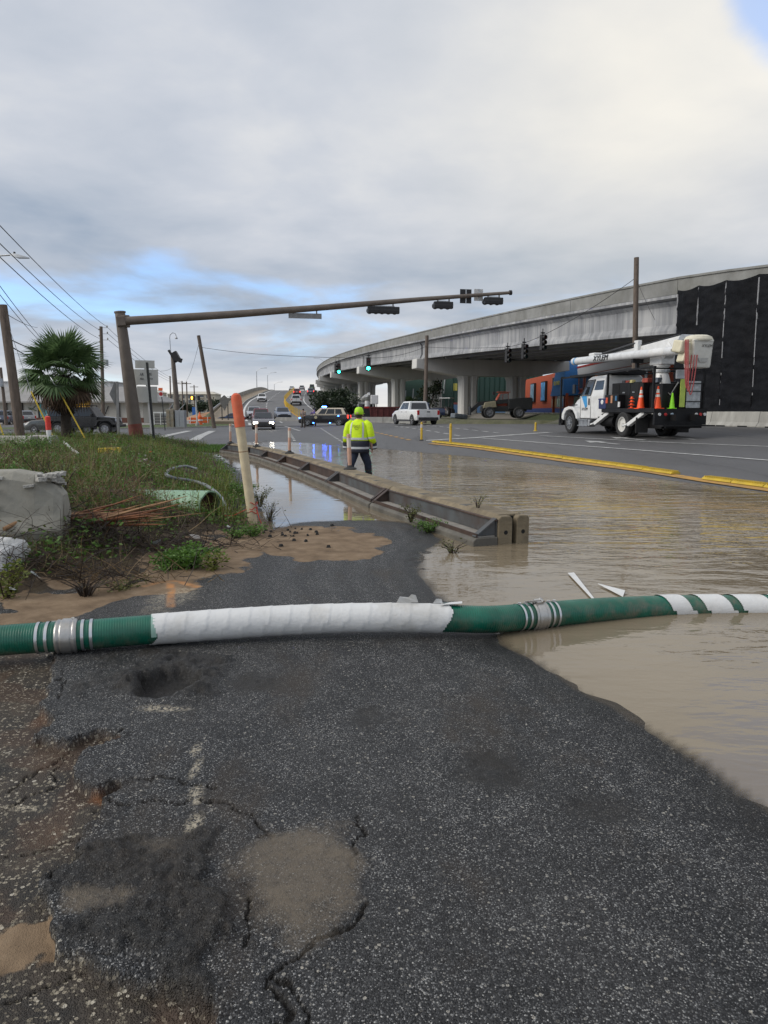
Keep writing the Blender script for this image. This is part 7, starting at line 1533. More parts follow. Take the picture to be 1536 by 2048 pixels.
def green_shed():
    g1 = mat('dark green cladding', (.035, .085, .065), .6, var=.10, scale=.6, streak=True); root = thing('green_shed', 'large dark green metal shed with a blue band and white slanted lights behind the flyover', 'building', (0, 0, 0))
    P = [Vector((5.4, 232, 0)), Vector((16.3, 172, 0)), Vector((40, 182, 0)), Vector((32, 242, 0))]
    b = MB(); b.loft([[p+Vector((0, 0, -.5)) for p in P], [p+Vector((0, 0, 11)) for p in P]]); b.build('wall', g1, root)
    def onw(a, c, u, z0, z1, w, m, name, slant=0):
        d = (c-a).normalized(); n = Vector((d.y, -d.x, 0)); n = n if n.y < 0 else -n; p = a.lerp(c, u); q = MB(); q.loft([[p-d*w/2+n*.02+Vector((0, 0, z0)), p+d*w/2+n*.02+Vector((0, 0, z0)), p+d*(w/2+slant)+n*.02+Vector((0, 0, z1)), p-d*(w/2-slant)+n*.02+Vector((0, 0, z1))], [p-d*w/2+n*.25+Vector((0, 0, z0)), p+d*w/2+n*.25+Vector((0, 0, z0)), p+d*(w/2+slant)+n*.25+Vector((0, 0, z1)), p-d*(w/2-slant)+n*.25+Vector((0, 0, z1))]]); return q.build(name, m, root)
    onw(P[1], P[2], .5, 0, 3.2, 25, mat('shed blue band', (.12, .24, .40), .6, var=.1), 'blue_band'); onw(P[1], P[2], .5, 3.22, 3.7, 25, mat('shed red stripe', (.28, .08, .07), .6), 'red_stripe')
    wm = mat('white light tube', (.6, .62, .62), .5)
    for u, z0, z1 in ((.12, 4.2, 8), (.3, 4.6, 8.2), (.72, 5.6, 9.4), (.88, 6, 9.8)): onw(P[0], P[1], u, z0, z1, .8, wm, 'slanted_light', 1.2)
    onw(P[1], P[2], .03, 6.5, 8.2, .9, mat('yellow wall lamp', (.62, .55, .1), .5), 'wall_lamp')
    for i in range(18): onw(P[1], P[2], .02+i*.055, 3.8, 11, .12, g1, 'cladding_rib')
green_shed()
# plant, steel and rubble stored under the flyover
def under_bridge():
    Rs = mat('red oxide steel', (.11, .025, .022), .7, var=.3, scale=3)
    for i, (px, D, w, lab) in enumerate(((776, 88, 4.2, 'red oxide steel skip under the flyover behind the far bucket truck'), (818, 90, 3.6, 'red oxide steel skip right behind the white pickup'))):
        q = A(px, 832, D); q.z = .6; t = thing('steel_skip', lab, 'skip', q); MB().loft([[(-w/2, -.9, 0), (w/2, -.9, 0), (w/2, .9, 0), (-w/2, .9, 0)], [(-w/2-.2, -1, 1.5), (w/2+.2, -1, 1.5), (w/2+.2, 1, 1.5), (-w/2-.2, 1, 1.5)]]).build('body', Rs, t)
        for x in np.arange(-w/2, w/2+.1, w/6): MB().box((x, -1.0, .75), (.12, .14, 1.5)).build('rib', Rs, t)
        MB().box((0, -1.03, 1.45), (w+.5, .14, .14)).build('rim', Rs, t)
    q = A(846, 836, 86); q.z = .7; car('dark blue pickup parked under the flyover behind the wooden pole', 'pickup', q, R(80), paint('navy car paint', (.015, .03, .08)), L=5.5, W=1.98, H=1.9, hood=1.15, belt=1.2, clr=.34, r=.4, g=(1.1, .45, -.7, -.85), kind='pickup', nwin=2, name='pickup_truck')
    q = A(886, 832, 92); q.z = .9; t = thing('compact_tractor', 'small canopied tractor parked between two flyover columns', 'tractor', q, R(60)); K = m_dark()
    for s in (-1, 1): wheel(t, s*.7, -.7, .6, .35, None, s, 6); wheel(t, s*.6, 1.1, .38, .25, None, s, 6)
    MB().box((0, .6, .95), (.7, 1.5, .6)).build('bonnet', K, t, bevel=.05); MB().box((0, -.5, 1.0), (.6, .5, .5)).build('seat', K, t, bevel=.05); MB().box((0, -.5, 2.35), (1.3, 1.5, .08)).build('canopy', m_white(), t)
    for x in (-.5, .5): MB().bar((x, -1.0, .9), (x, -1.0, 2.35), .06).build('canopy_post', K, t); MB().bar((x, .1, .9), (x, .1, 2.35), .06).build('canopy_post', K, t)
    rub = mat('dark rubble', (.055, .052, .045), .9, var=.5, scale=2, bump=.05, bscale=4)
    for px, py, D, w, h, s, lab in ((868, 836, 84, 3.0, 1.0, 3, 'dark brush heap beside the compact tractor'), (905, 838, 80, 2.4, .7, 4, 'low rubble heap at the foot of the near column'), (925, 842, 75, 2.0, .5, 8, 'low rubble heap in front of the telehandler forks')): mound(px, py, D, w, h, rub, lab, 'rubble_heap', 'heap', s)
    q = A(918, 836, 76); q.z = .75; o = MB().box((0, 0, .3), (1.6, 1.0, .5), rz=.4, ry=.1).build('tarpaulin_bundle', mat('blue grey tarp', (.13, .15, .17), .6, var=.4, scale=4, bump=.03, bscale=6), bevel=.1, loc=q); tagp(o, 'blue grey wrapped bundle lying at the column foot', 'bundle')
    b = MB(); pts = [Vector((5.6, 70.5)), Vector((9, 66.5)), Vector((15, 62)), Vector((24, 62)), Vector((30, 70)), Vector((30, 96)), Vector((4, 90)), Vector((3, 75))]; b.loft([[(p.x, p.y, -.2) for p in pts], [(p.x+(17-p.x)*.10, p.y+(78-p.y)*.10, .75) for p in pts]]); o = b.build('grass_verge', mat('scrubby verge', (.075, .08, .035), .95, var=.5, scale=1.2, bump=.05, bscale=5, dirt=(.14, .125, .10), dirtamt=.7)); o['kind'] = 'structure'
under_bridge()
# ------------------------------------------------------------------ things lying and standing on the bank
def zn(x, y): return float(znear(x, y)[0])
def onbank(px, py):
    z = .3
    for _ in range(25):
        p = G(px, py, z); z = .5*z+.5*zn(p.x, p.y)
    return Vector((p.x, p.y, z))
def marker_post():
    b = onbank(506, 1046); T = A(471, 786, b.y-.05)-b; t = thing('marker_post', 'cream marker post with an orange top leaning at the edge of the bank', 'post', b)
    cream = mat('chalky cream pvc', (.62, .53, .36), .6, var=.10, scale=7, dirt=(.34, .25, .14), dirtamt=.45); org = mat('faded orange sleeve', (.62, .10, .035), .6, var=.12, scale=9, dirt=(.5, .22, .12), dirtamt=.4)
    MB().tube([T*-.04, T*.5, T*.75], [.064, .064, .064], 18).build('post_tube', cream, t, smooth=True)
    MB().tube([T*.745, T*.96, T*.985, T], [.071, .071, .058, .02], 18).build('orange_sleeve', org, t, smooth=True); MB().tube([T*.555, T*.560], [.0655, .0655], 18).build('rust_ring', mat('rust stain', (.2, .08, .03), .8), t)
    s = MB()
    for k in range(3):
        pts = [T*.02+Vector((.07*math.cos(a+k), .07*math.sin(a+k), .12+.06*k+.02*math.sin(3*a))) for a in np.linspace(0, 6.3, 18)]; s.tube(pts, .006, 5)
    s.tube([Vector((-.07, -.03, .2)), Vector((-.25, -.1, .12)), Vector((-.45, .0, .10))], .005, 5); s.tube([Vector((.06, -.04, .22)), Vector((.10, -.08, .08)), Vector((.13, -.06, 0))], .006, 5)
    s.build('red_cord', mat('red cord', (.5, .05, .03), .7, var=.1), t)
marker_post()
def mint_pipe():
    c = onbank(420, 1030); r = .25; ax = Vector((-.84, .53, -.05)).normalized(); c = Vector((c.x+.02, c.y+.1, c.z+.085)); t = thing('drain_pipe', 'broken mint green plastic drain pipe half buried in the weeds', 'pipe', c); q = ax.to_track_quat('Z', 'Y').to_matrix()
    n = 36; vs = []; L = 1.75
    for rr, s0, s1 in ((r, 0, L), (r-.022, 0, L)):
        for s in (s0, s1):
            for i in range(n):
                a = 2*math.pi*i/n; j = .05*float(fbm(np.array([a*2.0]), np.array([1.0]), 3)[0]) if s == 0 else 0; vs.append(q @ Vector((rr*math.cos(a), rr*math.sin(a), s+j)))
    fs = []
    for i in range(n):
        k = (i+1) % n; fs += [(i, k, n+k, n+i), (2*n+i, 3*n+i, 3*n+k, 2*n+k), (i, 2*n+i, 2*n+k, k), (n+i, n+k, 3*n+k, 3*n+i)]
    b = MB(); b.add(vs, fs); b.build('pipe_wall', mat('mint green pvc', (.24, .40, .27), .5, var=.12, scale=4, dirt=(.14, .12, .07), dirtamt=.45), t, smooth=True)
    MB().cyl(q @ Vector((0, 0, .16)), q @ Vector((0, 0, .18)), r-.024, n=28).build('shade_plug', mat('shaded pipe interior', (.05, .02, .012), .9, var=.4), t)  # added dark disc standing in for the shade inside the pipe
mint_pipe()
def conduit():
    px = [(395, 948), (370, 945), (345, 950), (334, 960), (336, 966), (355, 970), (385, 976), (410, 984), (432, 1000), (447, 1018), (458, 1034)]; pts = []
    for i, (x, y) in enumerate(px): p = onbank(x, y); p.z += .13 if i < 10 else .06; pts.append(p)
    sm = []
    for i in range(len(pts)-1):
        a, b, c, d = pts[max(i-1, 0)], pts[i], pts[i+1], pts[min(i+2, len(pts)-1)]
        for u in np.linspace(0, 1, 7)[:-1]: sm.append(.5*((2*b)+(c-a)*u+(2*a-5*b+4*c-d)*u*u+(3*b-a-3*c+d)*u**3))
    o = MB().tube(sm, .030, 10).build('grey_conduit', mat('grey conduit', (.19, .215, .225), .5, var=.12, dirt=(.12, .10, .07), dirtamt=.3), smooth=True); tagp(o, 'bent grey conduit snaking through the weeds above the drain pipe', 'conduit')
conduit()
def concrete_block():
    c = onbank(60, 1090); t = thing('concrete_barrier_piece', 'big broken concrete barrier piece on the bank at the left edge', 'concrete block', c+Vector((-.62, .30, 0)), R(14)); m = mat('pale old concrete', (.30, .29, .25), .85, var=.14, scale=4, bump=.008, bscale=22, dirt=(.20, .17, .12), dirtamt=.4)
    pr = [(-.36, -.1), (-.40, .12), (-.30, .26), (-.235, .62), (-.16, .70), (.16, .70), (.235, .62), (.30, .26), (.40, .12), (.36, -.1)]
    b = MB(); rings = []
    for y, s, dz in ((-.72, 1, 0), (.36, 1, 0), (.55, .97, -.04), (.72, .90, -.16), (.80, .80, -.26)): rings.append([(y*1.0, x*s, z*(1 if z < .5 else 1)+(dz if z > .5 else 0)) for x, z in pr])
    b.loft(rings); b.build('barrier_body', m, t, bevel=.02)
    sp = mat('broken aggregate', (.40, .39, .36), .9, var=.45, scale=30, bump=.02, bscale=50); q = MB(); rng2 = random.Random(4)
    for i in range(40): q.box((rng2.uniform(.2, .8), rng2.uniform(-.25, .2), .66-max(0, rng2.uniform(0, .12))), (rng2.uniform(.04, .11),)*2+(rng2.uniform(.02, .06),), rz=rng2.uniform(0, 3), rx=rng2.uniform(-.4, .4))
    q.build('spalled_edge', sp, t); s = MB()
    for i in range(22): s.box((rng2.uniform(-.12, .10), -.30+rng2.uniform(-.01, .01)+.0, rng2.uniform(.32, .56)), (rng2.uniform(.02, .05), .02, rng2.uniform(.02, .05)), rz=rng2.uniform(0, 3), ry=rng2.uniform(0, 3))
    s.build('chip_patch', sp, t); ru = mat('rust bleed', (.30, .12, .035), .8, var=.3)
    for x, z in ((.22, .52), (.22, .36), (.24, .22)): MB().lathe([(.022, -.33+.02*(.6-z)), (.022, -.25)], 10, 'Y', (x, 0, z)).build('rusty_tie', ru, t)
    MB().box((-.45, -.02, .33), (.04, .83, .82)).build('dark_joint', M_HOLE, t)
    c = onbank(5, 1120); k = MB(); k.loft([[(-.3, -.25, -.1), (.26, -.22, -.1), (.3, .3, -.1), (-.3, .3, -.1)], [(-.28, -.2, .12), (.22, -.16, .10), (.24, .22, .14), (-.3, .24, .17)], [(-.2, -.12, .16), (.12, -.06, .15), (.14, .14, .18), (-.22, .16, .2)]]); o = k.build('concrete_chunk', mat('whitish rubble', (.52, .52, .51), .85, var=.25, scale=9, bump=.02, bscale=20), bevel=.02, loc=c+Vector((-.12, 0, .0))); tagp(o, 'whitish concrete chunk below the broken barrier piece at the left edge', 'concrete chunk')
concrete_block()
def splinters():
    c = onbank(175, 1062); t = thing('splintered_trunk', 'splintered orange brown tree trunk lying in the brush by the concrete piece', 'broken trunk', c+Vector((0, .05, .05))); r = random.Random(9); ms = [mat('fresh split wood %d' % i, cc, .8, var=.25, scale=16, streak=False) for i, cc in enumerate(((.26, .105, .045), (.17, .075, .04), (.30, .17, .085)))]
    for i in range(26):
        a = r.gauss(.0, .34); L = r.uniform(.5, 1.15); el = max(-.03, r.gauss(.12, .14)); x0 = r.uniform(-.35, .15); d = Vector((math.cos(a), math.sin(a)*.6, el)); p0 = Vector((x0, r.uniform(-.12, .12), r.uniform(.0, .13)))
        b = MB(); w = r.uniform(.007, .022); e = p0+d*L; s = Vector((0, .3, 1)).normalized()*w; b.loft([[p0-s, p0+Vector((0, w, 0)), p0+s, p0-Vector((0, w, 0))], [p0.lerp(e, .6)-s*.8, p0.lerp(e, .6)+Vector((0, w*.7, 0)), p0.lerp(e, .6)+s*.7, p0.lerp(e, .6)-Vector((0, w*.7, 0))], [e-s*.1, e+Vector((0, w*.1, 0)), e+s*.1, e-Vector((0, w*.1, 0))]]); b.build('splinter', ms[i % 3], t)
    MB().tube([(-.42, 0, .02), (-.2, .0, .05), (.2, .02, .06)], [.09, .085, .04], 10).build('trunk_stub', m_wood(), t)
    p0, p1 = onbank(20, 1075), onbank(128, 1060); o = MB().tube([p0+Vector((0, -.1, .10)), p0.lerp(p1, .5)+Vector((0, -.1, .20)), p1+Vector((0, -.05, .26))], [.022, .02, .014], 8).build('bare_branch', ms[2]); tagp(o, 'long peeled orange branch leaning across the concrete piece', 'branch')
splinters()
def litter():
    r = random.Random(3)
    p0, p1 = onbank(127, 890), onbank(158, 912); d = p1-p0; o = MB().tube([p0+Vector((0, 0, .12)), p1+Vector((0, 0, .03))], .045, 10).build('pvc_offcut', m_white()); tagp(o, 'short white plastic pipe offcut lying on the grass', 'pipe')
    p = onbank(220, 908); t = thing('yellow_plastic_piece', 'broken yellow plastic kerb piece lying on the bank', 'plastic piece', p, .1); k = p.y/F; MB().box((0, 0, .09), (44*k, .10, .15), ry=-.03).build('panel', M_YKERB, t, bevel=.02); MB().box((14*k, -.12, .05), (52*k, .05, .05), rz=-.12, ry=.06).build('strip', M_YKERB, t)
    for i, (px, py, s, c, lab) in enumerate(((280, 934, .11, (.6, .56, .53), 'largest crumpled white wrapper on the bank'), (291, 932, .10, (.58, .48, .44), 'pinkish torn wrapper beside the white ones'), (297, 938, .07, (.62, .6, .58), 'small white wrapper right of the pinkish one'), (289, 917, .05, (.6, .55, .5), 'small pale scrap above the wrappers'), (302, 912, .07, (.75, .16, .05), 'small orange flag scrap on the bank'), (276, 914, .05, (.55, .45, .4), 'tan scrap left of the orange flag'), (231, 886, .09, (.62, .62, .6), 'upright white scrap below the mast'), (158, 945, .06, (.7, .7, .68), 'white scrap at the end of the concrete piece'), (28, 1195, .05, (.66, .66, .64), 'white scrap beside the plant at the left edge'), (460, 1066, .05, (.6, .6, .58), 'white pebble like scrap at the sand edge'), (390, 1090, .07, (.55, .5, .45), 'pale wrapper caught above the green bush'), (312, 1100, .06, (.5, .52, .52), 'grey white scrap in the bare soil'), (72, 1172, .07, (.35, .37, .36), 'grey stone lying on the left sand'))):
        p = onbank(px, py); b = MB(); pts = [(r.uniform(-1, 1)*s, r.uniform(-1, 1)*s*.7, r.uniform(0, 1.2)*s) for _ in range(6)]; b.add(pts, [(0, 1, 2), (1, 2, 3), (2, 3, 4), (3, 4, 5), (0, 2, 4), (1, 3, 5)]); o = b.build('litter_scrap', mat('litter %d' % i, c, .7, var=.1), loc=p+Vector((0, 0, .05))); tagp(o, lab, 'litter')
    p = onbank(430, 938); o = MB().tube([Vector((-.05, 0, .22)), Vector((0, 0, .1)), Vector((.10, 0, -.05))], [.02, .025, .028], 8).build('broken_stake', m_wood(), loc=p); tagp(o, 'short broken wooden stake near the pond edge', 'stake')
    p = onbank(474, 1030); o = MB().tube([Vector((.02, 0, .22)), Vector((0, 0, .1)), Vector((-.02, 0, -.05))], [.010, .012, .014], 6).build('black_stub', m_dark(), loc=p); tagp(o, 'short black plastic stub beside the marker post', 'stub')
    dk = mat('black crumb asphalt', (.02, .02, .02), .9, var=.3)
    for i in range(26):
        px, py = (r.uniform(520, 640), r.uniform(1052, 1075)) if i > 7 else [(612, 1080), (657, 1091), (562, 1090), (540, 1069), (664, 1047), (588, 1078), (590, 1062), (1, 1)][i]
        p = G(px, py, .05); p.z = zn(p.x, p.y)+.012; s = r.uniform(.012, .03) if i > 6 else .032; b = MB(); b.box((0, 0, 0), (s*1.6, s*1.2, s), rz=r.uniform(0, 3), rx=r.uniform(-.4, .4), taper=.6); o = b.build('asphalt_crumb', dk, loc=p); tagp(o, 'loose black asphalt crumb on the sand by the pond', 'crumb', 'black crumbs on the sand')
    for pts, lab in (([(1136, 1147), (1148, 1146), (1190, 1200), (1184, 1198)], 'long white tape strip drifting on the water above the hose'), ([(1196, 1168), (1250, 1182), (1246, 1194), (1225, 1183)], 'torn white tape triangle drifting on the water above the hose')):
        v = [G(x, y, .012) for x, y in pts]; b = MB(); b.loft([v, [q+Vector((0, 0, .006)) for q in v]]); o = b.build('tape_scrap', mat('white tape', (.68, .68, .67), .5, var=.08)); tagp(o, lab, 'tape')
litter()
def left_edge():
    p0 = A(-40, 893, 22); 
    for (xa, xb, ya, D, lab) in ((-60, 72, 893, 21.5, 'long low grey concrete barrier at the left edge behind the weeds'), (70, 106, 894, 22.5, 'short grey concrete barrier end beside the red topped marker')):
        a, b = A(xa, ya, D+.4), A(xb, ya, D); z = zn(b.x, b.y)-.05; a.z = b.z = z; d = b-a; t = thing('concrete_barrier', lab, 'barrier', a, math.atan2(-d.x, d.y)); L = d.length; MB().prism([(-.3, 0), (-.3, .1), (-.2, .36), (.2, .36), (.3, .1), (.3, 0)], 'Y', 0, L).build('barrier_body', m_conc(), t, bevel=.03)
        for y in (L*.35, L*.75): MB().cyl((.21, y, .22), (.30, y, .22), .03, n=10).build('lifting_hole', M_HOLE, t)
    b = A(100, 892, 21.8); b.z = zn(b.x, b.y)-.1; t = thing('marker_post', 'white marker post with a bright red top at the left by the guy wire', 'post', b); T = A(95, 832, 21.8)-b; MB().tube([(0, 0, 0), T*.6], .075, 12).build('post_tube', m_white(), t, smooth=True); MB().tube([T*.58, T*.97, T], [.08, .08, .03], 12).build('red_sleeve', mat('bright red sleeve', (.66, .045, .03), .5, var=.1), t, smooth=True)
    yg = mat('yellow guy guard', (.66, .47, .04), .5, var=.1)
    for (a, b, c, D, lab) in (((20, 660), (62, 783), (112, 884), 25, 'guy wire with a yellow guard right of the cut pole'), ((112, 770), (119, 783), (172, 876), 26.5, 'guy wire with a yellow guard crossing the palm trunk'), ((-20, 800), (-4, 840), (12, 878), 24, 'guy wire with a yellow guard at the left edge')):
        q = A(*c, D); q.z = zn(q.x, q.y)-.05; t = thing('guy_wire', lab, 'guy wire', q); A0, B0 = A(*a, D)-q, A(*b, D)-q; MB().tube([A0, B0, Vector((0, 0, 0))], .010, 5).build('wire', m_steel(), t); MB().tube([B0, B0*.5, Vector((0, 0, 0))*1.0], .026, 8).build('guard', yg, t)
left_edge()

# ------------------------------------------------------------------ plants
def leafmat(name, lo, hi, rough=.55, scale=6):
    n = NT(name); g = n.n('ShaderNodeNewGeometry'); c = n.ramp(n.math('MULTIPLY_ADD', n.noise(scale, 3, .6), .7, n.math('MULTIPLY', g.outputs['Random Per Island'], .35)), ((.3, lo), (.75, hi))); n.set('Base Color', c); n.set('Roughness', rough)
    tr = n.n('ShaderNodeBsdfTranslucent'); n.l(c, tr.inputs[0]); m = n.n('ShaderNodeMixShader'); m.inputs[0].default_value = .3; n.l(n.bsdf.outputs[0], m.inputs[1]); n.l(tr.outputs[0], m.inputs[2]); n.l(m.outputs[0], n.out.inputs[0]); return n.m
LG = leafmat('fresh weed leaf', (.045, .105, .016), (.14, .27, .045)); LO = leafmat('olive weed leaf', (.055, .068, .018), (.17, .175, .055)); LY = leafmat('yellow green leaf', (.09, .12, .02), (.22, .24, .05)); LD = leafmat('dry straw stalk', (.10, .065, .032), (.32, .22, .11)); LT = leafmat('dark bush leaf', (.010, .020, .010), (.035, .055, .022)); LK = leafmat('dark twig', (.018, .012, .009), (.07, .045, .03))
def scatter(n, poly, dens=None):
    P = np.asarray(poly); lo, hi = P.min(0), P.max(0); out = []
    while len(out) < n:
        q = rng.uniform(lo, hi, (4*n, 2)); q = q[sdpoly(q, poly) < 0]
        if dens is not None: q = q[rng.random(len(q)) < dens(q[:, 0], q[:, 1])]
        out += list(q)
    return np.array(out[:n])
def blades(name, P, h, w, m, lean=.5, label=None, z=None, zoff=0.0, parent=None, tip=.15):
    """bent grass blades: three cross rows each"""
    n = len(P); zz = znear(P[:, 0], P[:, 1]) if z is None else z; h = h*rng.uniform(.5, 1.25, n); a = rng.uniform(0, 2*np.pi, n); l = rng.uniform(.1, 1, n)*lean; w = w*rng.uniform(.6, 1.3, n); b = a+np.pi/2+rng.uniform(-.4, .4, n)
    d = np.stack([np.cos(a), np.sin(a), 0*a], 1); s = np.stack([np.cos(b), np.sin(b), 0*a], 1)*w[:, None]/2; o = np.stack([P[:, 0], P[:, 1], zz+zoff-.01], 1); up = np.array([0, 0, 1.0])
    rows = [(0, 1.0, 0), (.55, .8, .28), (.92, tip, .85)]; vs = []
    for f, ws, k in rows:
        c = o+up*(h*f)[:, None]+d*(h*l*k)[:, None]; vs += [c-s*ws, c+s*ws]
    V_ = np.stack(vs, 1).reshape(-1, 3); i = np.arange(n)*6; f = np.concatenate([np.stack([i, i+1, i+3, i+2], 1), np.stack([i+2, i+3, i+5, i+4], 1)]); ob = rawmesh(name, V_, f, m, smooth=False, parent=parent)
    if label: tagp(ob, label, 'plants', kind='stuff')
    return ob
def leaves(name, Pz, size, m, parent=None, label=None, flat=.6, aspect=.45):
    n = len(Pz); s = size*rng.uniform(.55, 1.3, n); a = rng.uniform(0, 2*np.pi, n); e = rng.uniform(-.4, 1.0, n)*flat; d = np.stack([np.cos(a)*np.cos(e), np.sin(a)*np.cos(e), np.sin(e)], 1); r = rng.normal(size=(n, 3)); r[:, 2] *= .5; s2 = np.cross(d, r); s2 /= np.linalg.norm(s2, axis=1)[:, None]+1e-9
    V_ = np.stack([Pz, Pz+d*(s*.5)[:, None]+s2*(s*aspect*.5)[:, None], Pz+d*s[:, None], Pz+d*(s*.5)[:, None]-s2*(s*aspect*.5)[:, None]], 1).reshape(-1, 3); i = np.arange(n)*4; ob = rawmesh(name, V_, np.stack([i, i+1, i+2, i+3], 1), m, smooth=False, parent=parent)
    if label: tagp(ob, label, 'plants', kind='stuff')
    return ob
def bankdens(x, y):
    bi = -sdpoly(np.stack([x, y], 1), BANK); n_ = fbm(x*.9+3, y*.9, 4, 81); near = sstep(5.2, 7.2, y)
    return sstep(np.where(y > 8.8, .02, .45), np.where(y > 8.8, .35, 1.0), bi)*(.12+.88*near)*sstep(.34, .50, n_)*np.clip(9/np.maximum(y, 4), .25, 1)
def barrenness(x, y): return sstep(.48, .62, fbm(x*.7+9, y*.7+4, 3, 83))
bpoly = [p for p in BANK if p[0] > -30]+[(-16, 33), (-16, 9), (-6, 4)]
bpoly = g2([(-40, 1230), (150, 1190), (310, 1158), (430, 1112), (485, 1066), (515, 1046), (508, 1000), (488, 960), (466, 935), (436, 914), (412, 903)], .05)+[(-7.2, 27), (-7.3, 29.5), (-8.2, 33), (-24, 33.5), (-20, 25), (-9, 9.5), (-5, 6)]
P = scatter(23000, bpoly, bankdens); blades('grass', P, .13, .010, LO, .9, 'olive grass and weeds covering the bank')
P = scatter(15000, bpoly, lambda x, y: bankdens(x, y)*sstep(8.6, 12, y)); blades('grass', P, .16, .014, LG, .8, 'fresh green grass on the far part of the bank')
P = scatter(9000, bpoly, lambda x, y: bankdens(x, y)*(.25+.75*sstep(-2.5, -4.5, x))); blades('dry_grass', P, .24, .008, LD, .9, 'dry straw coloured stalks mixed through the weeds')
P = scatter(43000, bpoly, lambda x, y: bankdens(x, y)*(1-.6*barrenness(x, y))); z = znear(P[:, 0], P[:, 1])+rng.uniform(0, 1, len(P))**2*.17*(.4+1.2*fbm(P[:, 0]*1.7, P[:, 1]*1.7, 3, 84)); leaves('ground_cover', np.column_stack([P, z]), .055, LG, label='leafy green creeping plants over the bank')
P = scatter(26000, bpoly, bankdens); z = znear(P[:, 0], P[:, 1])+rng.uniform(0, 1, len(P))**2*.22; leaves('ground_cover', np.column_stack([P, z]), .045, LO, label='dull olive leafy weeds over the bank')
P = scatter(9000, bpoly, lambda x, y: bankdens(x, y)*(1-barrenness(x, y))); z = znear(P[:, 0], P[:, 1])+rng.uniform(0, 1, len(P))**1.5*.30*sstep(.42, .6, fbm(P[:, 0]*1.1, P[:, 1]*1.1, 3, 86)); leaves('ground_cover', np.column_stack([P, z]), .085, LG, label='broad leafed bright weeds in ragged clumps over the bank')
P = scatter(2600, bpoly, lambda x, y: bankdens(x, y)*sstep(.48, .6, fbm(x*.8, y*.8, 3, 87))); blades('tall_weeds', P, .42, .012, LY, .7, 'tall yellow green stalks rising out of the bank')
# dead brush: fine twigs tangled near the concrete and the splintered trunk
def twigs(name, c, n, R_, h, L, m, label, kind=None, cat='brush', parent=None, rad=.0035, up=.35, zf=None, seed=1):
    r = random.Random(seed); b = MB()
    for i in range(n):
        x, y = r.gauss(0, R_[0]), r.gauss(0, R_[1]); z0 = (zn(c.x+x, c.y+y) if zf is None else zf) + r.uniform(0, h)**1.0; p = Vector((c.x+x, c.y+y, z0)); a = r.uniform(0, 6.283); e = r.gauss(up, .4); d = Vector((math.cos(a)*math.cos(e), math.sin(a)*math.cos(e), math.sin(e))); l = L*r.uniform(.4, 1.3); pts = [p]
        for k in range(3): d = (d+Vector((r.gauss(0, .22), r.gauss(0, .22), r.gauss(-.05, .18)))).normalized(); pts.append(pts[-1]+d*l/3)
        q = r.uniform(.6, 1.5)*rad; b.tube(pts, [q, q*.85, q*.6, q*.3], 3, cap=False)
    o = b.build(name, m, parent)
    if label: tagp(o, label, cat, kind=kind)
    return o
for (px, py, n, R_, h, L, m, lab, sd) in ((180, 1085, 420, (.55, .22), .16, .42, LK, 'tangle of dark dead twigs under the splintered trunk', 1), (60, 1140, 300, (.6, .20), .12, .45, LK, 'dark brush tangle below the concrete piece', 2), (230, 1010, 260, (.6, .5), .12, .55, LD, 'dry tan stalks standing behind the splintered trunk', 3), (330, 1090, 260, (.6, .25), .05, .35, LK, 'thin dead twigs lying over bare soil above the arrow', 4), (200, 1160, 130, (.45, .12), .03, .35, LD, 'dry twigs along the sand edge', 5), (130, 940, 300, (.9, .7), .1, .6, LD, 'tall dry stalks behind the concrete piece', 6), (380, 1050, 220, (.6, .3), .05, .3, LK, 'thin dark twigs in front of the drain pipe', 7)):
    twigs('dead_brush', onbank(px, py), n, R_, h, L, m, lab, 'stuff', up=.75 if 'stand' in lab or 'tall' in lab else .3, seed=sd)
def bush(px, py, w, h, n, ls, m, lab, name='bush', stems=9, m2=None, c=None, tall=1.0, sw=.006, asp=.45):
    c = c or onbank(px, py); t = thing(name, lab, 'plant', c); r = random.Random(px); tips = []
    s = MB()
    for i in range(stems):
        a = r.uniform(0, 6.283); d = Vector((math.cos(a)*w*r.uniform(.3, 1), math.sin(a)*w*r.uniform(.3, 1), h*r.uniform(.6, 1.05))); pts = [Vector((d.x*.1, d.y*.1, -.03)), Vector((d.x*.4, d.y*.4, d.z*.55)), d]; s.tube(pts, [sw, sw*.75, sw*.4], 4, cap=False); tips.append(pts)
    s.build('stems', LK, t); Q = []
    for i in range(n):
        pts = r.choice(tips); u = r.uniform(.15, 1.08); p = pts[0].lerp(pts[1], u*2) if u < .5 else pts[1].lerp(pts[2], u*2-1); Q.append(tuple(p+Vector((r.gauss(0, .10*w+.012), r.gauss(0, .10*w+.012), r.gauss(0, .05*h+.008)))))
    leaves('leaves', np.array(Q), ls, m, parent=t, aspect=asp)
    if m2: leaves('leaves', np.array(Q[::4]), ls*.9, m2, parent=t, aspect=asp)
bush(375, 1136, .34, .20, 1500, .045, LG, 'bright green leafy bush at the sand edge above the painted arrow', stems=16); bush(335, 1140, .20, .12, 500, .04, LG, 'small green clump left of the bright bush', stems=9); bush(425, 1140, .16, .16, 220, .045, LY, 'sparse yellow green sprig right of the bright bush', stems=7)
bush(505, 1072, .22, .14, 500, .035, LG, 'low green tuft at the foot of the marker post', stems=12); bush(470, 1075, .2, .12, 420, .035, LG, 'low green tuft left of the marker post foot', stems=10); bush(12, 1195, .16, .28, 330, .04, LY, 'yellow green weed at the left edge on the sand', stems=8); bush(170, 1192, .26, .16, 0 or 30, .02, LD, 'bare twiggy dead bush on the sand by the asphalt', stems=26); bush(240, 1178, .30, .07, 260, .03, LO, 'flat olive weed patch along the asphalt edge', stems=14)
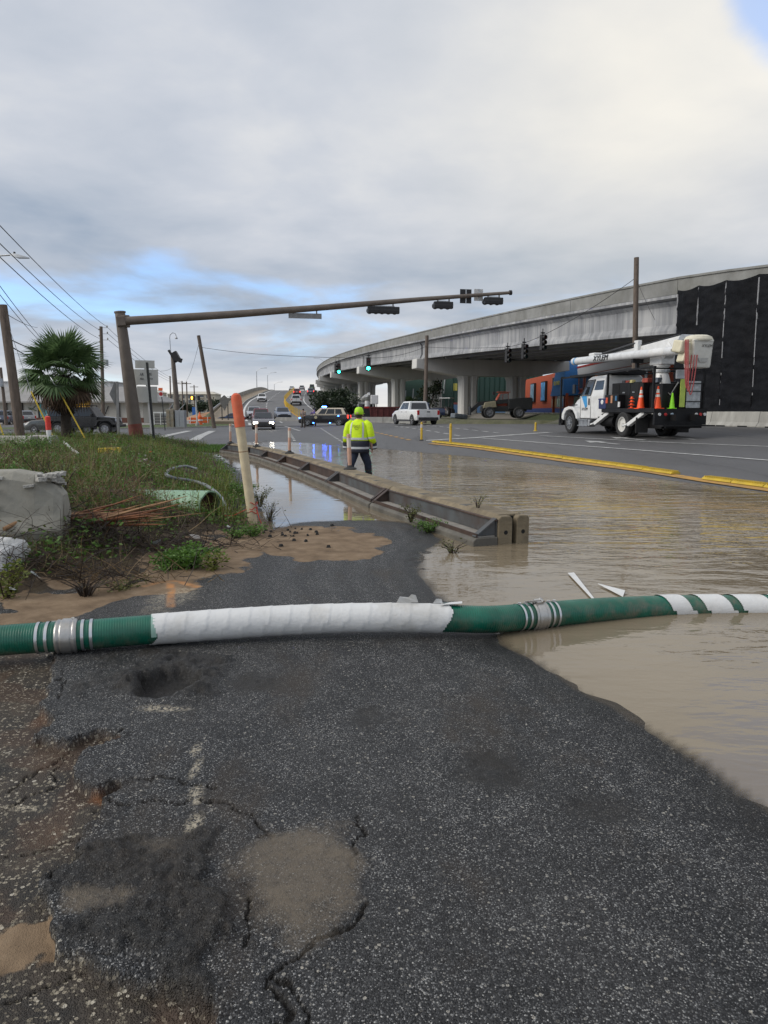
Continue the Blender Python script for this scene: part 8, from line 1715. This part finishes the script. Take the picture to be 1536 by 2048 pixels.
bush(120, 1010, .28, .62, 420, .035, LO, 'tall thin weed standing over the concrete piece', stems=7, sw=.009); bush(85, 975, .35, .5, 420, .03, LO, 'bushy weed behind the concrete piece', stems=12); bush(480, 990, .35, .22, 900, .035, LG, 'green growth along the pond edge above the marker post', stems=14); bush(60, 905, .9, .40, 1500, .05, LG, 'broad green clump near the left barrier', stems=22); bush(545, 1040, .18, .26, 120, .03, LO, 'thin reeds standing in the pond beside the marker post', stems=14, c=G(540, 1042, 0)); bush(525, 1005, .25, .28, 420, .03, LO, 'olive weeds overhanging the pond', stems=12, c=G(520, 1010, .05))
bush(825, 1046, .20, .20, 330, .03, LO, 'weeds growing on the near barrier toe', stems=12, c=G(822, 1040, .10)); bush(862, 1060, .24, .13, 620, .032, LG, 'green tuft between the asphalt and the near barrier', stems=14, c=G(858, 1062, .02)); bush(920, 1098, .22, .14, 110, .03, LO, 'sparse weeds standing in the shallow water by the barrier end', stems=14, c=G(905, 1106, 0)); bush(930, 1020, .12, .16, 90, .02, LY, 'thin yellow flowered weed on the barrier ledge', stems=6, c=A(955, 1017, 8.9))
# far edge of the bank: grass patch beside the barrier end
P = np.column_stack([rng.uniform(-8.6, -6.2, 5000), rng.uniform(27.2, 31.5, 5000)]); blades('grass', P, .14, .02, LG, .8, 'grass patch beside the far end of the low barrier', z=np.full(5000, .02)); o = MB().prism([(-8.8, 26.9), (-6.1, 27.4), (-6.0, 31.4), (-8.8, 32)], 'Z', -.2, .045).build('grass_verge', GRM); o['kind'] = 'structure'

# sabal palm
def palm(loc, label, H=2.3, Rf=1.25, n=58, name='palm_tree', k=1.0, full=True):
    t = thing(name, label, 'tree', loc); t.scale = (k, k, k); r = random.Random(5)
    tm = mat('palm trunk fibre', (.045, .036, .028), .95, var=.4, scale=12, bump=.03, bscale=18); b = MB()
    b.tube([(0, 0, -.3), (.0, 0, .2), (.02, 0, H*.6), (0, 0, H)], [.25, .20, .17, .20], 14); b.build('trunk', tm, t, smooth=True)
    if full:
        bt = MB()
        for i in range(70):
            a = i*2.4; z = H*(.35+.65*i/70); d = Vector((math.cos(a), math.sin(a), 0)); bt.bar(d*.2+Vector((0, 0, z)), d*.36+Vector((0, 0, z+.16)), .09, .03)
        bt.build('frond_boots', tm, t)
    def frond(seed, L):
        rr = random.Random(seed); v = []; f = []
        pl = .55*L; v += [(-.02, 0, 0), (.02, 0, 0), (.016, pl, .05), (-.016, pl, .05)]; f.append((0, 1, 2, 3)); m_ = 34
        for i in range(m_):
            a = (i/(m_-1)-.5)*R(235); l = L*.62*(1-.25*abs(i/(m_-1)-.5)*2)*rr.uniform(.9, 1.08); w = .030*L; dx, dy = math.sin(a), math.cos(a); dr = .10*l+.10*abs(math.sin(a)); fold = (-.03 if i % 2 else .03)
            b0 = (0, pl, .05); mid = (dx*l*.5, pl+dy*l*.5, .05+.06+fold); tip = (dx*l, pl+dy*l, .05-dr*1.2); px_, py_ = dy*w, -dx*w; o = len(v)
            v += [b0, (mid[0]+px_, mid[1]+py_, mid[2]), (mid[0]-px_, mid[1]-py_, mid[2]), tip]; f += [(o, o+1, o+2), (o+1, o+3, o+2)]
        me = bpy.data.meshes.new('frond'); me.from_pydata(v, [], f); return me
    gm = leafmat('palm green', (.045, .085, .032), (.16, .25, .10), .4, 3); bm_ = leafmat('palm dead brown', (.05, .032, .022), (.17, .11, .07), .8, 3)
    G_ = [frond(s, Rf) for s in range(4)]; B_ = [frond(s+20, Rf*.95) for s in range(3)]
    for me in G_: me.materials.append(gm)
    for me in B_: me.materials.append(bm_)
    for i in range(n):
        u = i/n; dead = u > .76; el = R(86-118*u/.76) if not dead else R(-40-38*(u-.76)/.24); az = i*2.39996+r.uniform(-.2, .2); o = bpy.data.objects.new('frond', r.choice(B_ if dead else G_)); C.objects.link(o); o.parent = t
        s = r.uniform(.85, 1.12); o.location = (math.cos(az+math.pi/2)*.12, math.sin(az+math.pi/2)*.12, H-.05+.12*(1-u)); o.rotation_euler = (el, r.uniform(-.3, .3), az); o.scale = (s, s, s)
pb = onbank(133, 880); pb = A(134, 880, 27.5); pb.z = zn(pb.x, pb.y)
palm(pb, 'shaggy fan palm with green crown and brown hanging skirt on the bank', 2.35, 1.50, 52)
for px, py, D, k, lab in ((71, 838, 100, .72, 'small distant palm before the low shop'), (45, 800, 115, .9, 'distant palm partly behind the cut pole'), (818, 824, 150, 1.2, 'distant palm seen between the flyover columns')):
    q = A(px, py, D); q.z = 0; palm(q, lab, 2.6, 1.15, 30, k=k, full=False)
def tree(loc, h, w, n, label, m=LT, ls=.5, trunk=.25, name='tree', group=None):
    t = thing(name, label, 'tree', loc, 0, group); r = random.Random(int(loc[0]*13+loc[1])); b = MB(); b.tube([(0, 0, -.2), (0, 0, h*.35), (w*.08, 0, h*.7)], [trunk, trunk*.7, trunk*.25], 7)
    lobes = []
    for i in range(9):
        a = r.uniform(0, 6.283); rr = w*r.uniform(.1, .75); c = Vector((rr*math.cos(a), rr*.8*math.sin(a), h*r.uniform(.38, .86))); lobes.append((c, w*r.uniform(.28, .5))); b.tube([(0, 0, h*.25), c*.6+Vector((0, 0, h*.12)), c], [trunk*.4, trunk*.25, trunk*.08], 5)
    b.build('trunk', m_wood(), t); Q = []
    for i in range(n):
        c, s = lobes[i % 9]; d = Vector((r.gauss(0, 1), r.gauss(0, 1), r.gauss(0, .8))).normalized()*s*r.uniform(.5, 1.08); Q.append(tuple(c+d))
    leaves('crown', np.array(Q), ls, m, parent=t, aspect=.6, flat=1.0)
i = 0; rt = random.Random(11)
for px, py, D, h, w, lab in ((372, 826, 260, 5.5, 3.6, 'rounded dark tree right of the cabinets'), (400, 823, 300, 6, 4.5, 'dark tree behind the walk signal'), (420, 824, 310, 6.5, 5, 'dark tree behind the leaning pole'), (436, 824, 290, 6, 4.5, 'dark tree left of the diamond sign'), (458, 824, 300, 7, 5, 'dark tree behind the diamond sign'), (474, 822, 240, 6.6, 3.6, 'taller dark tree beside the orange marker top'), (492, 818, 250, 6.0, 4, 'dark tree beside the ramp guard rail'), (508, 812, 250, 7.4, 3.6, 'dark tree rising above the ramp rail'), (282, 830, 170, 4.5, 4.2, 'green tree below the white signs'), (262, 828, 200, 4.6, 3.6, 'green tree left of the white signs'), (520, 805, 260, 8.0, 2.6, 'small pointed tree beside the nearest ramp lamp')):
    q = A(px, py, D); q.z = -.1; tree(q, h, w, 700, lab, ls=.9, group='trees along the skyline')
for px, py, D, h, w, n, lab in ((668, 838, 104, 4.6, 3.4, 2600, 'big dark bush on the slope beside the ramp and flyover'), (692, 842, 98, 3.2, 2.4, 1400, 'lower dark bush next to the big one under the flyover'), (640, 832, 128, 4.2, 2.4, 900, 'dark bush higher up the ramp slope'), (858, 835, 105, 6.5, 2.0, 900, 'slender tree behind the wooden pole under the flyover')):
    q = A(px, py, D); q.z = .2 if D < 110 else .9; tree(q, h, w, n, lab, ls=.42, trunk=.15, name='shrub')
def far_scrub():
    for k, (x0, x1, y, h) in enumerate(((-420, -190, 620, 9), (-190, -20, 700, 9), (10, 300, 520, 8))):
        n = 5000; x = rng.uniform(x0, x1, n); u = rng.random(n); zz = u**.7*h*(.6+.6*fbm(x*.06, x*0, 3, 90+k)); Q = np.column_stack([x, y+rng.uniform(-8, 8, n), zz]); o = leaves('distant_treeline', Q, 3.4, LT, aspect=.7, flat=1.0); tagp(o, 'far off dark line of trees on the horizon', 'trees', kind='stuff')
far_scrub()
